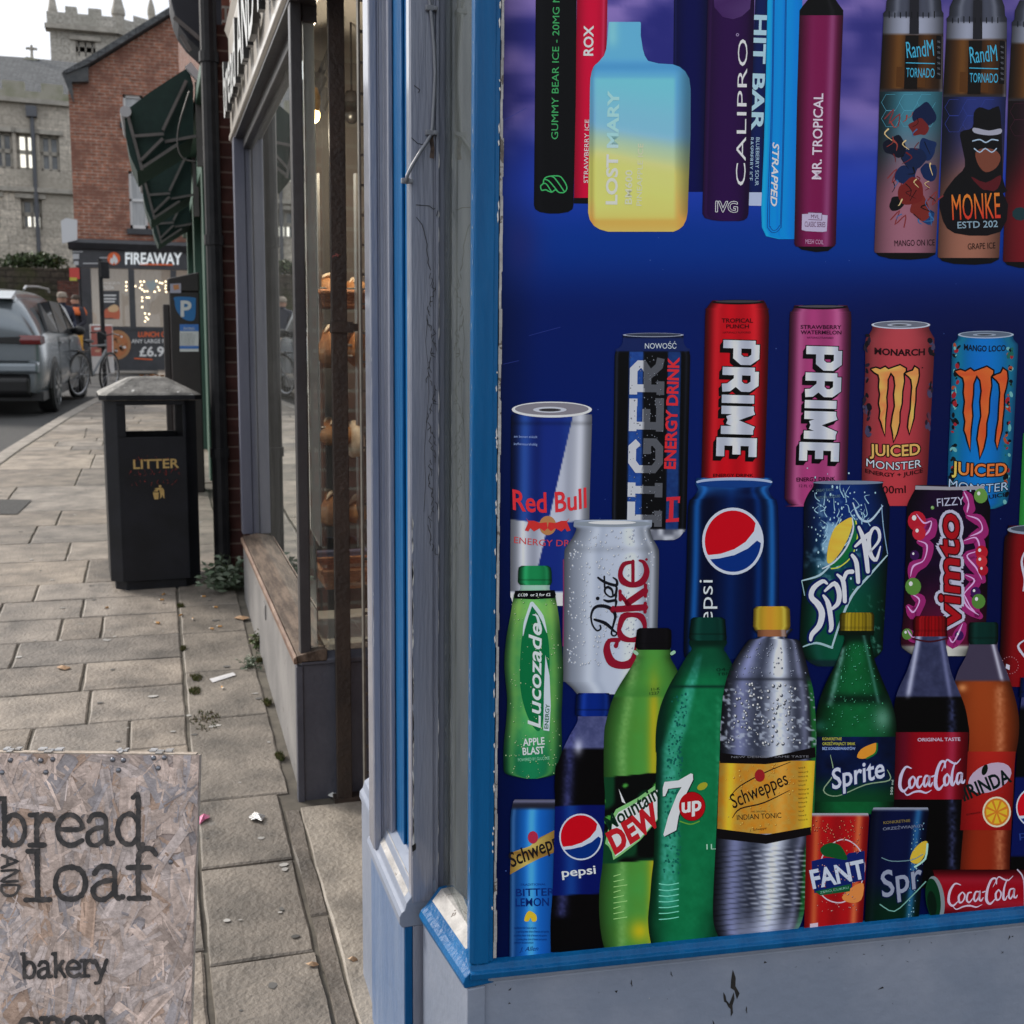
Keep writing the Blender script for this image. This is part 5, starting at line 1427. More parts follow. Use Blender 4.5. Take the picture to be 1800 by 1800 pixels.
# ------------------------------------------------------------------ people by the wall
M_SKIN = pbr('skin', (.42, .24, .17), .6)
def person(name_label, base, H, turn, coat, trousers, hat=None, vest=None, pose=0):
    r = thing('person', name_label, 'person', base, turn)
    s = H / 1.75
    J = dict(pel=(0, 0, .95), sp=(0, .01, 1.15), ch=(0, .02, 1.35), nk=(0, 0, 1.50), hb=(0, -.01, 1.58), ht=(0, -.02, 1.72),
             ls=(-.19, .01, 1.42), le=(-.25, .02, 1.14), lw=(-.20, -.16, .98), lh=(-.16, -.24, .98), rs=(.19, .01, 1.42), re=(.25, .03, 1.14), rw=(.18, -.18, 1.0), rh=(.13, -.25, 1.02),
             lk=(-.10, -.02, .50), la=(-.11, .03, .09), lt=(-.12, -.14, .04), lp=(-.09, 0, .90), rk=(.10, -.03, .50), ra=(.12, .04, .09), rt=(.13, -.13, .04), rp=(.09, 0, .90))
    rd = dict(pel=.155, sp=.145, ch=.165, nk=.062, hb=.088, ht=.075, ls=.075, le=.055, lw=.042, lh=.04, rs=.075, re=.055, rw=.042, rh=.04, lk=.065, la=.05, lt=.04, lp=.10, rk=.065, ra=.05, rt=.04, rp=.10)
    E = [('pel', 'sp'), ('sp', 'ch'), ('ch', 'nk'), ('nk', 'hb'), ('hb', 'ht'), ('ch', 'ls'), ('ls', 'le'), ('le', 'lw'), ('lw', 'lh'), ('ch', 'rs'), ('rs', 're'), ('re', 'rw'), ('rw', 'rh'),
         ('pel', 'lp'), ('lp', 'lk'), ('lk', 'la'), ('la', 'lt'), ('pel', 'rp'), ('rp', 'rk'), ('rk', 'ra'), ('ra', 'rt')]
    ks = list(J); me = bpy.data.meshes.new('body')
    me.from_pydata([tuple(c * s for c in J[k]) for k in ks], [(ks.index(a), ks.index(b)) for a, b in E], [])
    o = bpy.data.objects.new('body', me); COL.objects.link(o); o.parent = r
    sk = o.modifiers.new('skin', 'SKIN'); o.modifiers.new('sub', 'SUBSURF').levels = 2; o.modifiers['sub'].render_levels = 2
    for i, k in enumerate(ks):
        q = me.skin_vertices[0].data[i]; q.radius = (rd[k] * s, rd[k] * s * (.72 if k in ('pel', 'sp', 'ch') else 1)); q.use_root = k == 'pel'
    m = bpy.data.materials.new('clothed_body'); m.use_nodes = True; n = N(m); t = m.node_tree; b = t.nodes['Principled BSDF']; b.inputs['Roughness'].default_value = .8
    tc = n.new('ShaderNodeTexCoord'); sx = n.new('ShaderNodeSeparateXYZ'); n.ln(tc.outputs['Object'], sx.inputs[0])
    rp_ = n.new('ShaderNodeValToRGB'); rp_.color_ramp.interpolation = 'CONSTANT'
    mr = n.new('ShaderNodeMath', operation='DIVIDE'); mr.inputs[1].default_value = 2.0 * s; n.ln(sx.outputs[2], mr.inputs[0]); n.ln(mr.outputs[0], rp_.inputs[0])
    e = rp_.color_ramp.elements; e[0].position = 0; e[0].color = (.02, .02, .02, 1); e[1].position = .055; e[1].color = (*trousers, 1)
    x = e.new(.44); x.color = (*coat, 1); x = e.new(.775); x.color = (.42, .24, .17, 1)
    n.ln(rp_.outputs[0], b.inputs['Base Color'])
    me.materials.append(m)
    mb = MB(); mb.blob((0, -.115 * s, 1.60 * s), (.016, .022, .022), 6, 5)          # nose
    for sx_ in (-1, 1): mb.blob((sx_ * .092 * s, -.01 * s, 1.61 * s), (.014, .02, .03), 6, 5)
    mb.build('face', M_SKIN, r, world=False, smooth=True)
    mb = MB()
    if hat:
        mb.lathe([(.098 * s, 1.655 * s), (.104 * s, 1.69 * s), (.095 * s, 1.745 * s), (.05 * s, 1.775 * s), (.001, 1.78 * s)], (0, -.012 * s, 0), 14); mb.prism([(-.075, -.10), (.075, -.10), (.055, -.19), (-.055, -.19)], lambda p, k: (p[0] * s, p[1] * s, (1.665 + k * .012) * s))
        mb.build('flat_cap', pbr('cap_cloth', hat, .85), r, world=False, smooth=False)
    else:
        mb.blob((0, .005 * s, 1.675 * s), (.096 * s, .10 * s, .085 * s), 12, 8, .04); mb.build('hair', pbr('brown_hair', (.05, .035, .025), .8), r, world=False, smooth=True)
    if vest:
        mb = MB(); mb.lathe([(.222 * s, 1.30 * s), (.226 * s, 1.37 * s), (.17 * s, 1.475 * s)], (0, .012 * s, 0), 16); mb.build('hi_vis_vest', pbr('orange_vest', vest, .7), r, world=False, smooth=True)
    return r
q = atY(112, 600, 26.0); person('person in a flat cap and dark navy coat facing the street', (q.x, 26, gz(26)), 1.74, rad(28), (.012, .016, .035), (.02, .025, .05), hat=(.26, .22, .18))
q = atY(136, 600, 27.5); person('person in an orange hi-vis vest partly behind the shop corner', (q.x, 27.5, gz(27.5)), 1.74, rad(-50), (.02, .02, .03), (.03, .035, .06), vest=(.62, .13, .03))
mb = MB(); q = atY(134, 585, 24.4)
mb.prism([(-.11, .62), (.11, .62), (.13, 1.02), (-.13, 1.02)], lambda p, k: (q.x + p[0], 24.3 + k * .16, gz(24.3) + p[1])); mb.box(q.x - .13, 24.3, gz(24.3), q.x + .13, 24.46, gz(24.3) + .62)
tag(mb.build('grit_bin', pbr('yellow_plastic', (.55, .27, .02), .5), bevel=.02), 'yellow plastic box standing behind the silver car', 'box')
mb = MB(); q = atY(130, 480, 29.0); mb.box(q.x - .10, 29, atY(130, 490, 29).z, q.x + .12, 29.03, atY(130, 471, 29).z, 0); mb.box(q.x - .10, 28.995, atY(130, 492, 29).z - .02, q.x + .06, 29.0, atY(130, 488, 29).z, 1)
mb.box(q.x + .11, 29.03, gz(29), q.x + .15, 29.07, atY(130, 470, 29).z, 2)
tag(mb.build('red_sign', [pbr('sign_red', (.5, .05, .04), .5), pbr('sign_yellow', (.45, .4, .05), .5), M_BLACKP]), 'small red sign on a post left of the takeaway', 'sign')

# ------------------------------------------------------------------ parked SUV
M_CAR = pbr('silver_grey_car_paint', (.19, .22, .245), .22, metal=.4, spec=.6, coat=.8, col2=(.21, .24, .265), nscale=4)
M_CARBLK = pbr('car_black_trim', (.012, .012, .013), .45)
M_CARGL = pbr('car_glass', (.008, .009, .011), .06, spec=.4)
M_TAIL = pbr('tail_lamp_red', (.16, .006, .008), .15, spec=.7, coat=.6)
CYk = 16.9
cq = atY(77, 690, CYk)
CW = 1.96
car = thing('parked_car', 'silver grey SUV parked at the kerb, seen from behind', 'car', (cq.x - CW / 2 + .02, CYk, gz(CYk) - .12))
ca = rad(-4.2); car.rotation_euler = (math.atan(.026), 0, ca)
hw = CW / 2
# cross-sections along the length: y, then (half-width, height) rings from sill to roof centre
def sec(y, zb, wb, zbelt, wbelt, zroof, wroof):
    return [(y, wb * .93, zb), (y, wb, zb + .12), (y, wb * 1.01, (zb + zbelt) * .5), (y, wbelt, zbelt), (y, wbelt * .985, zbelt + .05), (y, (wbelt + wroof) / 2 + .02, (zbelt + zroof) / 2 + .02), (y, wroof, zroof - .06), (y, wroof * .72, zroof), (y, 0, zroof + .015)]
secs = [sec(.02, .36, .80, 1.02, .86, 1.10, .70), sec(.0, .34, .90, 1.03, .93, 1.30, .74), sec(.10, .32, .965, 1.06, .955, 1.52, .70), sec(.28, .30, .98, 1.08, .965, 1.68, .66), sec(.7, .28, .98, 1.085, .97, 1.72, .67), sec(1.5, .28, .98, 1.07, .97, 1.745, .68),
        sec(2.4, .28, .98, 1.05, .97, 1.73, .67), sec(3.0, .28, .98, 1.04, .965, 1.60, .66), sec(3.6, .28, .98, 1.03, .955, 1.22, .70), sec(3.9, .28, .975, 1.0, .94, 1.08, .72), sec(4.6, .30, .95, .92, .88, .98, .62), sec(4.88, .34, .82, .78, .72, .84, .5)]
def carmesh(filt=None):
    vs, fs = [], []; n = len(secs[0])
    for sc in secs:
        for (y, x, z) in sc: vs.append((x, y, z))
        for (y, x, z) in reversed(sc[:-1]): vs.append((-x, y, z))
    m = 2 * n - 1
    for i in range(len(secs) - 1):
        for j in range(m - 1): fs.append((i * m + j, i * m + j + 1, (i + 1) * m + j + 1, (i + 1) * m + j))
    fs.append(tuple(range(m))); fs.append(tuple((len(secs) - 1) * m + j for j in reversed(range(m))))
    return vs, fs
vs, fs = carmesh(); mb = MB(); mb.add(vs, fs)
bo = mb.build('body', M_CAR, car, world=False, smooth=True)
sb = bo.modifiers.new('sub', 'SUBSURF'); sb.levels = 2; sb.render_levels = 2
def cpoly(name, pts, mat, par=car, th=.012, smooth=False):
    """thin panel given by 3-D outline in car space, thickened along its normal"""
    P = [Vector(p) for p in pts]; nrm = (P[1] - P[0]).cross(P[2] - P[0]).normalized()
    mb = MB(); n = len(P); mb.add([p - nrm * th for p in P] + [p + nrm * th for p in P], [tuple(range(n)), tuple(reversed(range(n, 2 * n)))] + [(i, (i + 1) % n, (i + 1) % n + n, i + n) for i in range(n)])
    return mb.build(name, mat, par, bevel=.006, world=False)
cpoly('rear_window', [(-.70, .085, 1.12), (.70, .085, 1.12), (.76, .075, 1.20), (.63, .225, 1.56), (-.63, .225, 1.56), (-.76, .075, 1.20)], M_CARGL, th=.022)
mb = MB(); mb.prism([(.02, 1.60), (.16, 1.635), (.42, 1.71), (.44, 1.67), (.20, 1.575)], lambda p, k: (-.62 + k * 1.24, p[0], p[1])); mb.build('spoiler', M_CAR, car, bevel=.012, world=False)
for sx_ in (1, -1):
    cpoly('side_window', [(sx_ * .962, .55, 1.15), (sx_ * .965, 1.45, 1.125), (sx_ * .845, 1.40, 1.58), (sx_ * .835, .75, 1.55)], M_CARGL, th=.02)
    cpoly('side_window', [(sx_ * .965, 1.52, 1.12), (sx_ * .965, 2.45, 1.10), (sx_ * .85, 2.35, 1.57), (sx_ * .845, 1.50, 1.585)], M_CARGL, th=.02)
    cpoly('side_window', [(sx_ * .965, 2.52, 1.10), (sx_ * .96, 3.35, 1.08), (sx_ * .88, 2.85, 1.48), (sx_ * .85, 2.48, 1.56)], M_CARGL, th=.02)
    tl = MB(); tl.prism([(.10, .98), (.36, 1.0), (.30, 1.10), (-.02, 1.115), (-.045, 1.05), (-.03, .99)], lambda p, k: (sx_ * (.70 + k * .27), p[0], p[1])); tl.build('tail_light', M_TAIL, car, bevel=.012, world=False)
    cpoly('tail_light', [(sx_ * .28, -.025, 1.005), (sx_ * .72, -.025, .995), (sx_ * .72, -.025, 1.095), (sx_ * .28, -.025, 1.075)], M_CARBLK, th=.012)
    cpoly('reflector', [(sx_ * .60, -.045, .655), (sx_ * .86, -.02, .66), (sx_ * .86, -.02, .70), (sx_ * .60, -.045, .70)], M_TAIL, th=.012)
    for wy, nm in ((.95, 'wheel'), (3.87, 'wheel')):
        mb = MB(); mb.lathe([(.25, -.12), (.345, -.115), (.37, -.08), (.37, .08), (.345, .115), (.25, .12)], (0, 0, 0), 28, 'X')
        wv = [(v[0] + sx_ * .895, v[1] + wy, v[2] + .37) for v in mb.v]; mb.v = wv; wh = mb.build('wheel', pbr('tyre_rubber', (.018, .018, .018), .7), car, world=False)
        mb = MB(); mb.lathe([(.05, .06), (.24, .045), (.262, .095), (.262, .05), (.2, .0), (.05, .0)], (0, 0, 0), 24, 'X')
        for i in range(10):
            t = i * .6283; mb.obox((.085, .15 * math.cos(t), .15 * math.sin(t)), (.01, 0, 0), (0, .11 * math.cos(t), .11 * math.sin(t)), (0, -.02 * math.sin(t), .02 * math.cos(t)))
        mb.v = [(sx_ * (v[0] + .035) + sx_ * .895, v[1] + wy, v[2] + .37) for v in mb.v]; mb.build('rim', pbr('alloy_rim', (.22, .23, .24), .3, metal=.7), wh, world=False)
        mb = MB(); K = 14
        ring = [(wy + .43 * math.cos(math.pi * i / K), .37 + .43 * math.sin(math.pi * i / K)) for i in range(K + 1)]
        mb.prism(ring, lambda p, k: (sx_ * (.94 + .048 * k), p[0], p[1])); mb.build('wheel_arch', M_CARBLK, car, world=False)
    mb = MB(); mb.blob((sx_ * 1.06, 3.05, 1.13), (.10, .06, .075), 10, 8); mb.obox((sx_ * .98, 3.08, 1.09), (.06, 0, 0), (0, .03, 0), (0, 0, .02)); mb.build('wing_mirror', M_CARBLK, car, world=False, smooth=True)
    mb = MB(); mb.tube([(sx_ * .70, .5, 1.73), (sx_ * .71, .62, 1.775), (sx_ * .72, 1.5, 1.79), (sx_ * .71, 2.5, 1.77), (sx_ * .70, 2.65, 1.73)], .016, 8); mb.build('roof_rail', pbr('satin_rail', (.45, .45, .45), .3, metal=.7), car, world=False)
mb = MB(); mb.prism([(-.075, .34), (-.085, .52), (.02, .60), (.30, .60), (.30, .30), (.02, .27)], lambda p, k: (-.80 + k * 1.60, p[0], p[1])); mb.build('rear_bumper', M_CARBLK, car, bevel=.03, world=False)
mb = MB(); mb.prism([(-.065, .60), (-.06, .74), (.06, .79), (.35, .76), (.35, .60)], lambda p, k: (-.93 + k * 1.86, p[0], p[1])); mb.build('bumper_skin', M_CAR, car, bevel=.04, world=False)
mb = MB(); mb.box(-.95, .1, .22, .95, 4.7, .34); mb.build('underbody', M_CARBLK, car, world=False)
mb = MB(); mb.box(-.26, -.035, .80, .26, -.01, .92); mb.build('number_plate', pbr('yellow_plate', (.55, .42, .06), .4), car, world=False)
mb = MB(); mb.prism([(-.048, .77), (-.048, .775), (.0, .775), (.0, .77)], lambda p, k: (-.80 + k * 1.6, p[0], p[1])); mb.build('tailgate_gap', M_CARBLK, car, world=False)
for sx_ in (1, -1):
    for y0 in (1.48, 2.48):
        mb = MB(); mb.bar((sx_ * .987, y0, .42), (sx_ * .978, y0 + .02, 1.08), .008, .012, (1, 0, 0)); mb.build('door_gap', M_CARBLK, car, world=False)
        mb = MB(); mb.tube([(sx_ * .995, y0 + .08, .98), (sx_ * 1.005, y0 + .17, .985), (sx_ * .995, y0 + .26, .98)], .014, 8); mb.build('door_handle', M_CAR, car, world=False)
# ------------------------------------------------------------------ inside the bakery window
M_CRUST = pbr('bread_crust', (.25, .095, .032), .6, col2=(.47, .25, .10), nscale=7, bump=.5, bscale=30)
M_FLOUR = pbr('floured_crust', (.60, .46, .33), .75, col2=(.78, .66, .52), nscale=16, bump=.4, bscale=40)
M_WICK = pbr('wicker', (.30, .12, .055), .7, col2=(.48, .22, .10), nscale=30, stretch=(1, 1, 6), bump=.8, bscale=60)
M_STEEL = pbr('rack_steel', (.25, .25, .25), .3, metal=.8)
def ip(x, y, Y): return atY(x, y, Y)
RY = 4.35
rk = thing('bread_rack', 'steel wire bread rack with sloping shelves inside the bakery window', 'rack', (ip(620, 900, RY).x, RY, .66))
rx0, rx1 = ip(556, 800, RY).x, ip(556, 800, RY).x + .62
mb = MB()
for x in (rx0, rx1):
    for y in (RY - .15, RY + .2): mb.tube([(x, y, .66), (x, y, 2.2)], .009, 6)
mb.tube([(ip(631, 700, 4.15).x, 4.15, .66), (ip(631, 700, 4.15).x, 4.15, 2.2)], .013, 6)
mb.build('upright', M_STEEL, rk)
shy = [545, 640, 778, 920]
for sy_ in shy:
    mb = MB(); z = ip(620, sy_, RY).z
    for i in range(9):
        y = RY - .15 + i * .044; mb.tube([(rx0, y, z + .03 - .02 * (i / 8)), (rx1, y, z + .03 - .02 * (i / 8))], .004, 5)
    for x in (rx0, rx1, (rx0 + rx1) / 2): mb.tube([(x, RY - .16, z + .03), (x, RY + .21, z + .01)], .007, 5)
    mb.tube([(rx0, RY - .16, z + .07), (rx1, RY - .16, z + .07)], .005, 5); mb.tube([(rx0, RY - .16, z + .03), (rx1, RY - .16, z + .03)], .007, 5)
    mb.build('shelf', M_STEEL, rk)
def loaf(px, py, w_px, h_px, Y, mat, label, lean=0., slashes=3, ln=.28):
    c = ip(px, py, Y); rw = w_px / FPX * Y / 2; rh = h_px / FPX * Y / 2
    o = thing('bread_loaf', label, 'bread', (c.x, Y, c.z - rh), lean, 'loaves on the bakery rack')
    n, K = 14, 10; vs = []
    for i in range(K + 1):
        t = -1 + 2 * i / K; e = max(.02, (1 - abs(t) ** 3.2)) ** .5
        for j in range(n):
            a = 2 * math.pi * j / n; sx, sz = math.cos(a), math.sin(a)
            sz = sz if sz > 0 else sz * .55
            vs.append((sx * rw * e * (1 + .04 * math.sin(3 * a + i)), t * ln / 2, rh * (.6 + 1.35 * sz * e * (.92 + .08 * math.sin(i * 1.7)))))
    mb = MB(); mb.add(vs, [(i * n + j, i * n + (j + 1) % n, (i + 1) * n + (j + 1) % n, (i + 1) * n + j) for i in range(K) for j in range(n)] + [tuple(reversed(range(n))), tuple(K * n + j for j in range(n))])
    mb.build('crust', mat, o, world=False, smooth=True)
    for s in range(slashes):
        mb = MB(); y = -ln * .2 + s * ln * .2
        pts = [(-rw * .6 + rw * 1.2 * t / 6, y + (t - 3) * .008, rh * (.57 + 1.33 * (1 - .25 * ((t - 3) / 3) ** 2))) for t in range(7)]
        mb.tube(pts, [.002, .006, .008, .009, .008, .006, .002], 6); mb.build('score_mark', M_FLOUR, o, world=False, smooth=True)
    return o
loaf(577, 606, 52, 72, 4.25, M_CRUST, 'tall crusty loaf on the second shelf, left of the gate post', .1)
loaf(627, 605, 40, 70, 4.3, M_CRUST, 'tall crusty loaf on the second shelf, right of the gate post', -.1)
loaf(645, 612, 40, 62, 4.35, M_CRUST, 'shadowed crusty loaf at the end of the second shelf', 0)
loaf(578, 757, 58, 46, 4.25, M_CRUST, 'long brown loaf on the third shelf, left of the gate post', .35)
loaf(621, 768, 30, 66, 4.2, M_FLOUR, 'pale floury ribbed loaf standing on the third shelf', .1, 0, .2)
loaf(576, 890, 52, 62, 4.25, M_CRUST, 'round brown loaf on the lowest rack shelf, left of the gate post', .2)
loaf(627, 895, 40, 44, 4.22, M_CRUST, 'small knotted golden loaf on the lowest rack shelf', -.2, 4, .16)
def basket(px0, px1, py0, py1, Y, dep, label):
    a, b = ip(px0, py1, Y), ip(px1, py0, Y)
    o = thing('wicker_basket', label, 'basket', ((a.x + b.x) / 2, Y, a.z), 0, 'wicker baskets in the bakery window')
    mb = MB(); h = b.z - a.z; W_ = (b.x - a.x) / 2
    rings_ = []
    for i in range(9):
        k = i / 8; g = 1 + .12 * k + (.012 if i % 2 else 0)
        rings_.append([(sx * W_ * g, sy * dep / 2 * g, h * k) for sx, sy in ((-1, -1), (1, -1), (1, 1), (-1, 1))])
    vs = [p for r in rings_ for p in r]
    mb.add(vs, [(i * 4 + j, i * 4 + (j + 1) % 4, (i + 1) * 4 + (j + 1) % 4, (i + 1) * 4 + j) for i in range(8) for j in range(4)] + [(3, 2, 1, 0)])
    mb.build('weave', M_WICK, o, world=False)
    mb = MB(); q = rings_[-1]; mb.tube([(*q[0],), (*q[1],), (*q[2],), (*q[3],), (*q[0],)], .009, 6); mb.build('rim', M_WICK, o, world=False)
    return o
basket(566, 668, 990, 1026, 3.75, .2, 'brown wicker basket on the pale shelf behind the gate post')
basket(560, 650, 517, 541, 4.3, .25, 'brown wicker basket on the top shelf of the bread rack')
loaf(578, 505, 62, 44, 4.3, M_CRUST, 'orange brown round loaf heaped in the top wicker basket', .0, 2, .25)
loaf(623, 508, 44, 36, 4.3, M_CRUST, 'second orange loaf heaped in the top wicker basket', .2, 2, .2)
mb = MB(); a, b = ip(552, 1000, 4.15), ip(640, 962, 4.15); mb.box(a.x, 4.12, a.z, b.x, 4.4, b.z); mb.box(a.x - .01, 4.11, b.z - .012, b.x + .01, 4.41, b.z)
tag(mb.build('plastic_crate', pbr('lilac_plastic', (.16, .17, .28), .45, col2=(.2, .21, .33), nscale=5), bevel=.006), 'lilac grey plastic crate behind the wicker basket', 'crate')
M_GLOW = pbr('warm_bulb', (1, .8, .4), .4, emit=(1, .62, .22), estr=9)
def pendant(px, py, Y, w_px, label, lit):
    c = ip(px, py, Y); r = w_px / FPX * Y / 2
    o = thing('pendant_lamp', label, 'lamp', tuple(c), 0, 'pendant lamps in the bakery')
    mb = MB(); mb.lathe([(.02, .09), (.03, .06), (r * .8, .015), (r, 0), (r * .95, -.002), (.03, .05)], (0, 0, 0), 18); mb.build('lamp_shade', pbr('brass_shade', (.55, .33, .10), .35, metal=.6) if lit else M_BLKPL, o, world=False, smooth=True)
    mb = MB(); mb.tube([(0, 0, .08), (0, 0, 2.76 - c.z)], .004, 5); mb.build('cord', M_BLKPL, o, world=False)
    mb = MB(); mb.blob((0, 0, .005), (.028, .028, .03), 10, 7); mb.build('bulb', M_GLOW if lit else M_BLKPL, o, world=False, smooth=True)
    if lit:
        l = bpy.data.lights.new('lamp_glow', 'POINT'); l.energy = 20; l.color = (1, .83, .62); l.shadow_soft_size = .05
        lo = bpy.data.objects.new('lamp_glow', l); COL.objects.link(lo); lo.parent = o; lo.location = (0, 0, -.06)
pendant(548, 204, 3.95, 24, 'lit brass pendant lamp glowing over the bread rack', True)
pendant(618, 206, 4.3, 22, 'unlit black pendant lamp beside the gate post', False)
mb = MB()
for (x, y) in ((562, 135), (572, 160)):
    c = ip(x, y, 4.2); mb.tube([c, c + Vector((-.03, -.02, -.07))], .028, 10)
c0 = ip(556, 120, 4.2); c1 = ip(592, 60, 4.2); mb.tube([ip(556, 150, 4.2), c1], .014, 6); mb.tube([c1, (c1.x, c1.y, 2.76)], .01, 6)
tag(mb.build('spotlight', M_BLKPL), 'black twin spotlight fixture under the bakery ceiling', 'spotlight')

# ------------------------------------------------------------------ weeds and litter on the pavement
M_WEED = pbr('weed_leaf', rough=.6, attr=True)
def weed(px, py, hpx, n, cols, label, spread=1.):
    g = ground(px, py); h = hpx / FPX * g.y
    mb = MB()
    for _ in range(n):
        a = RND.uniform(0, 6.28); t = RND.uniform(.15, 1)
        b0 = Vector((g.x + RND.uniform(-.3, .3) * h * spread, g.y + RND.uniform(-.3, .3) * h * spread, g.z - .003))
        d = Vector((math.cos(a) * (.3 + .8 * (1 - t)) * spread, math.sin(a) * (.3 + .8 * (1 - t)) * spread, t)).normalized()
        tip = b0 + d * h * RND.uniform(.5, 1)
        mb.tube([b0, (b0 + tip) / 2 + Vector((0, 0, .1 * h)), tip], .0012, 4, 0, (.06, .08, .035, 1), cap=False)
        for k in range(5):
            p = b0 + (tip - b0) * RND.uniform(.35, 1); L = h * RND.uniform(.16, .32); e = Vector((RND.gauss(0, 1), RND.gauss(0, 1), RND.uniform(-.2, .8))).normalized(); f = e.orthogonal().normalized()
            c = RND.choice(cols); q = RND.uniform(.75, 1.3); c = (c[0] * q, c[1] * q, c[2] * q, 1); bend = Vector((0, 0, -L * .15))
            mb.add([p, p + e * L * .45 + f * L * .22, p + e * L + bend, p + e * L * .45 - f * L * .22], [(0, 1, 2, 3)], 0, c)
    return tag(mb.build('weed', M_WEED, fix=False), label, 'weed', 'weeds growing out of the paving')
SILV = [(.10, .135, .09), (.15, .18, .13), (.055, .085, .045)]; GRN = [(.07, .11, .03), (.11, .15, .045), (.10, .10, .035)]
weed(400, 1035, 66, 70, SILV, 'large grey green weed between the litter bin and the bakery plinth', .9)
weed(438, 1172, 26, 26, SILV, 'small grey green weed at the foot of the bakery plinth')
weed(452, 1140, 34, 22, GRN, 'bright green grass tuft against the bakery plinth', .35)
def moss(px, py, w_px, label):
    g = ground(px, py); r = w_px / FPX * g.y / 2; mb = MB()
    for _ in range(150):
        a = RND.uniform(0, 6.28); q = r * math.sqrt(RND.random()); b = Vector((g.x + q * math.cos(a) * .8, g.y + q * math.sin(a) * 1.6, 0)); b.z = gz(b.y) - .004
        h = RND.uniform(.006, .022); d = Vector((RND.gauss(0, .5), RND.gauss(0, .5), 1)).normalized(); f = d.orthogonal().normalized() * .0042
        c = RND.choice([(.09, .12, .03), (.14, .14, .05), (.16, .12, .06), (.06, .08, .025)])
        mb.add([b - f, b + f, b + d * h], [(0, 1, 2)], 0, (*c, 1))
    return tag(mb.build('moss_tuft', M_WEED, fix=False), label, 'moss', 'moss tufts in the paving joint')
moss(345, 1192, 24, 'upper small moss tuft in the long paving joint'); moss(343, 1215, 24, 'middle moss tuft in the long paving joint'); moss(362, 1268, 62, 'largest moss tuft spreading over the long paving joint')
moss(470, 1235, 16, 'bright moss strip at the foot of the bakery plinth, near its middle'); moss(492, 1330, 18, 'moss at the foot of the bakery plinth close to its near corner'); moss(455, 1160, 14, 'moss in the angle of the plinth below the grass tuft')
moss(318, 1065, 14, 'thin moss tuft in the joint just below the litter bin'); moss(322, 1140, 10, 'sparse mossy growth in the paving joint below the bin')
M_BUTT = pbr('butt_filter', (.48, .24, .07), .7); M_BUTTW = pbr('butt_paper', (.6, .57, .5), .7)
def butt0():
    o = thing('cigarette_butt', 'short orange cigarette butt lying on the paving stones by the bakery plinth', 'cigarette butt', (0, 0, 0), 0, 'cigarette butts on the paving')
    mb = MB(); mb.tube([(-.011, 0, .0042), (.007, 0, .0042)], .004, 8); mb.build('filter', M_BUTT, o, world=False)
    mb = MB(); mb.tube([(.0072, 0, .0042), (.014, 0.001, .0040)], [.004, .0034], 8); mb.build('paper_end', M_BUTTW, o, world=False)
    return o
proto = butt0()
for i, (x, y) in enumerate([(187, 1070), (284, 1056), (288, 1046), (358, 1050), (379, 1069), (339, 1090), (386, 1103), (372, 1107), (391, 1211), (276, 1096), (277, 1097), (318, 1083)]):
    o = proto if i == 0 else copy_tree(proto)
    g = ground(x, y); o.location = (g.x, g.y, g.z + .002); o.rotation_euler = (0, 0, RND.uniform(0, 6.28))
def scrap(name, pts, z, mat, label, cat, crumple=.004, grp=None):
    mb = MB(); P = []
    for x, y in pts:
        g = ground(x, y); P.append(Vector((g.x, g.y, gz(g.y) + .003 + RND.uniform(0, crumple))))
    c = sum(P, Vector()) / len(P); c.z += crumple * 1.2
    n = len(P); mb.add(P + [c] + [p - Vector((0, 0, .0008)) for p in P], [(i, (i + 1) % n, n) for i in range(n)])
    return tag(mb.build(name, mat), label, cat, grp)
scrap('paper_strip', [(368, 1195), (410, 1183), (415, 1188), (374, 1201)], 0, pbr('receipt_paper', (.60, .59, .60), .7), 'flat white paper strip lying on the shop-side flagstones', 'paper', .002)
PINK = pbr('pink_wrapper', (.72, .12, .28), .35, col2=(.8, .35, .5), nscale=120)
FOIL = pbr('foil', (.62, .62, .62), .22, metal=.9, col2=(.8, .8, .8), nscale=200, bump=1, bscale=160)
scrap('sweet_wrapper', [(349, 1440), (358, 1437), (369, 1436), (368, 1443), (360, 1445), (350, 1452)], 0, PINK, 'crumpled pink sweet wrapper beside the strandboard sign', 'wrapper', .012)
scrap('foil_scrap', [(437, 1438), (447, 1434), (456, 1436), (467, 1437), (463, 1443), (461, 1450), (452, 1447), (442, 1446)], 0, FOIL, 'crumpled silver foil scrap on the flagstones', 'foil', .012)
scrap('tissue_scrap', [(576, 1401), (584, 1394), (592, 1397), (592, 1405), (583, 1403)], 0, pbr('tissue', (.6, .6, .58), .8), 'torn white tissue scrap on the pale doorstep', 'tissue', .006)
DL = [(549, 1700, 12, 'pale dry leaf on the flagstones near the doorstep edge'), (425, 1088, 14, 'tan fallen leaf against the bakery plinth'), (112, 1176, 13, 'yellow brown leaf alone on the flagstones below the bin'), (620, 1690, 9, 'pale thin leaf at the foot of the grey pilaster plinth')]
for (x, y, s, lab) in DL:
    scrap('fallen_leaf', [(x - s, y - 1), (x - s * .3, y - 4), (x + s * .7, y - 3), (x + s, y), (x + s * .2, y + 3), (x - s * .6, y + 2)], 0, pbr('tan_leaf', (.33, .19, .10), .7, col2=(.45, .30, .18), nscale=60), lab, 'leaf', .006, 'fallen leaves on the paving')
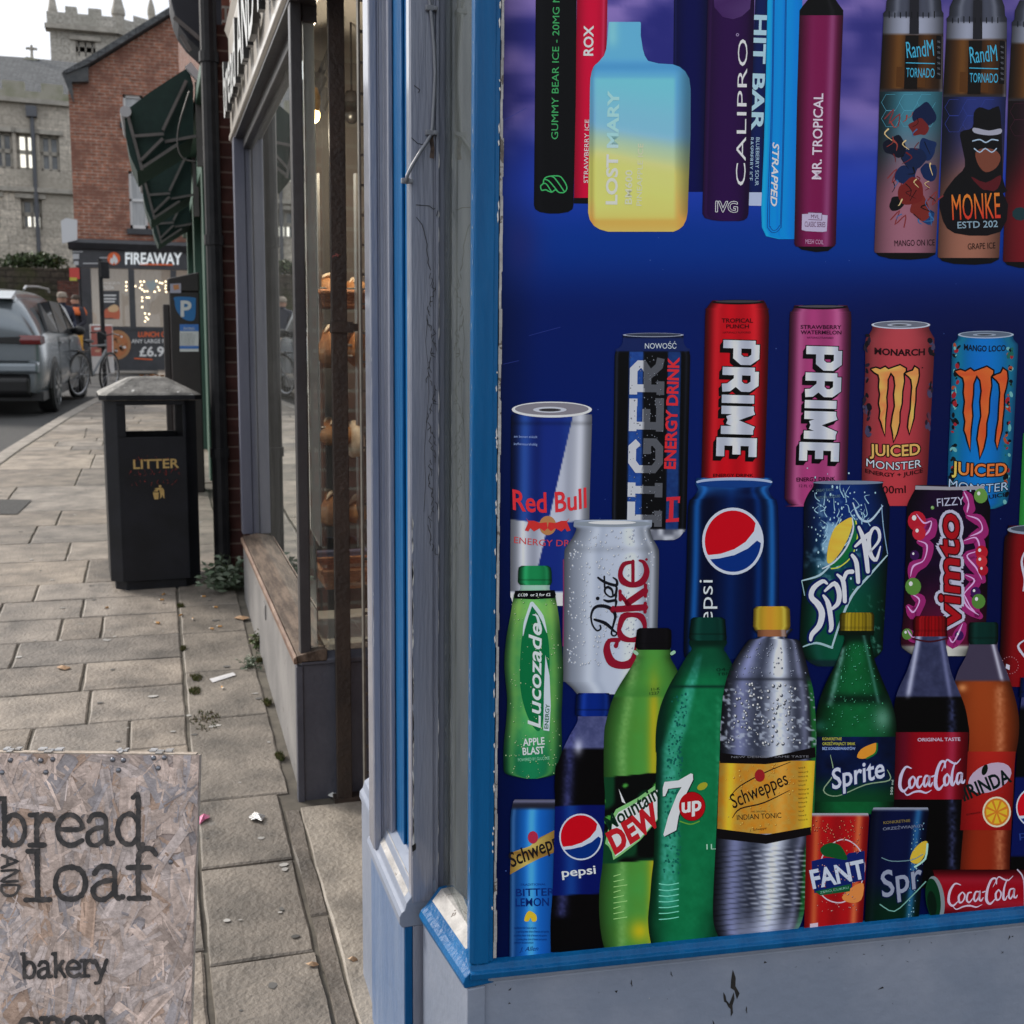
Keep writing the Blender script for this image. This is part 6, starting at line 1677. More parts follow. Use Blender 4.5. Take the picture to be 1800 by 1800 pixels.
# ------------------------------------------------------------------ printed drinks poster in the shop window (one flat print; each printed product a part of it)
INK = .60                                               # how bright the paper reads in this daylight
M_PRINT = pbr('poster_print', rough=.36, spec=.10, attr=True, bump=.035, bscale=900)
PW = .0135                                              # the sheet sits this far behind the frame face
PO = C0 + N2 * PW
R3 = np.array(ROT); n2 = np.array(N2); po = np.array(PO); cm = np.array(CAM)
def to_wall(px, py, lay):
    d = np.stack([(px - 900) / FPX, (900 - py) / FPX, -np.ones_like(px)], 1) @ R3.T
    o = po - n2 * .0001 * 0
    t = ((o - cm) @ n2) / (d @ n2)
    return cm + d * t[:, None] - n2 * (lay[:, None] * .00013)
def lin(c):
    c = np.clip(np.asarray(c, float), 0, 255) / 255
    c = np.where(c <= .04045, c / 12.92, ((c + .055) / 1.055) ** 2.4)
    v = .5 * (c.max(-1, keepdims=True) + (c * np.array((.2126, .7152, .0722))).sum(-1, keepdims=True))
    return np.clip(c * (v + 1e-5) ** .22 * 1.12 / INK, 0, .88)
FR = {1: (860, 0), 2: (1330, 0), 3: (860, 500), 4: (1330, 500), 5: (860, 900), 6: (1330, 900), 7: (860, 1330), 8: (1330, 1330)}
ZS = 470 / 1800
def Z(k, *pts):
    """points read from an enlarged part of the photo -> photo coordinates"""
    o = FR[k]; r = [(o[0] + x * ZS, o[1] + y * ZS) for x, y in pts]
    return r
def vn(X, Y, sc, seed=0):
    r = np.random.RandomState(seed).rand(64, 64); x, y = X / sc, Y / sc
    i, j = np.floor(x).astype(int), np.floor(y).astype(int); fx, fy = x - i, y - j
    fx = fx * fx * (3 - 2 * fx); fy = fy * fy * (3 - 2 * fy); i, j, i1, j1 = i % 64, j % 64, (i + 1) % 64, (j + 1) % 64
    return (r[i, j] * (1 - fx) + r[i1, j] * fx) * (1 - fy) + (r[i, j1] * (1 - fx) + r[i1, j1] * fx) * fy
def fbm(X, Y, sc, seed=0): return .5 * vn(X, Y, sc, seed) + .3 * vn(X, Y, sc / 2.1, seed + 1) + .2 * vn(X, Y, sc / 4.3, seed + 2)
def mixc(a, b, t): t = np.clip(np.asarray(t, float), 0, 1)[..., None]; return np.asarray(a, float) * (1 - t) + np.asarray(b, float) * t
def sst(a, b, x): t = np.clip((x - a) / (b - a), 0, 1); return t * t * (3 - 2 * t)
class Art:
    def __init__(s, L=0): s.v, s.c, s.l, s.f, s.L = [], [], [], [], L
    def raw(s, xy, cols, faces, l=0):
        o = sum(len(q) for q in s.v); xy = np.asarray(xy, float).reshape(-1, 2); s.v.append(xy)
        c = np.asarray(cols, float)
        if c.ndim == 1: c = np.tile(c, (len(xy), 1))
        s.c.append(c); s.k = (getattr(s, 'k', 0) + 1) % 7; s.l.append(np.full(len(xy), s.L + l + s.k * .045, float)); s.f += [tuple(int(i) + o for i in f) for f in faces]
    def fill(s, pts, col, l=1, smooth=0, g=None):
        if smooth: pts = crm(pts, smooth, True)
        t = tessellate_polygon([[Vector((p[0], p[1], 0)) for p in pts]])
        if callable(col): P = np.array(pts); col = col(P[:, 0], P[:, 1])
        s.raw(pts, col, t, l)
    def grid(s, prof, fn, l=0, st=3.2, sm=True):
        prof = sorted(prof); ys = np.array([p[0] for p in prof]); xl = np.array([p[1] for p in prof]); xr = np.array([p[2] for p in prof])
        ny = max(2, int((ys[-1] - ys[0]) / st) + 1); yy = np.unique(np.concatenate([np.linspace(ys[0], ys[-1], ny), ys])); ny = len(yy)
        nx = max(3, int((xr - xl).max() / st) + 1)
        a, b = np.interp(yy, ys, xl), np.interp(yy, ys, xr)
        S_ = np.linspace(0, 1, nx)[None, :].repeat(ny, 0); X = a[:, None] + (b - a)[:, None] * S_; Y = yy[:, None].repeat(nx, 1); T = (Y - ys[0]) / (ys[-1] - ys[0])
        c = np.broadcast_to(np.asarray(fn(S_, T, X, Y), float), (ny, nx, 3)).reshape(-1, 3)
        fs = [(i * nx + j, i * nx + j + 1, (i + 1) * nx + j + 1, (i + 1) * nx + j) for i in range(ny - 1) for j in range(nx - 1)]
        s.raw(np.stack([X.ravel(), Y.ravel()], 1), c, fs, l)
    def stroke(s, pts, w, col, l=2, smooth=4, closed=False, cap=True):
        n0 = len(pts)
        q = crm(pts, smooth, closed) if smooth else list(pts)
        if closed and smooth: q = q + [q[0]]
        if isinstance(w, (list, tuple)): w = list(np.interp(np.linspace(0, 1, len(q)), np.linspace(0, 1, len(w)), w))
        v, f = ribbon(q, w); s.raw(v, col, f, l)
        if cap and not closed:
            for e, ww in ((q[0], w[0] if isinstance(w, list) else w), (q[-1], w[-1] if isinstance(w, list) else w)):
                s.ell(e[0], e[1], ww / 2, ww / 2, col, l, n=8)
    def ell(s, cx, cy, rx, ry, col, l=1, n=20, rot=0.):
        t = np.arange(n) * 2 * np.pi / n; x, y = rx * np.cos(t), ry * np.sin(t); c, d = math.cos(rot), math.sin(rot)
        s.raw(np.stack([cx + x * c - y * d, cy + x * d + y * c], 1), col, [tuple(range(n))], l)
    def text(s, t, a, b, h, col, l=3, bold=0., shear=0., bend=0., outline=None, ow=0., drop=None, clip=None, sq=1.):
        """letters from baseline point a to b, capitals h tall"""
        V, T = text_mesh(t, bold, shear)
        if len(V) == 0: return
        a, b = np.array(a, float), np.array(b, float); d = b - a; L = np.hypot(*d); d /= L; up = np.array([d[1], -d[0]])
        u = (V[:, 0] - V[:, 0].min()) / (V[:, 0].max() - V[:, 0].min()); vv = V[:, 1] / .72 * h
        if bend: vv = vv + bend * (1 - (2 * u - 1) ** 2)
        P = a + d * (u * L)[:, None] + up * vv[:, None]
        if clip:                                         # the label runs on round the can or behind its neighbour
            G, H = [], []
            for t in T:
                q = [P[i] for i in t]
                for xm, sg in ((clip[0], 1), (clip[1], -1)):
                    r = []
                    for i in range(len(q)):
                        a_, b_ = q[i], q[(i + 1) % len(q)]; da, db = sg * (a_[0] - xm), sg * (b_[0] - xm)
                        if da >= 0: r.append(a_)
                        if (da >= 0) != (db >= 0): r.append(a_ + (b_ - a_) * da / (da - db))
                    q = r
                    if not q: break
                if len(q) > 2: H.append(tuple(range(len(G), len(G) + len(q)))); G += q
            P, T = np.array(G), H
        c = col(P[:, 0], P[:, 1]) if callable(col) else col
        if drop is not None:
            (dx, dy, dc, n) = drop
            for k in range(1, n + 1): s.raw(P + np.array([dx * k / n, dy * k / n]), dc, T, l - .6)
        if outline is not None:
            for k in range(10): s.raw(P + ow * np.array([math.cos(k * .6283), math.sin(k * .6283)]), outline, T, l - .3)
        s.raw(P, c, T, l)
    def block(s, word, a, b, h, wd, col, l=3, drop=None, outline=None, ow=0., slab=False, sh=0.):
        """heavy block capitals drawn with straight strokes"""
        a, b = np.array(a, float), np.array(b, float); d = b - a; L = np.hypot(*d); d /= L; up = np.array([d[1], -d[0]])
        adv = [BLK[c][1] for c in word]; tot = sum(adv) - .12; x = 0
        for ch, ad in zip(word, adv):
            for stq in BLK[ch][0]:
                q = [tuple(a + d * ((x + p[0]) / tot * L + sh * p[1] * h) + up * (wd / 2 + p[1] * (h - wd))) for p in stq]
                P, f = ribbon(q, wd); P = np.array(P)
                if callable(col):
                    G = []; H = []
                    for (i0, i1, i2, i3) in f:
                        o = len(G); m = 9
                        for r in range(m + 1):
                            for t in range(m + 1): G.append((P[i0] * (1 - t / m) + P[i1] * t / m) * (1 - r / m) + (P[i3] * (1 - t / m) + P[i2] * t / m) * r / m)
                        H += [(o + r * (m + 1) + t, o + r * (m + 1) + t + 1, o + (r + 1) * (m + 1) + t + 1, o + (r + 1) * (m + 1) + t) for r in range(m) for t in range(m)]
                    G = np.array(G)
                if drop is not None:
                    for k in range(1, drop[3] + 1): s.raw(P + np.array(drop[:2]) * k / drop[3], drop[2], f, l - .6)
                if outline is not None:
                    v2, f2 = ribbon([(q[0][0] - (q[1][0] - q[0][0]) / (math.hypot(q[1][0] - q[0][0], q[1][1] - q[0][1]) or 1) * ow, q[0][1] - (q[1][1] - q[0][1]) / (math.hypot(q[1][0] - q[0][0], q[1][1] - q[0][1]) or 1) * ow)] + q[1:-1] + [(q[-1][0] + (q[-1][0] - q[-2][0]) / (math.hypot(q[-1][0] - q[-2][0], q[-1][1] - q[-2][1]) or 1) * ow, q[-1][1] + (q[-1][1] - q[-2][1]) / (math.hypot(q[-1][0] - q[-2][0], q[-1][1] - q[-2][1]) or 1) * ow)], wd + 2 * ow)
                    s.raw(v2, outline, f2, l - .3)
                s.raw(G, col(G[:, 0], G[:, 1]), H, l) if callable(col) else s.raw(P, col, f, l)
            x += ad
    def drops(s, prof, n, seed, hi=(255, 255, 255), l=3, r=(1, 2.6), al=.5, base=None, dark=None):
        """printed water drops: a light crescent over a darker body"""
        rr = random.Random(seed); prof = sorted(prof); ys = [p[0] for p in prof]
        for _ in range(n):
            y = rr.uniform(ys[0], ys[-1]); a, b = np.interp(y, ys, [p[1] for p in prof]), np.interp(y, ys, [p[2] for p in prof]); x = rr.uniform(a + 3, b - 3); q = rr.uniform(*r)
            if dark is not None: s.ell(x + q * .25, y + q * .25, q, q * 1.15, dark, l, 8)
            s.ell(x - q * .2, y - q * .25, q * .6, q * .7, hi, l + .4, 7)
    def build(s, name, parent):
        xy = np.concatenate(s.v); c = np.concatenate(s.c); la = np.concatenate(s.l)
        P = to_wall(xy[:, 0], xy[:, 1], la)
        mb = MB(); mb.usecol = True
        mb.v = [tuple(p) for p in P]; mb.f = s.f; mb.m = [0] * len(s.f)
        C = np.concatenate([lin(c), np.ones((len(c), 1))], 1); mb.c = C.tolist()
        return mb.build(name, M_PRINT, parent, fix=False)
BLK = {'P': ([[(.16, 0), (.16, 1)], [(.16, 1), (.62, 1), (.78, .82), (.78, .6), (.62, .44), (.16, .44)]], 1.02), 'R': ([[(.16, 0), (.16, 1)], [(.16, 1), (.62, 1), (.78, .82), (.78, .64), (.62, .48), (.16, .48)], [(.5, .48), (.78, .2), (.8, 0)]], 1.06),
       'I': ([[(.16, 0), (.16, 1)]], .44), 'M': ([[(.14, 0), (.14, 1)], [(.14, 1), (.52, .2)], [(.52, .2), (.9, 1)], [(.9, 1), (.9, 0)]], 1.18), 'E': ([[(.72, 1), (.16, 1), (.16, 0), (.72, 0)], [(.16, .5), (.64, .5)]], .94),
       'T': ([[(0, 1), (.84, 1)], [(.42, 1), (.42, 0)], [(.22, 0), (.62, 0)]], .98), 'G': ([[(.8, .78), (.66, 1), (.3, 1), (.12, .8), (.12, .2), (.3, 0), (.66, 0), (.8, .18), (.8, .45), (.5, .45)]], 1.05),
       'i': ([[(.16, 0), (.16, 1)], [(-.02, 1), (.34, 1)], [(-.02, 0), (.34, 0)]], .56), 'e': ([[(.74, .84), (.74, 1), (.02, 1)], [(.16, 1), (.16, 0)], [(.02, 0), (.76, 0), (.76, .18)], [(.16, .5), (.58, .5)]], .94),
       'r': ([[(.16, 0), (.16, 1)], [(.0, 1), (.62, 1), (.76, .8), (.76, .64), (.6, .48), (.16, .48)], [(.45, .48), (.72, .06), (.92, 0)], [(.0, 0), (.34, 0)]], 1.06)}
def cyl(S_, base, edge=.55, hl=(), p=2.5):
    base = np.asarray(base, float); k = 1 - min(.92, edge * 1.3) * np.abs(2 * S_ - 1) ** p
    c = base * k[..., None]
    for (s0, w, am, hc) in hl: c = mixc(c, hc, am * np.exp(-((S_ - s0) / w) ** 2))
    return c
W_ = (255, 255, 255)
def prof_px(k, *rows): o = FR[k]; return [(o[1] + y * ZS, o[0] + a * ZS, o[0] + b * ZS) for y, a, b in rows]
def smoothp(prof, n=5):
    prof = sorted(prof); L = crm([(p[1], p[0]) for p in prof], n); R = crm([(p[2], p[0]) for p in prof], n)
    return [(a[1], a[0], b[0]) for a, b in zip(L, R)]
poster = thing('drinks_poster', 'glossy blue window poster printed with rows of drink cans, bottles and vapes', 'poster', tuple(PO + Vector((0, 0, 1.3))))
# ---- sheet with its printed smoky backdrop
A = Art(0)
def bgcol(S_, T, X, Y):
    n = fbm(X + 60 * vn(X, Y, 120, 9), Y * 1.6 + 40 * vn(X, Y, 150, 8), 120, 3)
    top = mixc((44, 45, 128), (132, 112, 178), sst(.28, .78, n)); top = mixc(top, (70, 60, 120), sst(1350, 1750, X) * .45)
    c = mixc(top, (28, 58, 165), sst(170, 340, Y)); c = mixc(c, (0, 50, 140), sst(320, 430, Y)); c = mixc(c, (0, 27, 102), sst(420, 560, Y)); c = mixc(c, (0, 20, 88), sst(700, 1200, Y))
    c = mixc(c, (0, 9, 64), sst(1150, 1750, X) * sst(430, 620, Y) * .75)
    c = mixc(c, c * .72, sst(960, 880, X) * .8)
    c = mixc(c, (52, 40, 110), np.exp(-((X - 915) / 38) ** 2 - ((Y - 430) / 60) ** 2) * .5)
    return c
A.grid([(-120, 872, 2100), (1720, 860, 2100)], bgcol, 0, 9)
rr = random.Random(3)
for _ in range(60): A.ell(rr.uniform(885, 1790), rr.uniform(380, 1600), rr.uniform(.5, 1.1), rr.uniform(.5, 1.1), (70, 95, 160), .5, 6)
for (a, b) in (((885, 640), (912, 634)), ((930, 590), (985, 575)), ((885, 212), (925, 190))): A.stroke([a, b], .7, (45, 60, 140), .5, 0)
A.build('poster_sheet', poster)
# ---- vapes along the top
A = Art(2)
A.grid([(2, 941.5, 1013.5), (-80, 942.5, 1014)] + prof_px(1, (700, 307, 582), (1380, 300, 567), (1408, 308, 560), (1428, 340, 530), (1438, 400, 470)), lambda s, t, x, y: cyl(s, (14, 15, 20), .3, [(.12, .10, .12, (70, 75, 90)), (.9, .05, .10, (60, 65, 80))]), 0, 5)
A.text('GUMMY BEAR ICE - 20MG NI', Z(1, (462, 938))[0], (983.5, -14), 12.3, (62, 158, 92), 2)
for k in range(4):
    q = Z(1, (352 + k * 38, 1255 + (k % 2) * 8 - k * 4), (372 + k * 38, 1215 - k * 6)); 
lg = Z(1, (370, 1205), (400, 1188), (470, 1186), (500, 1215), (522, 1262), (505, 1294), (470, 1296), (445, 1278), (420, 1294), (395, 1285), (380, 1278), (352, 1280), (346, 1252), (362, 1236))
A.stroke(lg, 2, (60, 170, 95), 2, 4, True)
for p in (((362, 1236), (385, 1240), (420, 1294)), ((372, 1207), (405, 1222), (462, 1290)), ((420, 1188), (445, 1205), (505, 1290))): A.stroke(Z(1, *p), 2, (60, 170, 95), 2, 4)
A.build('printed_vape', poster)
A = Art(1)
A.grid([(-80, 1014.5, 1069)] + prof_px(1, (0, 590, 796), (1332, 570, 772)), lambda s, t, x, y: cyl(s, (196, 6, 52), .22, [(.88, .05, .45, (225, 90, 120)), (.1, .1, .15, (160, 5, 40))]))
A.fill(Z(1, (570, 1332), (772, 1332), (768, 1372), (568, 1370)), (18, 18, 24))
A.text('ROX', Z(1, (697, 376))[0], Z(1, (700, 172))[0], 17, (225, 215, 228), 2, bold=.025)
A.text('STRAWBERRY ICE', Z(1, (664, 1232))[0], Z(1, (672, 805))[0], 8, (222, 190, 205), 2)
A.build('printed_vape', poster)
A = Art(1)
A.grid([(-80, 1185, 1246)] + prof_px(1, (0, 1243, 1480), (1292, 1232, 1460)), lambda s, t, x, y: cyl(s, (4, 8, 84), .3, [(.05, .03, .3, (60, 70, 150))]))
A.build('printed_box', poster)
A = Art(4)
vp = prof_px(1, (148, 806, 1016), (156, 803, 1020), (240, 796, 1019), (330, 787, 1033), (375, 772, 1046), (410, 742, 1068), (428, 725, 1140), (434, 715, 1235), (450, 702, 1280), (480, 690, 1318), (530, 680, 1346), (600, 677, 1355), (900, 673, 1354), (1250, 667, 1341), (1430, 665, 1335), (1480, 676, 1325), (1520, 704, 1305), (1545, 745, 1275), (1560, 800, 1240))
def lm(s, t, x, y):
    yy = y / ZS - (x / ZS - 4000) * .16; c = mixc((92, 164, 204), (104, 158, 192), sst(450, 820, yy)); c = mixc(c, (150, 172, 140), sst(800, 960, yy)); c = mixc(c, (192, 182, 98), sst(930, 1110, yy)); c = mixc(c, (208, 170, 88), sst(1100, 1350, yy)); yy = y / ZS
    xx = (x - 860) / ZS
    c = mixc(c, (190, 190, 92), sst(1100, 700, xx) * sst(960, 1150, yy) * sst(1440, 1300, yy) * .7)
    c = mixc(c, c * .70, sst(1235, 1352, xx)); c = mixc(c, (60, 130, 185), np.exp(-((yy - 450) / 40) ** 2) * .55); c = mixc(c, (226, 150, 66), np.exp(-((yy - 1500) / 50) ** 2) * .6)
    c = mixc(c, (150, 205, 230), np.exp(-((xx - 830) / 40) ** 2) * sst(360, 250, yy) * .4); c = mixc(c, c * .8, np.exp(-((xx - 690) / 18) ** 2) * .6)
    inner = sst(690, 715, xx) * sst(1265, 1235, xx) * sst(510, 540, yy) * sst(1490, 1460, yy)
    return mixc(c, c * 1.06 + 6, inner)
A.grid(vp, lm, 0, 3)
A.text('LOST MARY', Z(1, (858, 1378))[0], Z(1, (872, 612))[0], 20, lambda x, y: mixc((148, 192, 220), (232, 228, 176), sst(240, 300, y)), 2, bold=.03)
A.text('BM600', Z(1, (958, 1376))[0], Z(1, (962, 1146))[0], 12.5, (240, 226, 160), 2.5, bold=.012)
A.text('PINEAPPLE ICE', Z(1, (1024, 1386))[0], Z(1, (1036, 968))[0], 9.5, (240, 224, 160), 2.5)
A.build('printed_vape', poster)
A = Art(4)
A.grid([(-80, 1242, 1328)] + prof_px(1, (0, 1470, 1785), (700, 1452, 1768), (1400, 1434, 1746), (1440, 1434, 1744), (1468, 1450, 1735), (1482, 1500, 1715), (1488, 1560, 1680)), lambda s, t, x, y: cyl(s, (50, 8, 78), .25, [(.06, .02, .35, (110, 60, 140)), (.93, .05, .35, (25, 2, 45))]))
A.fill(Z(1, (1505, -60), (1765, -60), (1755, 60), (1700, 110), (1640, 130), (1570, 115), (1515, 50)), lambda x, y: mixc((92, 66, 120), (60, 22, 88), vn(x, y, 9, 2)), 1)
A.text('CALIPRO', Z(1, (1722, 1250))[0], Z(1, (1738, 265))[0], 17.5, (205, 190, 218), 2, bold=-.004)
A.ell(*Z(1, (1670, 235))[0], 2.6, 2.6, (170, 150, 190), 2, 10); A.ell(*Z(1, (1670, 235))[0], 1.7, 1.7, (50, 8, 78), 3, 10)
A.text('IVG', Z(1, (1524, 1425))[0], Z(1, (1668, 1428))[0], 19, (50, 10, 80), 3, outline=(205, 192, 220), ow=1.1, bold=.0)
A.build('printed_vape', poster)
A = Art(1)
A.grid([(-80, 1326, 1360)] + prof_px(2, (0, -10, 80), (1295, -58, 40)), lambda s, t, x, y: cyl(s, (12, 30, 92), .2))
A.fill(Z(2, (-58, 1295), (40, 1295), (36, 1386), (-60, 1384)), (160, 170, 205))
A.text('HIT BAR', Z(2, (-14, 100))[0], Z(2, (-40, 885))[0], 22, (150, 180, 220), 2, bold=.03)
A.text('BLUEBERRY SOUR', Z(2, (-4, 925))[0], Z(2, (-12, 1250))[0], 6.5, (150, 175, 215), 2); A.text('RASPBERRY ICE', Z(2, (-44, 925))[0], Z(2, (-52, 1215))[0], 6.5, (150, 175, 215), 2)
A.build('printed_vape', poster)
A = Art(3)
A.grid([(-80, 1349, 1412)] + prof_px(2, (0, 72, 308), (500, 62, 300), (1000, 48, 285), (1400, 30, 262), (1530, 34, 258), (1590, 62, 256), (1610, 150, 254)), lambda s, t, x, y: cyl(s, (2, 128, 212), .1, [(.06, .08, .75, (24, 165, 205)), (.46, .03, .35, (2, 95, 180)), (.85, .12, .3, (4, 110, 200))]))
for off in (0, 14):
    A.stroke(Z(2, (112 + off * .5, -40), (100 + off * .5, 700), (72 + off, 1440), (80 + off * .8, 1540 - off), (118, 1566 - off), (158 - off * .5, 1535 - off), (168 - off * .5, 1440), (188 - off * .5, 700), (200 - off * .5, -40)), 1.1, (10, 66, 150), 2, 4)
A.text('STRAPPED', Z(2, (108, 958))[0], Z(2, (92, 1388))[0], 11.5, (190, 215, 232), 3, bold=.02, shear=.25)
A.build('printed_vape', poster)
A = Art(5)
A.grid([(-80, 1419, 1470)] + prof_px(2, (0, 342, 532), (30, 318, 552), (70, 288, 582), (104, 287, 582)), lambda s, t, x, y: cyl(s, (10, 10, 13), .2, [(.75, .06, .3, (80, 82, 88))]))
A.grid(prof_px(2, (104, 287, 582), (700, 270, 560), (1640, 252, 532), (1660, 262, 522)), lambda s, t, x, y: cyl(s, (124, 20, 76), .42, [(.76, .085, .62, (160, 92, 138)), (.30, .10, .18, (150, 60, 110))]))
A.fill(Z(2, (254, 1640), (524, 1655), (480, 1690), (400, 1697), (300, 1680)), (16, 10, 16), -.3)
A.text('MR. TROPICAL', Z(2, (432, 1208))[0], Z(2, (446, 630))[0], 17, (205, 180, 200), 2, bold=.015)
A.fill(Z(2, (304, 1442), (345, 1440), (346, 1428), (438, 1432), (440, 1446), (476, 1450), (470, 1558), (440, 1562), (330, 1556), (302, 1548)), (172, 160, 186), 2)
A.stroke(Z(2, (346, 1430), (438, 1434), (436, 1482), (346, 1478)), .9, (100, 40, 90), 3, 0, True)
A.text('MVL', Z(2, (364, 1470))[0], Z(2, (420, 1472))[0], 7, (95, 30, 80), 3); A.text('CLASSIC SERIES', Z(2, (322, 1526))[0], Z(2, (460, 1530))[0], 9.5, (95, 30, 80), 3)
A.text('MESH COIL', Z(2, (326, 1640))[0], Z(2, (448, 1645))[0], 8, (182, 140, 172), 3)
A.build('printed_vape', poster)
def tornado(dx, dy, lab_top, lab_bot, flav, seed):
    A = Art(6 if dx else 7); o = lambda *p: [(x + dx, y + dy) for x, y in Z(2, *p)]
    pr = [(y + dy, a + dx, b + dx) for y, a, b in prof_px(2, (-60, 905, 1215), (10, 872, 1240), (70, 868, 1244), (90, 850, 1256), (130, 852, 1256), (610, 826, 1252), (640, 826, 1250))]
    def glassf(s, t, x, y):
        yy = (y - dy) / ZS
        c = cyl(s, (80, 84, 100), .4, [(.5, .09, .8, (22, 22, 28)), (.2, .05, .4, (150, 155, 170)), (.82, .05, .4, (150, 155, 170))])
        lg_ = cyl(s, (150, 154, 172), .45, [(.48, .07, .45, (90, 92, 105))]); am = cyl(s, (104, 62, 24), .6, [(.30, .09, .5, (140, 92, 40)), (.52, .16, .75, (34, 20, 10)), (.86, .07, .5, (46, 26, 12))])
        c = mixc(c, lg_, sst(112, 122, yy)); c = mixc(c, am, sst(222, 240, yy)); c = mixc(c, (52, 48, 54), sst(590, 612, yy)); c = mixc(c, (150, 150, 165), np.exp(-((s - .97) / .02) ** 2) * .5 * sst(230, 250, yy))
        return c
    A.grid(pr, glassf, 0, 2.6)
    rr = random.Random(seed)
    for i in range(9): A.stroke(o((890 + i * 38, 84 + rr.uniform(-6, 6)), (880 + i * 38 + 10, 120)), 1.8, (26, 28, 34), 1.5, 0)
    A.fill(o((1030, -30), (1090, -30), (1090, 230), (1026, 230)), (40, 40, 48), 1)
    A.fill(o((940, 450), (1130, 455), (1130, 590), (935, 585)), (92, 54, 18), 1); A.fill(o((1000, 240), (1088, 240), (1078, 600), (990, 600)), (22, 14, 10), 1.4)
    pr2 = [(y + dy, a + dx, b + dx) for y, a, b in prof_px(2, (618, 826, 1250), (1000, 815, 1236), (1690, 790, 1204), (1702, 796, 1200))]
    A.grid(pr2, lambda s, t, x, y: cyl(s, np.array([1., 1, 1]), .32, [])[..., :] * mixc(mixc(lab_top, lab_bot, sst(.1, .62, t)), np.array(lab_top) * .35, sst(.45, .0, s) * sst(.75, .2, t) * .7), 0, 3.5)
    for i in range(6):
        hx_, hy_ = 900 + (i % 3) * 120, 690 + (i // 3) * 110
        A.stroke(o(*[(hx_ + 62 * math.cos(k * 1.047), hy_ + 62 * math.sin(k * 1.047)) for k in range(6)]), .5, np.array(lab_top) * 1.25, .6, 0, True)
    A.fill(o((790, 1690), (1204, 1690), (1202, 1712), (1150, 1738), (1040, 1748), (900, 1742), (820, 1722)), (14, 10, 14), -.3)
    A.text('RandM', o((1010, 392))[0], o((1192, 376))[0], 30, (62, 158, 190), 3, sq=1.5)
    A.stroke(o((1004, 424), (1194, 430)), 1.6, (62, 158, 190), 3, 0); A.text('TORNADO', o((1004, 520))[0], o((1194, 524))[0], 17, (62, 158, 190), 3)
    A.fill(o((1208, 240), (1244, 245), (1238, 532), (1202, 530)), (12, 10, 14), 2)
    for i in range(7): A.text('%', o((1212, 290 + i * 36))[0], o((1234, 290 + i * 36))[0], 4, (110, 112, 120), 3)
    return A, o
A, o = tornado(0, 0, (62, 122, 140), (150, 96, 112), 'MANGO ON ICE', 1)
# a loose graffiti burst in the artwork's colours
rr = random.Random(12)
for (x, y, r, c) in ((1130, 780, 95, (16, 32, 72)), (1090, 860, 75, (112, 34, 34)), (940, 990, 92, (14, 20, 44)), (1060, 1060, 100, (18, 36, 76)), (1150, 1000, 80, (20, 44, 92)), (1010, 1180, 90, (20, 40, 84)), (1160, 1160, 70, (18, 40, 86)), (1030, 1290, 100, (116, 32, 30)), (940, 1370, 62, (16, 16, 22)), (1100, 1400, 90, (120, 40, 34)), (1150, 1460, 60, (22, 60, 110))):
    n = 9; A.fill(o(*[(x + r * rr.uniform(.6, 1.05) * math.cos(k * 2 * math.pi / n), y + r * rr.uniform(.6, 1.05) * math.sin(k * 2 * math.pi / n)) for k in range(n)]), c, 1 + .12 * rr.random() * 5, 3)
for _ in range(34):
    x, y = rr.uniform(880, 1190), rr.uniform(740, 1500); c = rr.choice([(150, 60, 50), (200, 170, 120), (12, 12, 18), (110, 32, 32), (52, 100, 150), (12, 12, 18)])
    A.stroke(o((x, y), (x + rr.uniform(-40, 40), y + rr.uniform(10, 40)), (x + rr.uniform(-50, 50), y + rr.uniform(30, 90))), [rr.uniform(1, 3.5), .8], c, 2.2, 3)
for (x, y) in ((860, 800), (880, 1200), (900, 1480), (1150, 1350)):
    A.stroke(o((x, y), (x + 60, y - 60), (x + 30, y + 30), (x + 100, y - 30), (x + 90, y + 50)), 2.2, (128, 48, 50), .9, 3)
A.text('MANGO ON ICE', o((926, 1658))[0], o((1196, 1652))[0], 11, (30, 14, 24), 3)
A.build('printed_vape', poster)
A, o = tornado(111.5, 9, (40, 52, 120), (150, 98, 80), 'GRAPE ICE', 2)
o2 = lambda *p: Z(2, *p)
for pts, c in (([(1370, 890), (1450, 860), (1460, 760), (1500, 722), (1560, 740), (1600, 724), (1640, 760), (1655, 1200), (1660, 1300), (1300, 1320), (1260, 1300), (1330, 1200), (1400, 1120), (1380, 980)], (17, 15, 20)), ([(1460, 860), (1560, 880), (1640, 866), (1640, 900), (1560, 912), (1462, 894)], (150, 150, 165)),
               ([(1470, 1030), (1520, 1000), (1600, 1010), (1640, 1060), (1610, 1130), (1540, 1160), (1490, 1110)], (120, 66, 50)), ([(1440, 1190), (1540, 1230), (1640, 1180), (1620, 1270), (1540, 1290)], (92, 22, 30)), ([(1270, 1310), (1655, 1300), (1640, 1560), (1330, 1570), (1240, 1440)], (20, 14, 22))):
    A.fill(o2(*pts), c, 1.5 + sum(c) * .002 + (.4 if c == (20, 14, 22) else 0), 3)
A.stroke(o2((1452, 950), (1500, 940), (1540, 960), (1580, 940), (1622, 946)), 2.2, (150, 170, 190), 2.5, 3); A.stroke(o2((1462, 1000), (1500, 1026), (1536, 1000), (1580, 1026), (1612, 1000)), 2, (150, 170, 190), 2.5, 3)
A.text('MONKE', o2((1316, 1482))[0], o2((1640, 1468))[0], 47, lambda x, y: mixc((214, 110, 40), (190, 50, 34), sst(355, 375, y)), 3, bold=.0, outline=(14, 10, 14), ow=1.5)
A.text('ESTD 202', o2((1350, 1538))[0], o2((1622, 1528))[0], 12, (126, 150, 165), 3, bold=.01)
A.text('GRAPE ICE', o2((1420, 1680))[0], o2((1606, 1672))[0], 11, (30, 14, 18), 3)
A.build('printed_vape', poster)
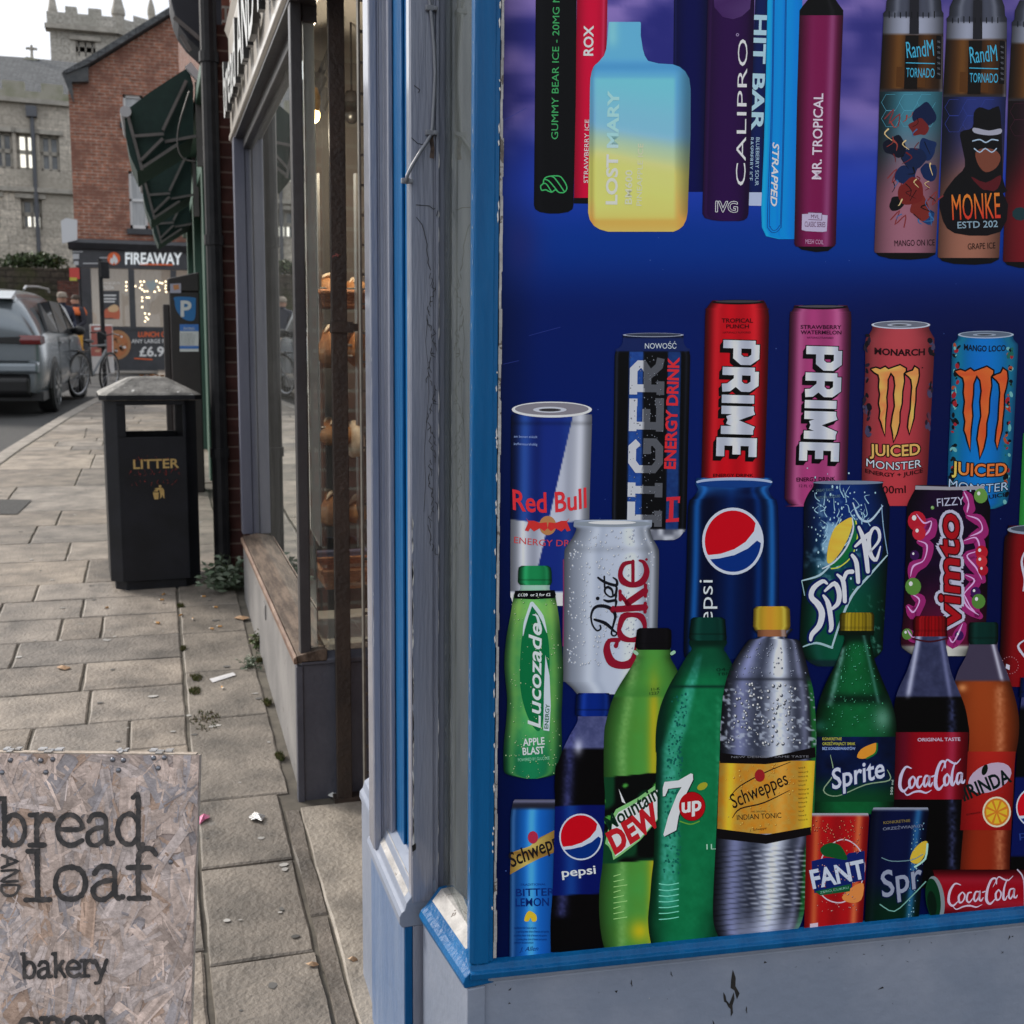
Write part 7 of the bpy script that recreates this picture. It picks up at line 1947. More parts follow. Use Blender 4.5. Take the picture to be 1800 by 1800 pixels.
A, o = tornado(226, 16, (60, 24, 40), (120, 18, 30), '', 5)
A.ell(*Z(2, (1770, 1440))[0], 14, 12, (30, 60, 66), 2, 9)
A.build('printed_vape', poster)

# ---- back row of cans
def can(prof, fn, L, rim_y=None, rim=None, name='printed_can', st=2.8):
    A = Art(L); A.grid(smoothp(prof, 4), fn, 0, st)
    return A
SIL = (176, 180, 196)
def rimtop(A, x0, x1, y, ry, col=(196, 200, 212), inner=(124, 126, 136), l=2, tab=True):
    cx, rx = (x0 + x1) / 2, (x1 - x0) / 2
    A.ell(cx, y, rx, ry, col, l, 32); A.ell(cx, y - ry * .08, rx * .92, ry * .78, inner, l + .4, 32)
    if tab: A.ell(cx - rx * .05, y + ry * .02, rx * .42, ry * .38, tuple(np.array(col) * .9), l + .8, 20); A.ell(cx - rx * .05, y + ry * .05, rx * .28, ry * .2, tuple(np.array(inner) * .5), l + 1.1, 16)
# silver and blue slim can
pr = prof_px(3, (880, 150, 688), (940, 146, 690), (1500, 143, 674), (2100, 142, 668), (2150, 160, 655))
def rb(s, t, x, y):
    xx, yy = (x - 860) / ZS, (y - 500) / ZS
    dg = 550 - (yy - 940) * .232
    blue = cyl(s, (22, 44, 128), .5, [(.17, .08, .55, (60, 110, 200)), (.33, .05, .30, (14, 26, 80)), (.72, .08, .35, (46, 84, 170))]); sil = cyl(s, (172, 176, 190), .35, [(.16, .06, .6, (226, 228, 236)), (.30, .06, .5, (120, 124, 140)), (.86, .06, .55, (220, 222, 232)), (.72, .05, .4, (130, 134, 150))])
    right = sst(-3, 3, xx - dg); up = sst(4, -4, yy - (1580 + 25 * np.sin(s * 3.1)))
    k = right * up + (1 - right) * (1 - up)
    c = mixc(blue, sil, k); c = mixc(c, (200, 204, 215), sst(2060, 2075, yy)); return mixc(c, c * .7, np.exp(-((yy - 935) / 14) ** 2) * .5)
A = can(pr, rb, 8, st=2.2); x0, x1 = Z(3, (150, 0))[0][0], Z(3, (690, 0))[0][0]
rimtop(A, x0, x1, Z(3, (0, 842))[0][1], 14, (196, 198, 208), (128, 124, 132))
A.text('Red Bull', Z(3, (158, 1512))[0], Z(3, (655, 1498))[0], 36, (200, 44, 52), 3, bold=.018, bend=-7)
A.ell(*Z(3, (392, 1622))[0], 15, 17, (170, 118, 74), 2, 24)
bull = [(238, 1655), (262, 1600), (245, 1570), (262, 1590), (300, 1590), (340, 1605), (385, 1600), (392, 1640), (370, 1660), (340, 1640), (300, 1662), (275, 1640), (262, 1662)]
A.fill(Z(3, *bull), (190, 46, 44), 3); A.fill(Z(3, *[(784 - x, y) for x, y in bull]), (190, 46, 44), 3)
A.text('ENERGY DRINK', Z(3, (166, 1738))[0], Z(3, (660, 1752))[0], 11.5, (186, 60, 62), 3, bend=-4)
A.text('am besten eiskalt', Z(3, (165, 1030))[0], Z(3, (322, 1034))[0], 4.5, (130, 150, 205), 3); A.text('koffeinsaurehaltig', Z(3, (165, 1080))[0], Z(3, (322, 1084))[0], 4.5, (130, 150, 205), 3)
A.build('printed_can', poster)
# black and blue tall can
pr = prof_px(3, (340, 898, 1306), (400, 893, 1310), (450, 850, 1345), (480, 843, 1352), (1000, 836, 1340), (1600, 826, 1325), (1655, 850, 1312), (1700, 900, 1280), (1720, 960, 1240))
def tg(s, t, x, y):
    xx, yy = (x - 860) / ZS, (y - 500) / ZS; sk = (yy - 480) * .015
    c = cyl(s, (14, 15, 20), .4, [(.03, .02, .5, (70, 78, 100)), (.95, .02, .4, (60, 66, 90))])
    bl = mixc((26, 56, 128), (40, 84, 160), fbm(x, y, 6, 4))
    c = mixc(c, bl, sst(-6, 4, xx - (944 - sk)) * sst(6, -4, xx - (1036 - sk)) * sst(440, 460, yy)); c = mixc(c, bl * .8, sst(-4, 4, xx - (1204 - sk)) * sst(6, -4, xx - (1286 - sk)) * sst(440, 460, yy))
    c = mixc(c, (24, 40, 96), sst(455, 445, yy) * sst(340, 370, yy)); c = mixc(c, mixc((60, 64, 80), (190, 192, 200), vn(x, y, 9, 3)), sst(1640, 1655, yy))
    return c
A = can(pr, tg, 8, st=2.2); x0, x1 = Z(3, (898, 0))[0][0], Z(3, (1308, 0))[0][0]
rimtop(A, x0, x1, Z(3, (0, 340))[0][1], 3.6, (150, 156, 176), (60, 66, 84), tab=False)
A.block('TiGer', Z(3, (1158, 1690))[0], Z(3, (1180, 492))[0], 61, 13.5, lambda x, y: mixc((176, 178, 184), (88, 90, 97), sst(-1.5, 1.5, x - (1130.5 - (y - 650) * .008))), 3)
A.text('ENERGY DRINK', Z(3, (1250, 1242))[0], Z(3, (1276, 490))[0], 20, (196, 40, 48), 3, bold=.03)
A.text('NOWOŚĆ', Z(3, (1046, 432))[0], Z(3, (1258, 432))[0], 10, (178, 186, 210), 3)
A.fill(Z(3, (1192, 1432), (1284, 1426), (1280, 1470), (1268, 1470), (1268, 1450), (1240, 1452), (1236, 1575), (1276, 1570), (1274, 1596), (1186, 1600), (1188, 1580), (1206, 1578), (1212, 1456), (1190, 1458)), (186, 38, 52), 3)
A.drops(prof_px(3, (480, 930, 1180), (1600, 925, 1170)), 130, 5, (150, 154, 164), 3.5, (.6, 1.3), dark=(50, 54, 66))
A.build('printed_can', poster)
def prime(k0, pr, base, hlc, wtop, label_rows, seed, letters, dropc=(12, 10, 12)):
    A = can(pr, lambda s, t, x, y: cyl(s, base, .55, [(.18, .07, .45, hlc), (.55, .12, .28, tuple(np.array(base) * .6)), (.78, .08, .5, hlc)]), 8, st=2.8)
    return A
pr = [(528, 1252, 1342), (534, 1247, 1346), (545, 1240, 1350), (556, 1239, 1351.5), (700, 1236, 1348), (850, 1232, 1343)]
A = prime(3, pr, (196, 10, 26), (232, 44, 52), None, None, 1, None)
A.ell(1297, 531, 46, 4.2, (22, 18, 22), 2, 28); A.ell(1297, 530, 40, 2.2, (70, 66, 72), 2.5, 24)
A.text('TROPICAL', (1268, 567), (1323, 567), 7.5, (70, 6, 14), 3, bold=.02); A.text('PUNCH', (1276, 577), (1316, 577), 7, (70, 6, 14), 3, bold=.02); A.text('NATURALLY FLAVORED', (1270, 586), (1319, 586), 3.5, (96, 20, 26), 3)
pcol = lambda x, y: mixc((206, 208, 214), (160, 164, 178), np.abs(np.sin(x * .075 + .6)))
A.block('PRIME', (1264, 597), (1258, 806), 71, 14.2, pcol, 3, drop=(-6, 8, (14, 10, 12), 6), outline=(14, 10, 12), ow=1.6)
A.text('ENERGY DRINK', (1253, 838), (1324, 838), 5.5, (60, 6, 14), 3, bold=.02)
A.build('printed_can', poster)
pr = prof_px(4, (140, 252, 608), (160, 246, 616), (205, 222, 634), (230, 220, 636), (800, 206, 622), (1440, 186, 602), (1470, 210, 580), (1485, 240, 540))
A = prime(4, pr, (172, 62, 120), (212, 118, 168), None, None, 2, None)
A.ell(*Z(4, (430, 152))[0], 47, 4, (20, 16, 22), 2, 28); A.ell(*Z(4, (430, 148))[0], 40, 2, (84, 80, 88), 2.5, 24)
A.text('STRAWBERRY', Z(4, (294, 298))[0], Z(4, (568, 300))[0], 6.8, (50, 12, 40), 3, bold=.015); A.text('WATERMELON', Z(4, (294, 334))[0], Z(4, (568, 336))[0], 6.8, (50, 12, 40), 3, bold=.015); A.text('NATURALLY FLAVORED', Z(4, (338, 364))[0], Z(4, (515, 366))[0], 3.5, (70, 24, 58), 3)
A.block('PRIME', Z(4, (306, 412))[0], Z(4, (282, 1202))[0], 70, 14.2, pcol, 3, drop=(-6, 8, (14, 8, 14), 6), outline=(14, 8, 14), ow=1.6)
A.text('ENERGY DRINK', Z(4, (266, 1326))[0], Z(4, (528, 1320))[0], 7, (50, 10, 36), 3, bold=.02); A.text('12 FL OZ', Z(4, (284, 1364))[0], Z(4, (390, 1366))[0], 5, (60, 16, 46), 3)
A.build('printed_can', poster)
CLAW = [[(770, 570), (800, 562), (830, 572), (862, 556), (884, 572), (900, 590), (890, 612), (878, 640), (876, 700), (868, 760), (872, 820), (862, 900), (860, 1010), (846, 960), (838, 930), (826, 900), (832, 850), (822, 800), (830, 740), (822, 690), (826, 640), (818, 606), (790, 590)],
        [(884, 572), (920, 560), (962, 545), (1000, 566), (1000, 582), (984, 600), (988, 650), (976, 720), (972, 800), (958, 860), (956, 930), (940, 1000), (920, 1052), (916, 1000), (906, 950), (916, 880), (930, 820), (924, 740), (932, 680), (924, 620), (900, 590)],
        [(1000, 600), (1020, 590), (1050, 580), (1062, 556), (1084, 570), (1088, 610), (1078, 660), (1066, 700), (1064, 780), (1056, 840), (1052, 900), (1026, 1000), (1018, 960), (1024, 900), (1036, 840), (1040, 760), (1046, 690), (1040, 640), (1024, 620)]]
def monster(A, f, c1, c2):
    for cl in CLAW:
        P = f(cl); rr = random.Random(len(cl))
        A.stroke(P + P[:1], 5.6, (20, 12, 14), 2.4, 0)
        A.fill(P, lambda x, y: mixc(c1, c2, vn(x, y, 9, 4) * 1.1), 2.9)
pr = prof_px(4, (262, 772, 1164), (300, 776, 1160), (350, 745, 1186), (385, 730, 1194), (600, 728, 1186), (1000, 712, 1164), (1400, 706, 1140), (1450, 720, 1120), (1490, 760, 1060))
A = can(pr, lambda s, t, x, y: cyl(s, mixc((172, 64, 72), (176, 54, 62), t), .35, [(.12, .07, .12, (200, 110, 110))]), 8)
rimtop(A, *[Z(4, (q, 0))[0][0] for q in (770, 1166)], Z(4, (0, 272))[0][1], 7.2, (172, 178, 192), (104, 108, 122))
rr = random.Random(8)
for (x, y, w) in ((745, 380, 40), (1175, 430, 30), (735, 600, 22), (740, 880, 40), (745, 960, 40), (1150, 900, 24), (1165, 700, 20), (730, 790, 26)):
    for _ in range(6): A.ell(*Z(4, (x + rr.uniform(-.5, .5) * w, y + rr.uniform(-1, 1) * 60))[0], rr.uniform(1.5, 5), rr.uniform(2, 9), rr.choice([(40, 34, 52), (24, 22, 34), (70, 66, 96), (90, 52, 70)]), 1, 8, rr.uniform(-.5, .5))
A.text('MONARCH', Z(4, (790, 468))[0], Z(4, (1130, 474))[0], 11.5, (44, 14, 20), 3, bold=.03, bend=-2)
monster(A, lambda c: Z(4, *c), (208, 176, 84), (200, 110, 66)); A.ell(*Z(4, (1113, 560))[0], 1.3, 1.3, (50, 16, 22), 3, 8)
A.text('JUICED', Z(4, (758, 1146))[0], Z(4, (1098, 1142))[0], 20, (198, 156, 84), 3.2, bold=.02, outline=(30, 14, 16), ow=2, bend=-3)
A.text('MONSTER', Z(4, (736, 1222))[0], Z(4, (1106, 1226))[0], 14, (176, 184, 200), 3.2, outline=(34, 16, 20), ow=1.3, bend=-6)
A.text('ENERGY + JUICE', Z(4, (728, 1264))[0], Z(4, (1118, 1262))[0], 7, (48, 14, 20), 3, bold=.02, bend=-8); A.text('500ml', Z(4, (806, 1408))[0], Z(4, (1002, 1402))[0], 13.5, (48, 14, 20), 3, bold=.01)
A.build('printed_can', poster)
pr = prof_px(4, (330, 1352, 1728), (365, 1350, 1726), (400, 1318, 1750), (440, 1312, 1757), (800, 1304, 1738), (1200, 1286, 1716), (1440, 1284, 1692), (1480, 1300, 1670), (1510, 1340, 1600))
A = can(pr, lambda s, t, x, y: cyl(s, mixc((6, 112, 178), (18, 92, 176), vn(x, y, 40, 2)), .35, [(.10, .09, .6, (24, 128, 148)), (.9, .08, .6, (28, 120, 136)), (.5, .18, .3, (12, 104, 200))]), 8)
rimtop(A, *[Z(4, (q, 0))[0][0] for q in (1352, 1728)], Z(4, (0, 338))[0][1], 6.6, (150, 162, 180), (92, 104, 122))
for _ in range(110):
    sd = rr.choice([-1, 1]); y = rr.uniform(400, 1480); x = (1344 if sd < 0 else 1706) - (y - 400) * .032 + rr.uniform(-16, 16)
    A.ell(*Z(4, (x, y))[0], rr.uniform(1, 4), rr.uniform(1.5, 7), rr.choice([(14, 20, 26), (18, 26, 34), (150, 30, 40), (30, 100, 90), (100, 160, 160), (160, 70, 40)]), 1 + rr.random() * .6, 8, rr.uniform(-.8, .8))
A.text('MANGO LOCO', Z(4, (1392, 440))[0], Z(4, (1674, 446))[0], 10.5, (14, 22, 40), 3, bold=.02, bend=-2)
monster(A, lambda c: Z(4, *[((x - 770) * 1.10 + 1335, (y - 545) * 1.20 + 555) for x, y in c]), (196, 100, 44), (190, 70, 36))
A.text('JUICED', Z(4, (1310, 1268))[0], Z(4, (1682, 1280))[0], 22, lambda x, y: mixc((200, 180, 84), (206, 104, 48), sst(1672, 1700, x)), 3.2, bold=.02, outline=(24, 14, 22), ow=2, bend=-4)
A.text('MONSTER', Z(4, (1290, 1362))[0], Z(4, (1690, 1380))[0], 15, (150, 172, 196), 3.2, outline=(16, 26, 48), ow=1.3, bend=-7); A.text('+ JUICE', Z(4, (1500, 1452))[0], Z(4, (1680, 1424))[0], 7, (14, 26, 52), 3, bold=.02)
A.build('printed_can', poster)
A = Art(7); A.grid(prof_px(4, (1000, 1792, 2000), (1620, 1764, 1980)), lambda s, t, x, y: cyl(s, (44, 150, 60), .2)); A.build('printed_can', poster)

# ---- middle row of cans
pr = prof_px(5, (52, 572, 1094), (95, 566, 1092), (112, 585, 1082), (170, 560, 1096), (240, 512, 1134), (290, 504, 1141), (500, 500, 1138), (1080, 494, 1122), (1130, 500, 1118), (1180, 552, 1100), (1225, 590, 1080))
def dc(s, t, x, y):
    c = cyl(s, (168, 176, 192), .42, [(.10, .05, .3, (130, 138, 158)), (.36, .05, .4, (140, 150, 170)), (.28, .06, .35, (206, 212, 222)), (.72, .10, .55, (212, 217, 226)), (.93, .03, .5, (206, 210, 220))], 3)
    c = mixc(c, c * .86, np.exp(-((t - .17) / .02) ** 2) * .6); return mixc(c, (150, 160, 178), sst(.06, .03, t) * .7)
A = can(pr, dc, 12, st=2.4)
A.ell(*Z(5, (832, 78))[0], 68, 5.5, (132, 140, 150), 2, 32); A.ell(*Z(5, (825, 70))[0], 42, 3.2, (196, 202, 210), 2.4, 24)
A.stroke(Z(5, (498, 320), (499, 520), (496, 900)), 2.2, (126, 52, 96), 1, 0)
RED = (138, 18, 42)
# "Diet" in flowing script and "Coke" in round serif letters, both running up the can
def scr5(pts, w, c, l=3, sm=4): A.stroke(Z(5, *pts), w, c, l, sm)
BK = (26, 28, 38)
scr5([(706, 722), (780, 748), (840, 802)], [4, 6.5, 4], BK); scr5([(836, 796), (856, 815), (840, 832), (820, 815), (838, 740), (846, 690), (810, 645), (750, 630), (705, 645), (684, 695), (692, 755), (722, 796), (748, 784), (744, 762)], [3, 3, 3, 3, 4, 5.5, 6.5, 6, 5, 3.5, 3, 3, 3, 3], BK)
scr5([(770, 590), (800, 600), (850, 595), (846, 640)], [3, 5, 5, 2.5], BK); A.ell(*Z(5, (728, 580))[0], 3.4, 3.4, BK, 3, 10)
scr5([(846, 595), (850, 555), (815, 570), (780, 545), (778, 515), (800, 505), (825, 525), (830, 560)], [2, 5, 3, 3, 4, 5, 4, 2.5], BK); scr5([(848, 560), (856, 510), (845, 495)], [5, 4, 2.5], BK)
scr5([(730, 440), (775, 470), (850, 492), (856, 460), (832, 440)], [3.5, 5, 5.5, 4, 2.5], BK); scr5([(775, 505), (772, 432)], 3.2, BK, 3, 0)
scr5([(800, 855), (800, 960)], 0.1, BK); scr5([(868, 860), (805, 866), (790, 930), (820, 1005), (890, 1030), (960, 1010), (990, 940), (985, 880)], [8, 7, 13, 15, 13, 15, 12, 3], RED); scr5([(862, 855), (800, 858)], 3.5, RED, 3, 0); scr5([(866, 856), (850, 900)], [5, 8], RED, 3, 0)
scr5([(870, 790), (900, 705), (960, 690), (1020, 705), (1045, 770), (1020, 840), (950, 860), (890, 840), (870, 790)], [7, 12, 8, 12, 7, 12, 8, 12, 7], RED)
scr5([(830, 655), (1046, 640)], 11.5, RED, 3, 0); scr5([(832, 640), (828, 668)], 6, RED, 3, 0); scr5([(1046, 672), (1048, 612)], 6, RED, 3, 0); scr5([(950, 640), (885, 560)], 7, RED, 3, 0); scr5([(880, 590), (878, 530)], 6, RED, 3, 0); scr5([(930, 610), (1046, 530)], 12, RED, 3, 0); scr5([(1048, 565), (1050, 490)], 6, RED, 3, 0)
scr5([(965, 330), (965, 490)], 6, RED, 3, 0); scr5([(965, 335), (905, 350), (880, 410), (900, 465), (965, 490), (1030, 465), (1058, 400), (1040, 340), (1010, 325)], [5, 8, 8, 12, 9, 12, 10, 7, 4], RED)
A.ell(*Z(5, (1056, 318))[0], 2.4, 2.4, RED, 3, 9)
A.drops(prof_px(5, (120, 590, 1080), (300, 520, 1120), (1050, 510, 1100)), 330, 9, (216, 222, 230), 2, (.8, 2.3), dark=(138, 147, 165))
A.build('printed_can', poster)
pr = [(840, 1224, 1356), (850, 1222, 1357), (862, 1226, 1350), (880, 1213, 1363), (890, 1209, 1367), (1000, 1206, 1369), (1140, 1201, 1366), (1158, 1208, 1358)]
def pep(s, t, x, y):
    c = cyl(s, (2, 22, 70), .45, [(.10, .045, .8, (24, 100, 184)), (.24, .08, .8, (2, 9, 44)), (.48, .07, .35, (8, 54, 130)), (.68, .05, .55, (2, 10, 56)), (.78, .04, .5, (10, 70, 160)), (.93, .05, .75, (34, 120, 205)), (.99, .04, .6, (3, 16, 70))])
    return mixc(c, mixc(c, (40, 110, 190), vn(x * .3, y, 12, 3) * .8), sst(.13, .05, t))
A = can(pr, pep, 11, st=2.2)
A.ell(1290, 847, 67, 8, (150, 164, 190), 2, 36); A.ell(1290, 850.5, 66, 6.5, (18, 60, 130), 2.3, 36)
gx, gy, gr = 1287.5, 951, 51
A.ell(gx, gy, gr + 3, gr + 8, (176, 182, 200), 2.6, 40)
def globe(A, gx, gy, rx, ry, l, dim=1.):
    w = np.array; n = 36
    A.ell(gx, gy, rx, ry, w((176, 182, 200)) * dim, l, n)
    up = [(gx + rx * .93 * math.cos(t), gy + ry * .93 * math.sin(t)) for t in np.linspace(math.pi * .86, math.pi * 1.80, 22)]
    wave1 = [(gx + rx * (.80 - i * .166), gy + ry * (-.55 + .085 * i + .055 * i * math.sin(i * .25))) for i in range(1, 10)]
    A.fill(up + [(gx + rx * .70, gy - ry * .30), (gx + rx * .42, gy + ry * .02), (gx + rx * .05, gy + ry * .24), (gx - rx * .40, gy + ry * .38), (gx - rx * .80, gy + ry * .42)], w((184, 6, 24)) * dim, l + .4)
    lo = [(gx + rx * .93 * math.cos(t), gy + ry * .93 * math.sin(t)) for t in np.linspace(math.pi * .02, math.pi * .80, 18)]
    A.fill(lo + [(gx - rx * .45, gy + ry * .52), (gx + rx * .05, gy + ry * .42), (gx + rx * .5, gy + ry * .22), (gx + rx * .80, gy - ry * .02)], w((6, 46, 124)) * dim, l + .4)
globe(A, gx, gy, gr + 2, gr + 7, 2.8)
A.text('pepsi', (1252, 1120), (1252, 1019), 26, (184, 190, 206), 3, bold=-.006)
A.build('printed_can', poster)
pr = [(846, 1430, 1552), (856, 1428, 1551), (868, 1420, 1556), (884, 1413, 1561), (900, 1412, 1563), (1000, 1411, 1559), (1120, 1405, 1552), (1145, 1407, 1549), (1162, 1420, 1528), (1171, 1436, 1500)]
def spr(s, t, x, y):
    c = mixc((14, 44, 112), (8, 86, 62), sst(.16, .72, t + .10 * (s - .5))); c = cyl(s, c, .55, [(.2, .06, .12, (90, 150, 160))])
    sp = fbm(x, y, 16, 5); sp2 = np.exp(-(((s - .35) / .33) ** 2 + ((t - .33) / .24) ** 2)); c = mixc(c, (140, 178, 200), sst(.42, .72, sp * (.65 + .5 * sp2)) * sp2 * .9)
    c = mixc(c, (110, 170, 150), sst(.62, .8, fbm(x, y, 8, 15)) * sst(.5, .9, s) * sst(.55, .7, t) * .5); return mixc(c, (20, 40, 50), sst(.955, .975, t) * .8)
A = can(pr, spr, 11, st=2.2)
A.ell(1490, 848, 62, 3.4, (112, 124, 146), 2, 30)
def sprite_logo(A, f, l=3, k=1., txt=(186, 188, 200)):
    """leaning wordmark on a navy shape with lemon half"""
    nv = (10, 26, 92)
    S5 = lambda pts, w, c=txt, ll=l + 1, sm=4: A.stroke(f(pts), [q * k for q in w] if isinstance(w, list) else w * k, c, ll, sm)
    Lm = [(470, 330), (480, 220), (520, 110), (580, 60), (636, 36), (640, 90), (610, 180), (560, 270), (500, 340)]
    A.fill(f(Lm), lambda x, y: mixc((206, 176, 62), (214, 150, 50), vn(x, y, 7, 3)), l - .6, 4)
    A.fill(f([(640, 40), (672, 90), (672, 180), (640, 270), (580, 340), (510, 372), (490, 352), (560, 300), (620, 200), (644, 110)]), (18, 104, 58), l - .5, 3); A.stroke(f([(664, 60), (676, 160), (640, 290), (560, 365), (500, 380)]), 2.2 * k, (180, 186, 60), l - .4, 4)
    A.stroke(f([(640, 40), (646, 120), (600, 240), (520, 335), (440, 380)]), [1.5 * k, 3 * k, 3 * k, 3 * k, 2 * k], (176, 186, 198), l - .3, 4)
    strokes = [([(470, 480), (440, 465), (380, 510), (365, 570), (410, 620), (436, 680), (420, 760), (370, 820), (360, 860)], [4, 7, 9, 9, 11, 11, 10, 8, 5]), ([(446, 560), (480, 620), (500, 760), (490, 800)], [4, 9, 8, 5]), ([(456, 530), (520, 480), (552, 540), (545, 610), (505, 650)], [4, 8, 9, 8, 5]),
               ([(540, 420), (580, 470), (590, 600)], [4, 8, 7]), ([(575, 480), (600, 410), (640, 400)], [5, 7, 8]), ([(640, 290), (668, 340), (680, 470)], [6, 8, 7]), ([(684, 100), (720, 200), (745, 400)], [5, 9, 7]), ([(660, 230), (730, 165), (770, 130)], [4, 8, 4]),
               ([(756, 270), (820, 190), (815, 120), (780, 110), (752, 180), (762, 280), (800, 320), (830, 230)], [3, 5, 6, 5, 7, 8, 6, 2])]
    for p, w in strokes: S5(p, [q + 8 for q in w], nv, l + .3)
    for p, w in strokes: S5(p, w)
sprite_logo(A, lambda c: Z(6, *c))
A.stroke(Z(6, (305, 460), (420, 425), (500, 350)), [2, 4, 2], (150, 176, 186), 2, 4); A.stroke(Z(6, (300, 460), (320, 560)), 1.6, (130, 164, 170), 2, 0); A.stroke(Z(6, (876, 290), (760, 420), (640, 560), (560, 740), (505, 905)), [2, 4, 4.5, 4, 3], (150, 176, 184), 2, 4); A.stroke(Z(6, (310, 905), (400, 880), (505, 912)), [2, 4, 4], (140, 170, 176), 2, 4)
A.stroke(Z(4, (645, 1470), (690, 1570), (760, 1590), (845, 1490)), [2, 4, 4, 2], (160, 180, 200), 2, 4); A.stroke(Z(6, (838, -50), (850, 100), (878, 280)), 1.6, (120, 150, 180), 2, 4)
A.text('NATURAL COLOURS', Z(4, (400, 1445))[0], Z(4, (560, 1432))[0], 5, (96, 124, 130), 3); A.text('GREAT TASTE', Z(4, (398, 1395))[0], Z(4, (515, 1388))[0], 4.5, (96, 124, 130), 3)
rr = random.Random(2)
for _ in range(120):
    x, y = rr.gauss(1465, 34), rr.gauss(930, 45); r = rr.uniform(.5, 1.8)
    if 1416 < x < 1556: A.ell(x, y, r, r * rr.uniform(.8, 2), (150, 182, 200), 2, 6)
for _ in range(26):
    x, y = rr.uniform(1425, 1535), rr.uniform(870, 960); A.stroke([(x, y), (x + rr.uniform(-9, 9), y - rr.uniform(4, 14)), (x + rr.uniform(-9, 9), y - rr.uniform(12, 26))], [1.8, 1.2, .4], (140, 176, 200), 2, 3)
A.build('printed_can', poster)
pr = prof_px(4, (1350, 1066, 1530), (1380, 1062, 1528), (1420, 1040, 1545), (1480, 1012, 1566), (1540, 1006, 1570)) + prof_px(6, (300, 1000, 1556), (700, 984, 1544), (880, 968, 1522), (930, 1000, 1440), (968, 1060, 1420))
def vim(s, t, x, y):
    n = fbm(x, y, 26, 6); c = mixc((40, 14, 58), (24, 8, 34), n); c = mixc(c, (130, 24, 60), sst(.45, .9, t) * .75); c = mixc(c, (190, 188, 180), sst(.935, .945, t))
    return cyl(s, c, .45)
A = can(pr, vim, 11, st=3); A.fill(Z(4, (1066, 1354), (1300, 1362), (1530, 1354), (1528, 1380), (1300, 1384), (1064, 1380)), (146, 142, 150), 1)
rr = random.Random(21)
for cl in ([(1080, 20), (1130, 80), (1180, 70), (1160, 140), (1100, 190)], [(1090, 200), (1150, 230), (1130, 330), (1060, 370), (1040, 440)], [(1420, 30), (1500, 60), (1520, 130), (1440, 170)], [(1400, 200), (1480, 180), (1500, 260), (1420, 300), (1480, 380), (1520, 460)], [(1410, 430), (1470, 470), (1400, 560), (1420, 640), (1500, 700)], [(1050, 560), (1100, 600), (1060, 680), (1020, 640)], [(1400, 560), (1440, 640), (1480, 690)], [(1300, 850), (1330, 880), (1390, 760)], [(1020, 800), (1060, 850), (1110, 800)], [(1400, -130), (1430, -60), (1420, 10)]):
    A.stroke(Z(6, *cl), [9, 20, 15, 23, 11], (146, 36, 104), 1.5, 5); A.stroke([(x - 2, y - 2) for x, y in Z(6, *cl)], [.8, 3, 1.6, 3.4, .8], (206, 150, 196), 2, 5)
for (x, y, r, c) in ((1075, 60, 16, (170, 26, 44)), (1090, 140, 12, (176, 34, 50)), (1510, 270, 11, (170, 24, 40)), (1510, 330, 10, (180, 40, 50)), (1520, 390, 9, (160, 20, 40)), (1050, 500, 14, (84, 130, 56)), (1490, 600, 12, (80, 126, 54)), (1010, 820, 9, (84, 126, 56)), (1505, -110, 12, (96, 140, 64)), (1470, 540, 9, (66, 24, 90)), (1060, 290, 8, (60, 22, 84)), (1360, 830, 8, (66, 24, 90)), (1180, -30, 3, (110, 150, 80))):
    q = Z(6, (x, y))[0]; A.ell(q[0], q[1], r, r * 1.1, c, 2.2, 14); A.ell(q[0] - r * .3, q[1] - r * .35, r * .25, r * .3, (226, 200, 210), 2.6, 8)
vt = ('vimto', Z(6, (1365, 770))[0], Z(6, (1352, 10))[0])
for ow, c, l in ((7.5, (168, 166, 186), 3.2), (2.2, (70, 10, 22), 3.6)): A.text(vt[0], vt[1], vt[2], 40, c, l + .3, bold=.025, shear=.1, outline=c, ow=ow)
A.text(vt[0], vt[1], vt[2], 40, (158, 16, 26), 4.3, bold=.02, shear=.1)
A.text('FIZZY', Z(4, (1212, 1494))[0], Z(4, (1394, 1480))[0], 14.5, (168, 168, 190), 3)
A.build('printed_can', poster)
pr = prof_px(6, (90, 1690, 2100), (150, 1684, 2100), (210, 1662, 2110), (700, 1644, 2090), (1120, 1630, 2070), (1175, 1650, 2060))
A = can(pr, lambda s, t, x, y: cyl(s, (140, 8, 18), .6, [(.2, .08, .2, (180, 40, 40))]), 11)
A.ell(*Z(6, (1890, 118))[0], 54, 9, (130, 140, 156), 2, 28); A.ell(*Z(6, (1890, 112))[0], 48, 6, (70, 78, 92), 2.4, 28)
for p in ([(1810, 250), (1780, 330), (1800, 450), (1790, 530)], [(1800, 860), (1756, 900), (1790, 960), (1810, 985)]): A.stroke(Z(6, *p), [2, 4.5, 2], (180, 176, 190), 3)
for i in range(20): A.ell(Z(6, (1700, 1030))[0][0] + 15 * math.cos(i * .31), Z(6, (1700, 1030))[0][1] + 15 * math.sin(i * .31), .8, .8, (170, 120, 130), 3, 6)
A.fill(Z(6, (1676, 1020), (1700, 1030), (1698, 1062), (1672, 1050)), (180, 176, 190), 3)
A.build('printed_can', poster)

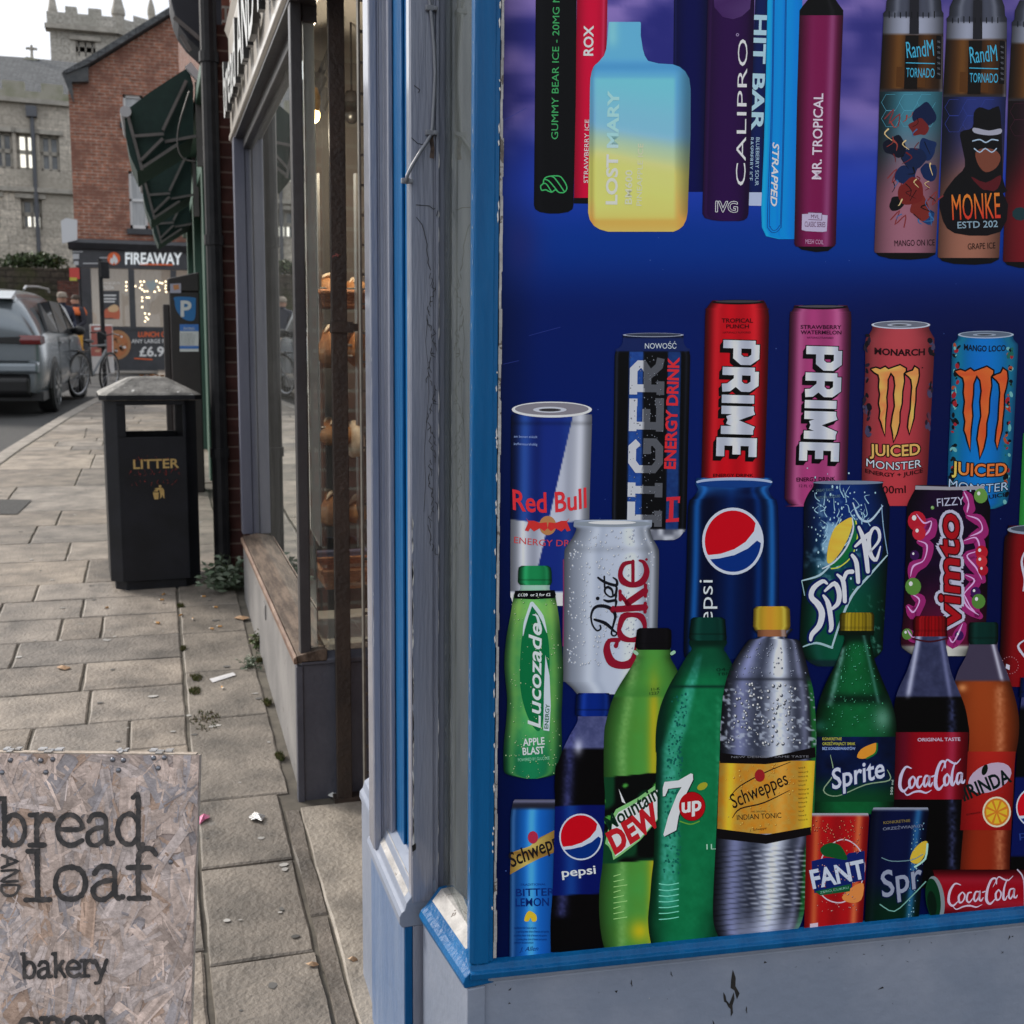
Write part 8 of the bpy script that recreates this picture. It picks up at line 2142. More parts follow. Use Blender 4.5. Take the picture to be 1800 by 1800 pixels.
# ---- bottles
def bubbles(A, prof, n, seed, c, l=2.2, r=(.9, 2.4)):
    rr = random.Random(seed); prof = sorted(prof); ys = [p[0] for p in prof]
    for _ in range(n):
        y = rr.uniform(ys[0], ys[-1]); a, b = np.interp(y, ys, [p[1] for p in prof]), np.interp(y, ys, [p[2] for p in prof]); q = rr.uniform(*r)
        A.ell(rr.uniform(a, b), y, q, q * rr.uniform(.9, 1.3), c, l, 8)
def cap(A, pts, col, hi, ridges=0):
    A.fill(pts, lambda x, y: mixc(col, hi, np.clip(np.sin((x - min(p[0] for p in pts)) * .11), 0, 1) * .55), 2)
def capgrid(A, prof, col, l=2, hi=.5, ridge=False):
    c = np.array(col, float)
    def f(s, t, x, y):
        q = cyl(s, c, .5, [(.22, .09, hi * .7, np.minimum(c * 1.5 + 40, 255)), (.86, .06, hi * .6, np.minimum(c * 1.4 + 30, 255))])
        if ridge: q = q * (1 - .22 * (np.sin(s * 60) > .3))[..., None]
        return mixc(q, q * .6, np.exp(-((t - .72) / .03) ** 2) * .7)
    A.grid(prof, f, l, 2.2)
A = Art(16)
pr = smoothp(prof_px(5, (478, 205, 410), (520, 205, 405), (540, 172, 440), (580, 160, 446), (700, 140, 466), (850, 112, 482), (1000, 100, 494), (1100, 104, 496), (1250, 118, 490), (1400, 112, 484), (1560, 96, 488), (1690, 94, 480), (1760, 112, 452), (1792, 240, 330)), 4)
def luc(s, t, x, y):
    n = fbm(x, y, 14, 3); c = mixc((104, 176, 88), (62, 156, 92), n); c = mixc(c, (14, 118, 78), sst(.70, .93, t) * .85); c = cyl(s, c, .5, [(.14, .07, .35, (140, 196, 96)), (.84, .07, .4, (128, 186, 84))]); c = mixc(c, (150, 190, 90), sst(.3, .1, t) * sst(.06, .12, t) * .5)
    return mixc(c, (170, 188, 196), sst(.048, .03, t) * .7)
A.grid(pr, luc, 0, 2.6)
A.fill(Z(5, (172, 528), (438, 524), (446, 556), (436, 578), (300, 586), (168, 580), (168, 550)), (12, 14, 18), 2); A.text('£1.09  or 2 for £2', Z(5, (190, 566))[0], Z(5, (410, 562))[0], 5, (190, 194, 200), 3, bold=.02)
capgrid(A, prof_px(5, (360, 215, 392), (372, 196, 412), (400, 192, 418), (470, 190, 420), (490, 205, 412)), (26, 132, 76), 1)
A.fill(Z(5, (288, 610), (350, 700), (396, 860), (400, 1100), (350, 1440), (300, 1450), (240, 1330), (205, 1150), (212, 900), (240, 740)), (10, 110, 62), 1.6, 4)
for p, w in (([(282, 612), (240, 740), (225, 830)], [5, 5, 1]), ([(286, 612), (350, 700), (385, 810)], [6, 7, 1]), ([(290, 690), (320, 700), (340, 780)], [1, 4, 6])): A.stroke(Z(5, *p), w, (176, 190, 206), 2.4, 4)
A.fill(Z(5, (376, 960), (404, 1100), (412, 1300), (402, 1472), (362, 1466), (366, 1200)), (176, 186, 206), 2.4); A.text('ENERGY', Z(5, (394, 1456))[0], Z(5, (404, 1290))[0], 7, (14, 100, 60), 3, bold=.02)
A.text('Lucozade', Z(5, (342, 1452))[0], Z(5, (350, 745))[0], 23, (184, 194, 210), 3, bold=.016, shear=.22)
A.text('APPLE', Z(5, (226, 1572))[0], Z(5, (372, 1560))[0], 13, (186, 208, 196), 3, bold=.02); A.text('BLAST', Z(5, (224, 1632))[0], Z(5, (370, 1622))[0], 13, (186, 208, 196), 3, bold=.02); A.text('POWERED BY GLUCOSE', Z(5, (192, 1676))[0], Z(5, (404, 1662))[0], 5.5, (130, 190, 158), 3)
A.drops(pr[6:], 160, 4, (178, 214, 150), 1.5, (.6, 1.5), dark=(30, 108, 48))
A.build('printed_bottle', poster)
# front row, left to right
A = Art(14)                                              # blue slim can of bitter lemon
pr = prof_px(7, (284, 172, 480), (300, 160, 480), (360, 146, 480), (420, 140, 480), (1348, 134, 480), (1352, 150, 480))
def bl_(s, t, x, y):
    c = cyl(s, (18, 86, 172), .4, [(.42, .09, .75, (110, 190, 226)), (.42, .18, .4, (30, 130, 214)), (.06, .04, .45, (100, 150, 210))]); c = mixc(c, (44, 44, 58), sst(.075, .045, t)); return mixc(c, (120, 120, 150), np.exp(-((t - .012) / .012) ** 2) * .8)
A.grid(pr, bl_, 0, 2.4)
bd = Z(7, (146, 642), (270, 600), (340, 540), (440, 490), (440, 640), (340, 680), (260, 720), (138, 790)); A.fill(bd, lambda x, y: mixc((134, 98, 44), (190, 170, 90), np.exp(-((x - 930) / 16) ** 2)), 2)
A.text('Schweppes', Z(7, (150, 742))[0], Z(7, (560, 560))[0], 26, (34, 30, 34), 3, bold=.015, shear=.2); q = Z(7, (292, 540))[0]; A.ell(q[0], q[1], 9, 11, (170, 40, 66), 3.5, 18)
A.text('BITTER', Z(7, (178, 936))[0], Z(7, (440, 930))[0], 13.5, (10, 42, 116), 3, bold=.01); A.text('LEMON', Z(7, (176, 1004))[0], Z(7, (400, 1000))[0], 14.5, (10, 42, 116), 3, bold=.01); A.text('TRADITIONAL', Z(7, (206, 866))[0], Z(7, (380, 862))[0], 4, (14, 54, 130), 3)
A.fill(Z(7, (246, 1056), (270, 1034), (312, 1060), (316, 1100), (288, 1106), (276, 1080), (262, 1104), (234, 1100)), (200, 166, 40), 3, 3)
for i, (w, y) in enumerate(((150, 1155), (236, 1180), (220, 1206), (220, 1232), (130, 1254))): A.text('a sparkling bitter drink of lemons and quinine', Z(7, (165 + (i % 2) * 16, y))[0], Z(7, (165 + w, y))[0], 4, (12, 48, 120), 3)
A.text('J. Allen', Z(7, (200, 1308))[0], Z(7, (330, 1300))[0], 8, (12, 48, 120), 3, shear=.4)
A.build('printed_can', poster)
A = Art(18)                                              # dark cola bottle with a blue label
pr = smoothp(prof_px(5, (1340, 586, 800), (1380, 594, 800), (1420, 586, 800), (1500, 540, 820), (1600, 492, 850), (1700, 454, 880)) + prof_px(7, (60, 444, 880), (200, 436, 880), (330, 440, 880), (900, 424, 860), (1100, 410, 840), (1312, 412, 830)), 4)
def pb(s, t, x, y):
    yy = (y - 1330) / ZS; c = cyl(s, (9, 8, 12), .2)
    c = mixc(c, mixc((92, 96, 140), (60, 66, 110), fbm(x, y, 8, 3)), sst(-45, -70, yy)); c = mixc(c, mixc((80, 84, 150), (44, 48, 96), vn(x, y, 4, 5)), np.exp(-((x - (1000 - (y - 1340) * .05)) / 10) ** 2) * .75 * sst(1100, 1050, yy)); c = mixc(c, (186, 188, 210), np.exp(-((x - 1016) / 8) ** 2 - ((y - 1312) / 14) ** 2) * .8); c = mixc(c, (20, 40, 110), sst(-330, -380, yy))
    lab = mixc((6, 20, 98), (28, 90, 170), np.exp(-((x - 1003) / 14) ** 2) * .55); c = mixc(c, lab, sst(322, 328, yy + (s - .5) * 10) * sst(925, 918, yy + (s - .5) * 20)); return c
A.grid(pr, pb, 0, 2.4)
capgrid(A, prof_px(5, (1216, 600, 800), (1232, 582, 818), (1300, 578, 820), (1360, 575, 814), (1372, 590, 800)), (6, 38, 128), 1)
q = Z(7, (614, 536))[0]; globe(A, q[0], q[1], 38, 41, 2.4); A.text('pepsi', Z(7, (488, 806))[0], Z(7, (716, 782))[0], 15.5, (190, 196, 210), 3, bold=.016)
A.build('printed_bottle', poster)
A = Art(20)                                              # lime bottle
pr = smoothp(prof_px(5, (900, 992, 1215), (950, 980, 1222), (980, 985, 1218), (1060, 940, 1262), (1160, 876, 1300), (1260, 826, 1330), (1400, 785, 1330), (1500, 770, 1330), (1760, 768, 1330)) + prof_px(7, (300, 776, 1330), (690, 762, 1330), (850, 742, 1330), (1000, 736, 1330), (1120, 742, 1330), (1220, 756, 1320), (1282, 772, 1300)), 4)
def md(s, t, x, y):
    yy = (y - 1330) / ZS; c = mixc((68, 146, 64), (78, 138, 52), fbm(x, y, 40, 3)); c = cyl(s, c, .4)
    xx = (x - 860) / ZS; c = mixc(c, (190, 160, 24), np.exp(-((xx - 1105) / 40) ** 2) * sst(-700, -300, yy) * .75); c = mixc(c, (150, 196, 120), np.exp(-((xx - (890 + np.clip((-100 - yy) * .16, 0, 160))) / 34) ** 2) * .45 * (.6 + .5 * vn(x, y, 4, 8)))
    c = mixc(c, (200, 170, 20), np.exp(-(((xx - 1010) / 70) ** 2 + ((yy - 1170) / 75) ** 2)) * .8); c = mixc(c, (56, 120, 50), sst(-395, -415, yy) * sst(-520, -420, yy) * .5)
    lab = mixc((12, 16, 16), (16, 70, 40), sst(.5, .62, vn(x, y, 38, 4))); lab = mixc(lab, (70, 150, 60), sst(.72, .76, vn(x + y * .4, y, 30, 14))); return mixc(c, lab, sst(118, 124, yy + (s - .3) * 50) * sst(708, 702, yy + (s - .3) * 40))
A.grid(pr, md, 0, 2.4)
capgrid(A, prof_px(5, (778, 1010, 1200), (792, 990, 1222), (830, 986, 1224), (905, 980, 1222), (925, 1000, 1210)), (20, 18, 24), 1, .25)
for p, w, c in (([(1240, 940), (1225, 950)], 6, (140, 180, 150)), ([(975, 938), (990, 950)], 6, (140, 180, 150))): A.stroke(Z(5, *p), w, c, 2, 0)
out = Z(7, (800, 600), (776, 580), (812, 420), (850, 350), (1000, 270), (1112, 190), (1130, 420), (1010, 560), (880, 660), (832, 690), (822, 640)); A.fill(out, (120, 176, 110), 2.4); A.fill([(x + 2, y + 1) for x, y in Z(7, (806, 590), (790, 570), (822, 425), (860, 365), (1000, 290), (1120, 214), (1120, 410), (1000, 545), (870, 640), (838, 664), (832, 620))], (190, 204, 192), 2.8)
A.text('Mountain', Z(7, (806, 500))[0], Z(7, (1150, 270))[0], 26, (14, 52, 34), 3.4, bold=.02, shear=.2); A.text('DEW', Z(7, (838, 650))[0], Z(7, (1180, 420))[0], 38, (176, 26, 36), 3.4, bold=.05, shear=.2)
A.fill(Z(7, (868, 212), (915, 312), (890, 300)), (196, 206, 196), 3); A.text('11-K', Z(5, (1088, 1200))[0], Z(5, (1146, 1194))[0], 5, (24, 60, 34), 3); A.text('1227', Z(5, (1076, 1228))[0], Z(5, (1142, 1222))[0], 5, (24, 60, 34), 3)
for i in range(9): A.stroke(Z(7, (835, 800 + i * 36), (880 + (i % 3) * 22, 786 + i * 36)), 1.2, (150, 200, 120), 2, 0)
A.build('printed_bottle', poster)
A = Art(22)                                              # green one-litre bottle
pr = smoothp(prof_px(5, (850, 1352, 1590), (880, 1340, 1596), (920, 1358, 1575), (960, 1330, 1600), (1060, 1270, 1650), (1160, 1210, 1700), (1300, 1150, 1740), (1450, 1120, 1740), (1600, 1116, 1740)) + prof_px(7, (0, 1122, 1740), (300, 1112, 1740), (660, 1104, 1700), (800, 1090, 1640), (950, 1078, 1620), (1080, 1066, 1560), (1180, 1072, 1540), (1250, 1085, 1530)), 4)
def su(s, t, x, y):
    yy = (y - 900) / ZS; xx = (x - 860) / ZS; c = mixc((10, 106, 62), (20, 124, 76), fbm(x, y, 14, 4)); c = cyl(s, c, .5)
    c = mixc(c, (6, 44, 34), np.exp(-((xx - 1150) / 40) ** 2) * sst(2200, 1700, yy) * .7)
    bx_ = 1420 - np.clip((yy - 930) * .30, 0, 200) - np.clip((yy - 1600) * .02, 0, 40); c = mixc(c, mixc((72, 172, 150), (40, 140, 110), vn(x, y, 4, 6)), np.exp(-((xx - bx_) / np.clip(20 + (yy - 930) * .08, 15, 62)) ** 4) * .85 * sst(930, 990, yy) * sst(2720, 2600, yy))
    c = mixc(c, (5, 46, 36), np.exp(-((yy - 1172) / 10) ** 2) * .8); c = mixc(c, (8, 60, 44), sst(1150, 1000, yy) * .55); c = mixc(c, (4, 40, 30), sst(930, 880, yy) * .9); c = mixc(c, (90, 190, 140), np.exp(-((xx - 1540) / 18) ** 2) * sst(1180, 1300, yy) * .35 * vn(x, y, 5, 3)); return c
A.grid(pr, su, 0, 2.4)
capgrid(A, prof_px(5, (706, 1370, 1560), (720, 1354, 1584), (790, 1345, 1590), (845, 1340, 1594), (862, 1350, 1590)), (6, 62, 52), 1, .4)
bubbles(A, prof_px(5, (1220, 1230, 1330), (1720, 1190, 1300)), 90, 3, (16, 96, 84), 2, (.9, 2.2)); bubbles(A, prof_px(7, (0, 1190, 1300), (780, 1165, 1280)), 110, 4, (18, 100, 84), 2, (.9, 2.4))
for i in range(7): A.stroke(Z(7, (1140, 850 + i * 40), (1200, 858 + i * 38), (1270, 846 + i * 38)), 1.6, (110, 196, 170), 2, 3)
sv = Z(7, (1164, 205), (1176, 165), (1270, 155), (1352, 108), (1366, 112), (1368, 150), (1300, 290), (1270, 400), (1255, 490), (1175, 532), (1168, 520), (1200, 400), (1260, 250), (1290, 200), (1200, 212), (1180, 260), (1164, 262)); A.fill([(x + 1.6, y + 1.2) for x, y in sv], (10, 40, 36), 2.6); A.fill(sv, (190, 192, 204), 3)
q = Z(7, (1360, 330))[0]; A.ell(q[0], q[1], 24, 26, (60, 8, 12), 2.6, 28); A.ell(q[0], q[1], 23, 25, (168, 12, 22), 3, 28); A.text('up', Z(7, (1294, 372))[0], Z(7, (1428, 352))[0], 26, (196, 198, 208), 3.4, bold=.03, shear=.15)
A.text('1L', Z(7, (1458, 620))[0], Z(7, (1520, 618))[0], 10, (150, 190, 168), 3); q = Z(7, (1430, 195))[0]; A.ell(q[0], q[1], 10, 6, (150, 150, 40), 2.5, 12, -.5); A.stroke(Z(7, (1280, 430), (1350, 450), (1410, 430)), 2, (96, 150, 50), 2.5)
A.text('04-2', Z(5, (1525, 1070))[0], Z(5, (1640, 1062))[0], 6, (6, 50, 34), 3); A.text('TBM', Z(5, (1530, 1098))[0], Z(5, (1620, 1092))[0], 5, (6, 50, 34), 3)
A.build('printed_bottle', poster)
A = Art(25)                                              # clear tonic bottle
pr = smoothp(prof_px(6, (780, 0, 200), (830, 8, 204), (850, -20, 210)) + [(1105, 1322, 1392), (1125, 1314, 1403), (1150, 1296, 1412), (1180, 1280, 1420), (1220, 1270, 1429), (1280, 1265, 1433), (1320, 1264, 1433), (1460, 1258, 1428), (1500, 1256, 1420), (1560, 1253, 1416), (1600, 1252, 1412), (1625, 1254, 1405), (1646, 1262, 1392)], 4)
def sw(s, t, x, y):
    c = mixc((86, 92, 112), (60, 66, 86), fbm(x, y, 12, 4)); c = cyl(s, c, .55, [(.20, .09, .6, (150, 156, 208)), (.40, .05, .5, (40, 44, 60)), (.62, .12, .85, (214, 219, 232)), (.80, .04, .5, (54, 58, 76)), (.88, .04, .5, (150, 154, 190))])
    c = mixc(c, (28, 98, 46), sst(.93, .97, s) * sst(1180, 1210, y)); c = mixc(c, (160, 168, 184), sst(.62, .8, vn(x, y * 1.4, 5, 9)) * sst(1195, 1215, y) * sst(1320, 1310, y) * .8); c = mixc(c, c * 1.35 + 10, sst(1190, 1180, y) * sst(1130, 1150, y) * .3); c = mixc(c, (44, 48, 60), np.exp(-((y - 1193) / 2.5) ** 2) * .7)
    st_ = np.abs(np.sin((y + (x - 1340) * .12) * .34)); c = mixc(c, c * .55, sst(.55, .1, st_) * sst(1480, 1500, y) * .7); c = mixc(c, (206, 210, 222), sst(.93, .99, st_) * sst(1480, 1500, y) * sst(1600, 1590, y) * .5 * sst(.2, .5, s)); c = mixc(c, (160, 164, 190), sst(1590, 1640, y) * .55 * sst(.1, .4, s)); return c
A.grid(pr, sw, 0, 2.2)
A.grid([(1065, 1328, 1382), (1070, 1323, 1387), (1100, 1322, 1388), (1107, 1326, 1384)], lambda s, t, x, y: cyl(s, (186, 150, 40), .45, [(.45, .16, .4, (190, 110, 40)), (.12, .06, .4, (214, 206, 84)), (.84, .06, .5, (220, 210, 90))]), 2, 2.2); A.grid([(1106, 1330, 1380), (1118, 1330, 1381)], lambda s, t, x, y: cyl(s, (150, 96, 64), .3, [(.9, .06, .6, (190, 190, 200))]), 2)
lab = [(1338, 1264, 1430), (1455, 1260, 1425)]
def lb(s, t, x, y): return cyl(s, mixc((190, 120, 30), (176, 140, 60), vn(x, y, 5, 4)), .15, [(.12, .06, .8, (222, 180, 40)), (.95, .08, .8, (214, 182, 40)), (.66, .06, .5, (214, 160, 70))])
A.fill([(1264, 1322), (1345, 1331), (1431, 1312), (1432, 1330), (1345, 1342), (1264, 1340)], (22, 18, 22), 2); A.fill([(1259, 1455), (1345, 1466), (1424, 1452), (1423, 1466), (1345, 1482), (1258, 1472)], (22, 18, 22), 2)
A.grid([(1336, 1263.5, 1431), (1464, 1259, 1424)], lb, 1.8, 3)
A.fill([(1259, 1460), (1345, 1470), (1424, 1458), (1424, 1466), (1345, 1478), (1259, 1468)], (22, 18, 22), 2.2)
A.text('Schweppes', (1288, 1420), (1386, 1376), 26, (40, 28, 24), 3, bold=.006, shear=.15); q = (1334, 1362); A.ell(q[0], q[1], 9, 11, (150, 30, 36), 3.4, 18); A.stroke([(1284, 1396), (1300, 1380), (1340, 1358), (1388, 1338)], [1, 2, 2, 1], (50, 32, 24), 3); A.stroke([(1286, 1436), (1300, 1420), (1340, 1410), (1386, 1388)], [1, 2.4, 2.4, 1], (50, 32, 24), 3)
A.text('INDIAN TONIC', (1294, 1440), (1372, 1436), 9.5, (46, 34, 26), 3, bold=.004); A.text('THE ORIGINAL', (1318, 1427), (1346, 1426), 3.2, (60, 40, 26), 3); A.text('J. Schweppe', (1316, 1460), (1346, 1456), 4.5, (60, 40, 26), 3, shear=.4)
for i in range(13): A.text('Nutrition per 100', (1402, 1350 + i * 7.6), (1402 + rr.uniform(10, 20), 1349 + i * 7.6), 3, (80, 56, 20), 3)
A.text('NEW DESIGN - SAME TASTE', (1284, 1331), (1420, 1330), 3.6, (120, 120, 128), 3)
A.drops([(1200, 1290, 1400), (1310, 1275, 1410)], 120, 12, (206, 210, 220), 2, (1, 3), dark=(70, 76, 92)); A.drops([(1130, 1310, 1400), (1190, 1285, 1420)], 70, 13, (150, 156, 174), 2, (.8, 1.8), dark=(60, 66, 86)); A.drops([(1340, 1268, 1400), (1455, 1264, 1395)], 60, 14, (214, 170, 84), 2.4, (.8, 2), dark=(160, 100, 30))
A.build('printed_bottle', poster)
A = Art(22)                                              # green bottle with the leaning wordmark
pr = smoothp([(1112, 1480, 1531), (1122, 1483, 1528), (1140, 1478, 1532), (1165, 1468, 1538), (1200, 1450, 1552), (1240, 1436, 1568), (1280, 1430, 1576), (1300, 1429, 1578), (1400, 1422, 1574), (1430, 1420, 1572)], 4)
def sb_(s, t, x, y):
    c = mixc((12, 88, 44), (16, 104, 56), fbm(x, y, 14, 4)); c = cyl(s, c, .6); c = mixc(c, (6, 34, 24), np.exp(-((y - 1228) / 9) ** 2) * .85); c = mixc(c, (6, 30, 22), sst(1138, 1118, y) * .9)
    e = 1481 - (y - 1140) * .24; c = mixc(c, (120, 170, 160), np.exp(-((x - e) / 5) ** 2) * .7 * sst(1130, 1145, y) * sst(1245, 1235, y) * (.5 + .6 * vn(x, y, 4, 2))); e = 1530 + (y - 1140) * .22; c = mixc(c, (90, 150, 140), np.exp(-((x - e + 8) / 3) ** 2) * .5 * sst(1240, 1230, y)); c = mixc(c, (110, 160, 140), np.exp(-(((x - 1550) / 16) ** 2 + ((y - 1262) / 22) ** 2)) * .7); return mixc(c, (50, 130, 110), np.exp(-(((x - 1440) / 12) ** 2 + ((y - 1275) / 10) ** 2)) * .5)
A.grid(pr, sb_, 0, 2.2)
capgrid(A, [(1076, 1478, 1532), (1080, 1475, 1535), (1108, 1474, 1535), (1113, 1477, 1533)], (146, 124, 24), 1, .5, True); A.fill([(1472, 1108), (1536, 1108), (1534, 1116), (1474, 1116)], (10, 30, 20), 1.5)
A.grid([(1294, 1429, 1575), (1296, 1429, 1575), (1408, 1424, 1571)], lambda s, t, x, y: mixc(mixc((12, 40, 104), (8, 16, 44), fbm(x, y, 30, 2)), (12, 72, 40), sst(.5, .95, t)) * (1 - .35 * np.abs(2 * s - 1) ** 3)[..., None], 1.6, 3)
for i, (t_, c, w) in enumerate((('KONKRETNIE', (164, 160, 60), 34), ('ORZEŹWIAJĄCY SMAK', (164, 160, 60), 58), ('BEZ KONSERWANTÓW', (130, 150, 196), 58))): A.text(t_, (1444, 1300 + i * 8.5), (1444 + w, 1300 + i * 8.5), 5, c, 3, bold=.02)
def f7(c): return [(1462 + (x - 350) * .205 + (860 - y) * .0, 1388 - (820 - y) * .068 - (x - 350) * .07) for x, y in c]
A.fill([(1505, 1330), (1512, 1316), (1530, 1307), (1540, 1306), (1536, 1322), (1520, 1332)], (200, 130, 40), 2.4, 3); A.stroke([(1540, 1306), (1538, 1322), (1522, 1332)], 3, (30, 110, 50), 2.6, 3)
A.text('Sprite', (1462, 1386), (1556, 1364), 36, (176, 180, 196), 3.4, bold=.016, shear=.25, outline=(14, 30, 92), ow=2)
A.stroke([(1458, 1326), (1463, 1360), (1446, 1388), (1470, 1398), (1520, 1378), (1562, 1370), (1558, 1352)], [1, 2, 2, 1.5, 2, 2, 1], (126, 150, 120), 3, 4); A.text('500 ml', (1567, 1396), (1569, 1370), 4, (170, 190, 180), 3)
A.drops([(1130, 1484, 1528), (1290, 1436, 1570)], 120, 6, (80, 170, 130), 2, (.6, 1.6), dark=(8, 60, 34))
A.build('printed_bottle', poster)
def coke_script(A, f, k, col, l=3):
    """flowing red-label wordmark: unit box 0..10 by 0..4"""
    for p, w in (([(2.0, .7), (1.2, .5), (.5, 1.5), (.35, 2.8), (.9, 3.4), (1.6, 2.9)], [2, 4, 6, 6, 5, 2]), ([(2.2, 1.7), (1.75, 2.2), (1.85, 3.0), (2.3, 2.9), (2.6, 2.2), (2.35, 1.75), (2.2, 1.7)], [3, 5, 5, 3, 4, 3, 2]), ([(3.5, 1.8), (3.05, 1.9), (2.85, 2.7), (3.2, 3.1), (3.7, 2.6)], [3, 4, 5, 4, 2]), ([(4.6, 1.8), (4.1, 1.8), (3.85, 2.6), (4.1, 3.0), (4.55, 2.4), (4.7, 1.75), (4.6, 2.7), (4.85, 3.0), (5.15, 2.6)], [3, 4, 5, 4, 3, 4, 5, 4, 2]), ([(5.05, 1.9), (5.4, 1.8)], [3, 3]),
                 ([(7.0, .9), (6.9, .2), (6.3, .3), (5.75, 1.5), (5.6, 2.9), (6.1, 3.5), (6.8, 2.9)], [3, 4, 5, 6, 7, 5, 2]), ([(6.5, 1.3), (6.9, .6), (7.3, .0), (7.9, .3), (8.6, .55), (9.3, .0)], [1, 2, 3, 4, 3, 1]), ([(7.3, 1.7), (6.9, 2.2), (7.0, 3.0), (7.45, 2.9), (7.65, 2.2), (7.3, 1.7)], [3, 5, 5, 3, 4, 3]), ([(8.5, .4), (8.1, 1.4), (7.95, 2.8), (8.2, 3.1), (8.5, 2.6)], [2, 4, 6, 4, 2]), ([(9.4, 1.7), (8.9, 1.8), (8.7, 2.6), (8.95, 3.0), (9.35, 2.4), (9.5, 1.7), (9.4, 2.7), (9.7, 2.9), (9.9, 2.6)], [3, 4, 5, 4, 3, 4, 5, 4, 2]),
                 ([(.9, 3.4), (1.4, 3.9), (2.4, 3.6), (3.3, 3.55), (4.2, 3.8), (5.0, 3.5)], [1.5, 2.5, 3.4, 4.2, 3, 1])):
        A.stroke([f(q) for q in p], [x * k for x in w], col, l, 5)
A = Art(24)                                              # cola bottle with the red label
pr = smoothp([(1118, 1606, 1662), (1126, 1608, 1660), (1150, 1602, 1664), (1180, 1592, 1670), (1210, 1578, 1682), (1240, 1570, 1694), (1270, 1574, 1700), (1300, 1574, 1702), (1400, 1570, 1694), (1450, 1568, 1692), (1500, 1564, 1688), (1560, 1560, 1684)], 4)
def cb_(s, t, x, y):
    c = np.zeros(s.shape + (3,)) + np.array((9, 8, 10)); c = mixc(c, mixc((70, 74, 110), (44, 48, 78), fbm(x, y, 12, 2)), sst(1227, 1221, y)); e = 1613 - (y - 1120) * .18; c = mixc(c, (190, 192, 214), np.exp(-((x - e) / 5) ** 2) * .75 * sst(1232, 1215, y)); e = 1652 + (y - 1120) * .16; c = mixc(c, (130, 134, 176), np.exp(-((x - e) / 4) ** 2) * .6 * sst(1235, 1215, y))
    c = mixc(c, mixc((80, 88, 140), (20, 22, 40), vn(x, y, 4, 4)), np.exp(-((x - 1672) / 7) ** 2) * sst(1225, 1232, y) * .75); return c
A.grid(pr, cb_, 0, 2.2)
A.grid([(1286, 1573, 1701), (1404, 1570, 1695)], lambda s, t, x, y: cyl(s, (146, 8, 24), .4, [(.78, .07, .45, (190, 70, 110)), (.10, .10, .35, (90, 20, 60))]), 1.6, 3)
A.text('ORIGINAL TASTE', (1611, 1302), (1686, 1301), 6, (178, 160, 180), 3, bold=.02); coke_script(A, lambda q: (1576 + q[0] * 11.9, 1394 - 9 - (4 - q[1]) * 14.5 + 8 - q[0] * .9 + 6), .95, (178, 170, 200))
capgrid(A, [(1082, 1608, 1660), (1087, 1604, 1663), (1110, 1604, 1663), (1118, 1602, 1664)], (150, 8, 16), 1, .3, True); A.stroke([(1603, 1122), (1633, 1127), (1664, 1121)], 3, (70, 20, 34), 2)
A.build('printed_bottle', poster)
A = Art(23)                                              # orange bottle
pr = smoothp([(1128, 1702, 1752), (1140, 1700, 1752), (1155, 1695, 1758), (1180, 1682, 1768), (1210, 1674, 1778), (1250, 1670, 1788), (1290, 1672, 1789), (1340, 1680, 1782), (1400, 1688, 1780), (1460, 1684, 1776), (1500, 1680, 1774), (1560, 1678, 1772)], 4)
def mi(s, t, x, y):
    c = cyl(s, mixc((150, 62, 24), (140, 40, 18), sst(.2, .8, t)), .4); c = mixc(c, (70, 62, 84), sst(1199, 1193, y)); c = mixc(c, (206, 140, 100), np.exp(-((x - 1756) / 9) ** 2) * .55 * sst(1195, 1215, y) * (.5 + .7 * vn(x, y, 4, 3))); c = mixc(c, (206, 206, 220), np.exp(-((x - (1752 + (y - 1165) * .25)) / 3.5) ** 2) * sst(1200, 1190, y) * .7); return mixc(c, (240, 170, 110), np.exp(-(((x - 1690) / 8) ** 2 + ((y - 1208) / 7) ** 2)) * .6)
A.grid(pr, mi, 0, 2.2); capgrid(A, [(1093, 1704, 1750), (1097, 1701, 1753), (1125, 1700, 1753), (1132, 1703, 1750)], (8, 52, 46), 1, .3)
A.grid([(1320, 1694, 1783), (1458, 1686, 1775)], lambda s, t, x, y: cyl(s, mixc((166, 34, 26), (150, 18, 20), t), .2), 1.6, 4)
A.ell(1738, 1366, 40, 24, (170, 150, 170), 2.2, 20, -.4); A.text('MIRINDA', (1680, 1412), (1777, 1372), 25, (12, 34, 34), 3, bold=.03, clip=(1692, 1800)); A.ell(1729, 1352, 5, 10, (14, 30, 20), 3, 12, .3)
A.ell(1750, 1426, 25, 27, (196, 186, 160), 2.6, 24); A.ell(1750, 1426, 22, 24, (190, 110, 34), 2.9, 24)
for i in range(8): a_ = i * .785; A.fill([(1750 + 3 * math.cos(a_), 1426 + 3 * math.sin(a_)), (1750 + 19 * math.cos(a_ - .28), 1426 + 21 * math.sin(a_ - .28)), (1750 + 19 * math.cos(a_ + .28), 1426 + 21 * math.sin(a_ + .28))], (206, 160, 40), 3.2)
A.text('ORANGE', (1736, 1398), (1762, 1392), 4, (150, 40, 40), 3); A.text('BEZ KONSERWANTÓW', (1697, 1432), (1722, 1428), 3, (30, 18, 20), 3)
A.build('printed_bottle', poster)
A = Art(22)                                              # cola bottle at the right edge
pr = smoothp([(1195, 1796, 1850), (1225, 1794, 1860), (1260, 1790, 1880), (1320, 1786, 1890), (1560, 1772, 1880)], 4)
def rp_(s, t, x, y): c = np.zeros(s.shape + (3,)) + np.array((9, 8, 12)); c = mixc(c, (60, 64, 110), sst(1250, 1235, y)); return mixc(c, (8, 20, 86), sst(1364, 1367, y) * sst(1505, 1502, y))
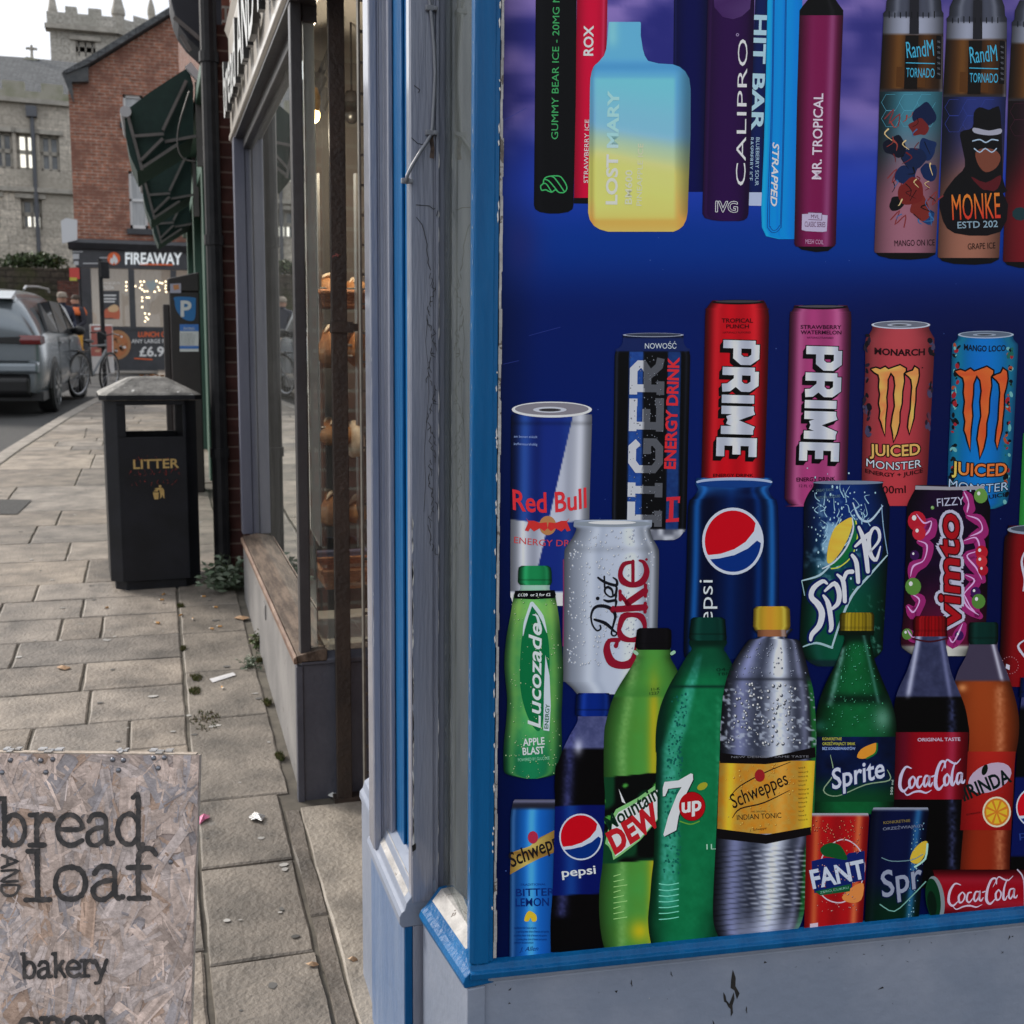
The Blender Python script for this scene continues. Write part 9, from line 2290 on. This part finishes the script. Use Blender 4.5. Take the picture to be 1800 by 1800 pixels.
A.grid(pr, rp_, 0, 3); capgrid(A, [(1190, 1792, 1850), (1225, 1790, 1850)], (10, 34, 110), 1, .2); globe(A, 1818, 1418, 34, 36, 2.4); A.text('pepsi', (1790, 1472), (1850, 1466), 13, (40, 60, 130), 3)
A.build('printed_bottle', poster)
# small cans in front
A = Art(27)
pr = [(1428, 1420, 1524), (1436, 1418, 1526), (1450, 1416, 1525), (1632, 1412, 1514)]
A.grid(pr, lambda s, t, x, y: mixc(mixc(cyl(s, (176, 18, 22), .3, [(.16, .06, .6, (206, 120, 60)), (.84, .06, .65, (214, 130, 70))]), (120, 10, 18), np.exp(-((s - .5) / .14) ** 2) * .5), (150, 150, 160), sst(.03, .015, t)), 0, 2.4)
A.stroke(crm([(1437, 1525), (1452, 1490), (1480, 1474), (1506, 1488), (1518, 1520), (1508, 1560), (1480, 1584), (1450, 1578), (1436, 1555)], 3, True), 2, (186, 170, 180), 2, 3, True)
A.fill([(1425, 1512), (1450, 1506), (1480, 1508), (1490, 1498), (1518, 1494), (1518, 1545), (1496, 1550), (1496, 1562), (1430, 1568), (1426, 1545)], (16, 34, 104), 2.4); A.fill([(1430, 1565), (1494, 1552), (1492, 1565), (1440, 1572)], (18, 88, 54), 2.8); A.fill([(1440, 1490), (1456, 1480), (1474, 1484), (1485, 1500), (1486, 1510), (1462, 1506), (1446, 1502)], (18, 84, 40), 2.8, 3)
A.text('FANTA', (1427, 1560), (1548, 1535), 33, (172, 180, 206), 3.2, bold=.028, clip=(1400, 1519)); A.text('ZERO CUKRU', (1440, 1569), (1490, 1560), 4, (120, 170, 150), 3.2); A.fill([(1478, 1575), (1500, 1555), (1516, 1552), (1512, 1580), (1492, 1585)], (206, 120, 60), 2.6, 3); A.fill([(1422, 1622), (1436, 1620), (1436, 1630), (1422, 1630)], (190, 170, 180), 3, 0)
A.drops([(1440, 1425, 1518), (1500, 1425, 1516)], 80, 3, (214, 120, 90), 2.2, (.7, 1.8), dark=(120, 12, 18)); A.drops([(1515, 1430, 1500), (1600, 1425, 1510)], 60, 4, (210, 160, 150), 3.5, (.6, 1.3), dark=(120, 30, 40))
A.build('printed_can', poster)
A = Art(28)
pr = [(1418, 1534, 1629), (1426, 1530, 1631), (1440, 1528, 1629), (1622, 1518, 1612)]
A.grid(pr, lambda s, t, x, y: mixc(cyl(s, mixc((10, 20, 66), (6, 44, 30), sst(.55, .9, t)), .4, [(.82, .07, .65, (50, 130, 190)), (.12, .05, .25, (40, 50, 70))]), (130, 136, 152), sst(.03, .015, t)), 0, 2.4)
A.text('KONKRETNIE', (1551, 1447), (1598, 1443), 5, (126, 110, 60), 3, bold=.01); A.text('ORZEŹWIAJĄCY', (1550, 1458), (1622, 1452), 5, (110, 116, 140), 3, bold=.01)
A.fill([(1598, 1512), (1602, 1495), (1616, 1480), (1628, 1478), (1624, 1500), (1612, 1516)], (190, 160, 50), 2.6, 3); A.stroke([(1628, 1482), (1624, 1508), (1606, 1522)], 3.4, (150, 190, 180), 2.8, 3); A.text('Sprite', (1550, 1576), (1676, 1540), 46, (134, 140, 160), 3.2, bold=.012, shear=.22, outline=(12, 26, 80), ow=1.6, clip=(1500, 1619))
A.stroke([(1548, 1506), (1566, 1512), (1600, 1510), (1620, 1500)], 1.6, (100, 130, 140), 3, 3); A.stroke([(1545, 1588), (1570, 1600), (1600, 1574), (1625, 1548)], 1.8, (110, 160, 150), 3, 3)
A.drops([(1440, 1600, 1626), (1610, 1590, 1608)], 60, 8, (150, 190, 210), 2.2, (.6, 1.4), dark=(20, 70, 120))
A.build('printed_can', poster)
A = Art(29)                                              # red can lying on its side
body = [(1624, 1550), (1640, 1538), (1780, 1527), (1797, 1540), (1812, 1560), (1812, 1590), (1796, 1600), (1650, 1612), (1640, 1600)]
A.grid([(1527 + i * 8.4, 1640 - (3 if i in (0,) else 0), 1806) for i in range(11)], lambda s, t, x, y: mixc(cyl(t, (146, 8, 24), .5, [(.22, .10, .3, (190, 60, 80)), (.72, .10, .25, (190, 70, 90))]), (146, 8, 24), 0), 0, 3)
A.fill([(1600, 1520), (1840, 1500), (1840, 1520), (1780, 1526), (1700, 1531), (1640, 1539), (1600, 1545)], (9, 10, 16), .5) if False else None
A.ell(1642, 1578, 16, 40, (120, 130, 134), 1.5, 30, -.12); A.ell(1638, 1578, 13, 36, (10, 58, 32), 2, 30, -.12); A.ell(1636, 1586, 8, 22, (8, 34, 22), 2.3, 20, -.12)
coke_script(A, lambda q: (1661 + q[0] * 12.6, 1598 - (4 - q[1]) * 13.2 - q[0] * .9 + 1), .72, (186, 168, 186)); A.stroke([(1786, 1527), (1797, 1545), (1799, 1600)], 2.5, (170, 160, 176), 2, 4)
A.build('printed_can', poster)
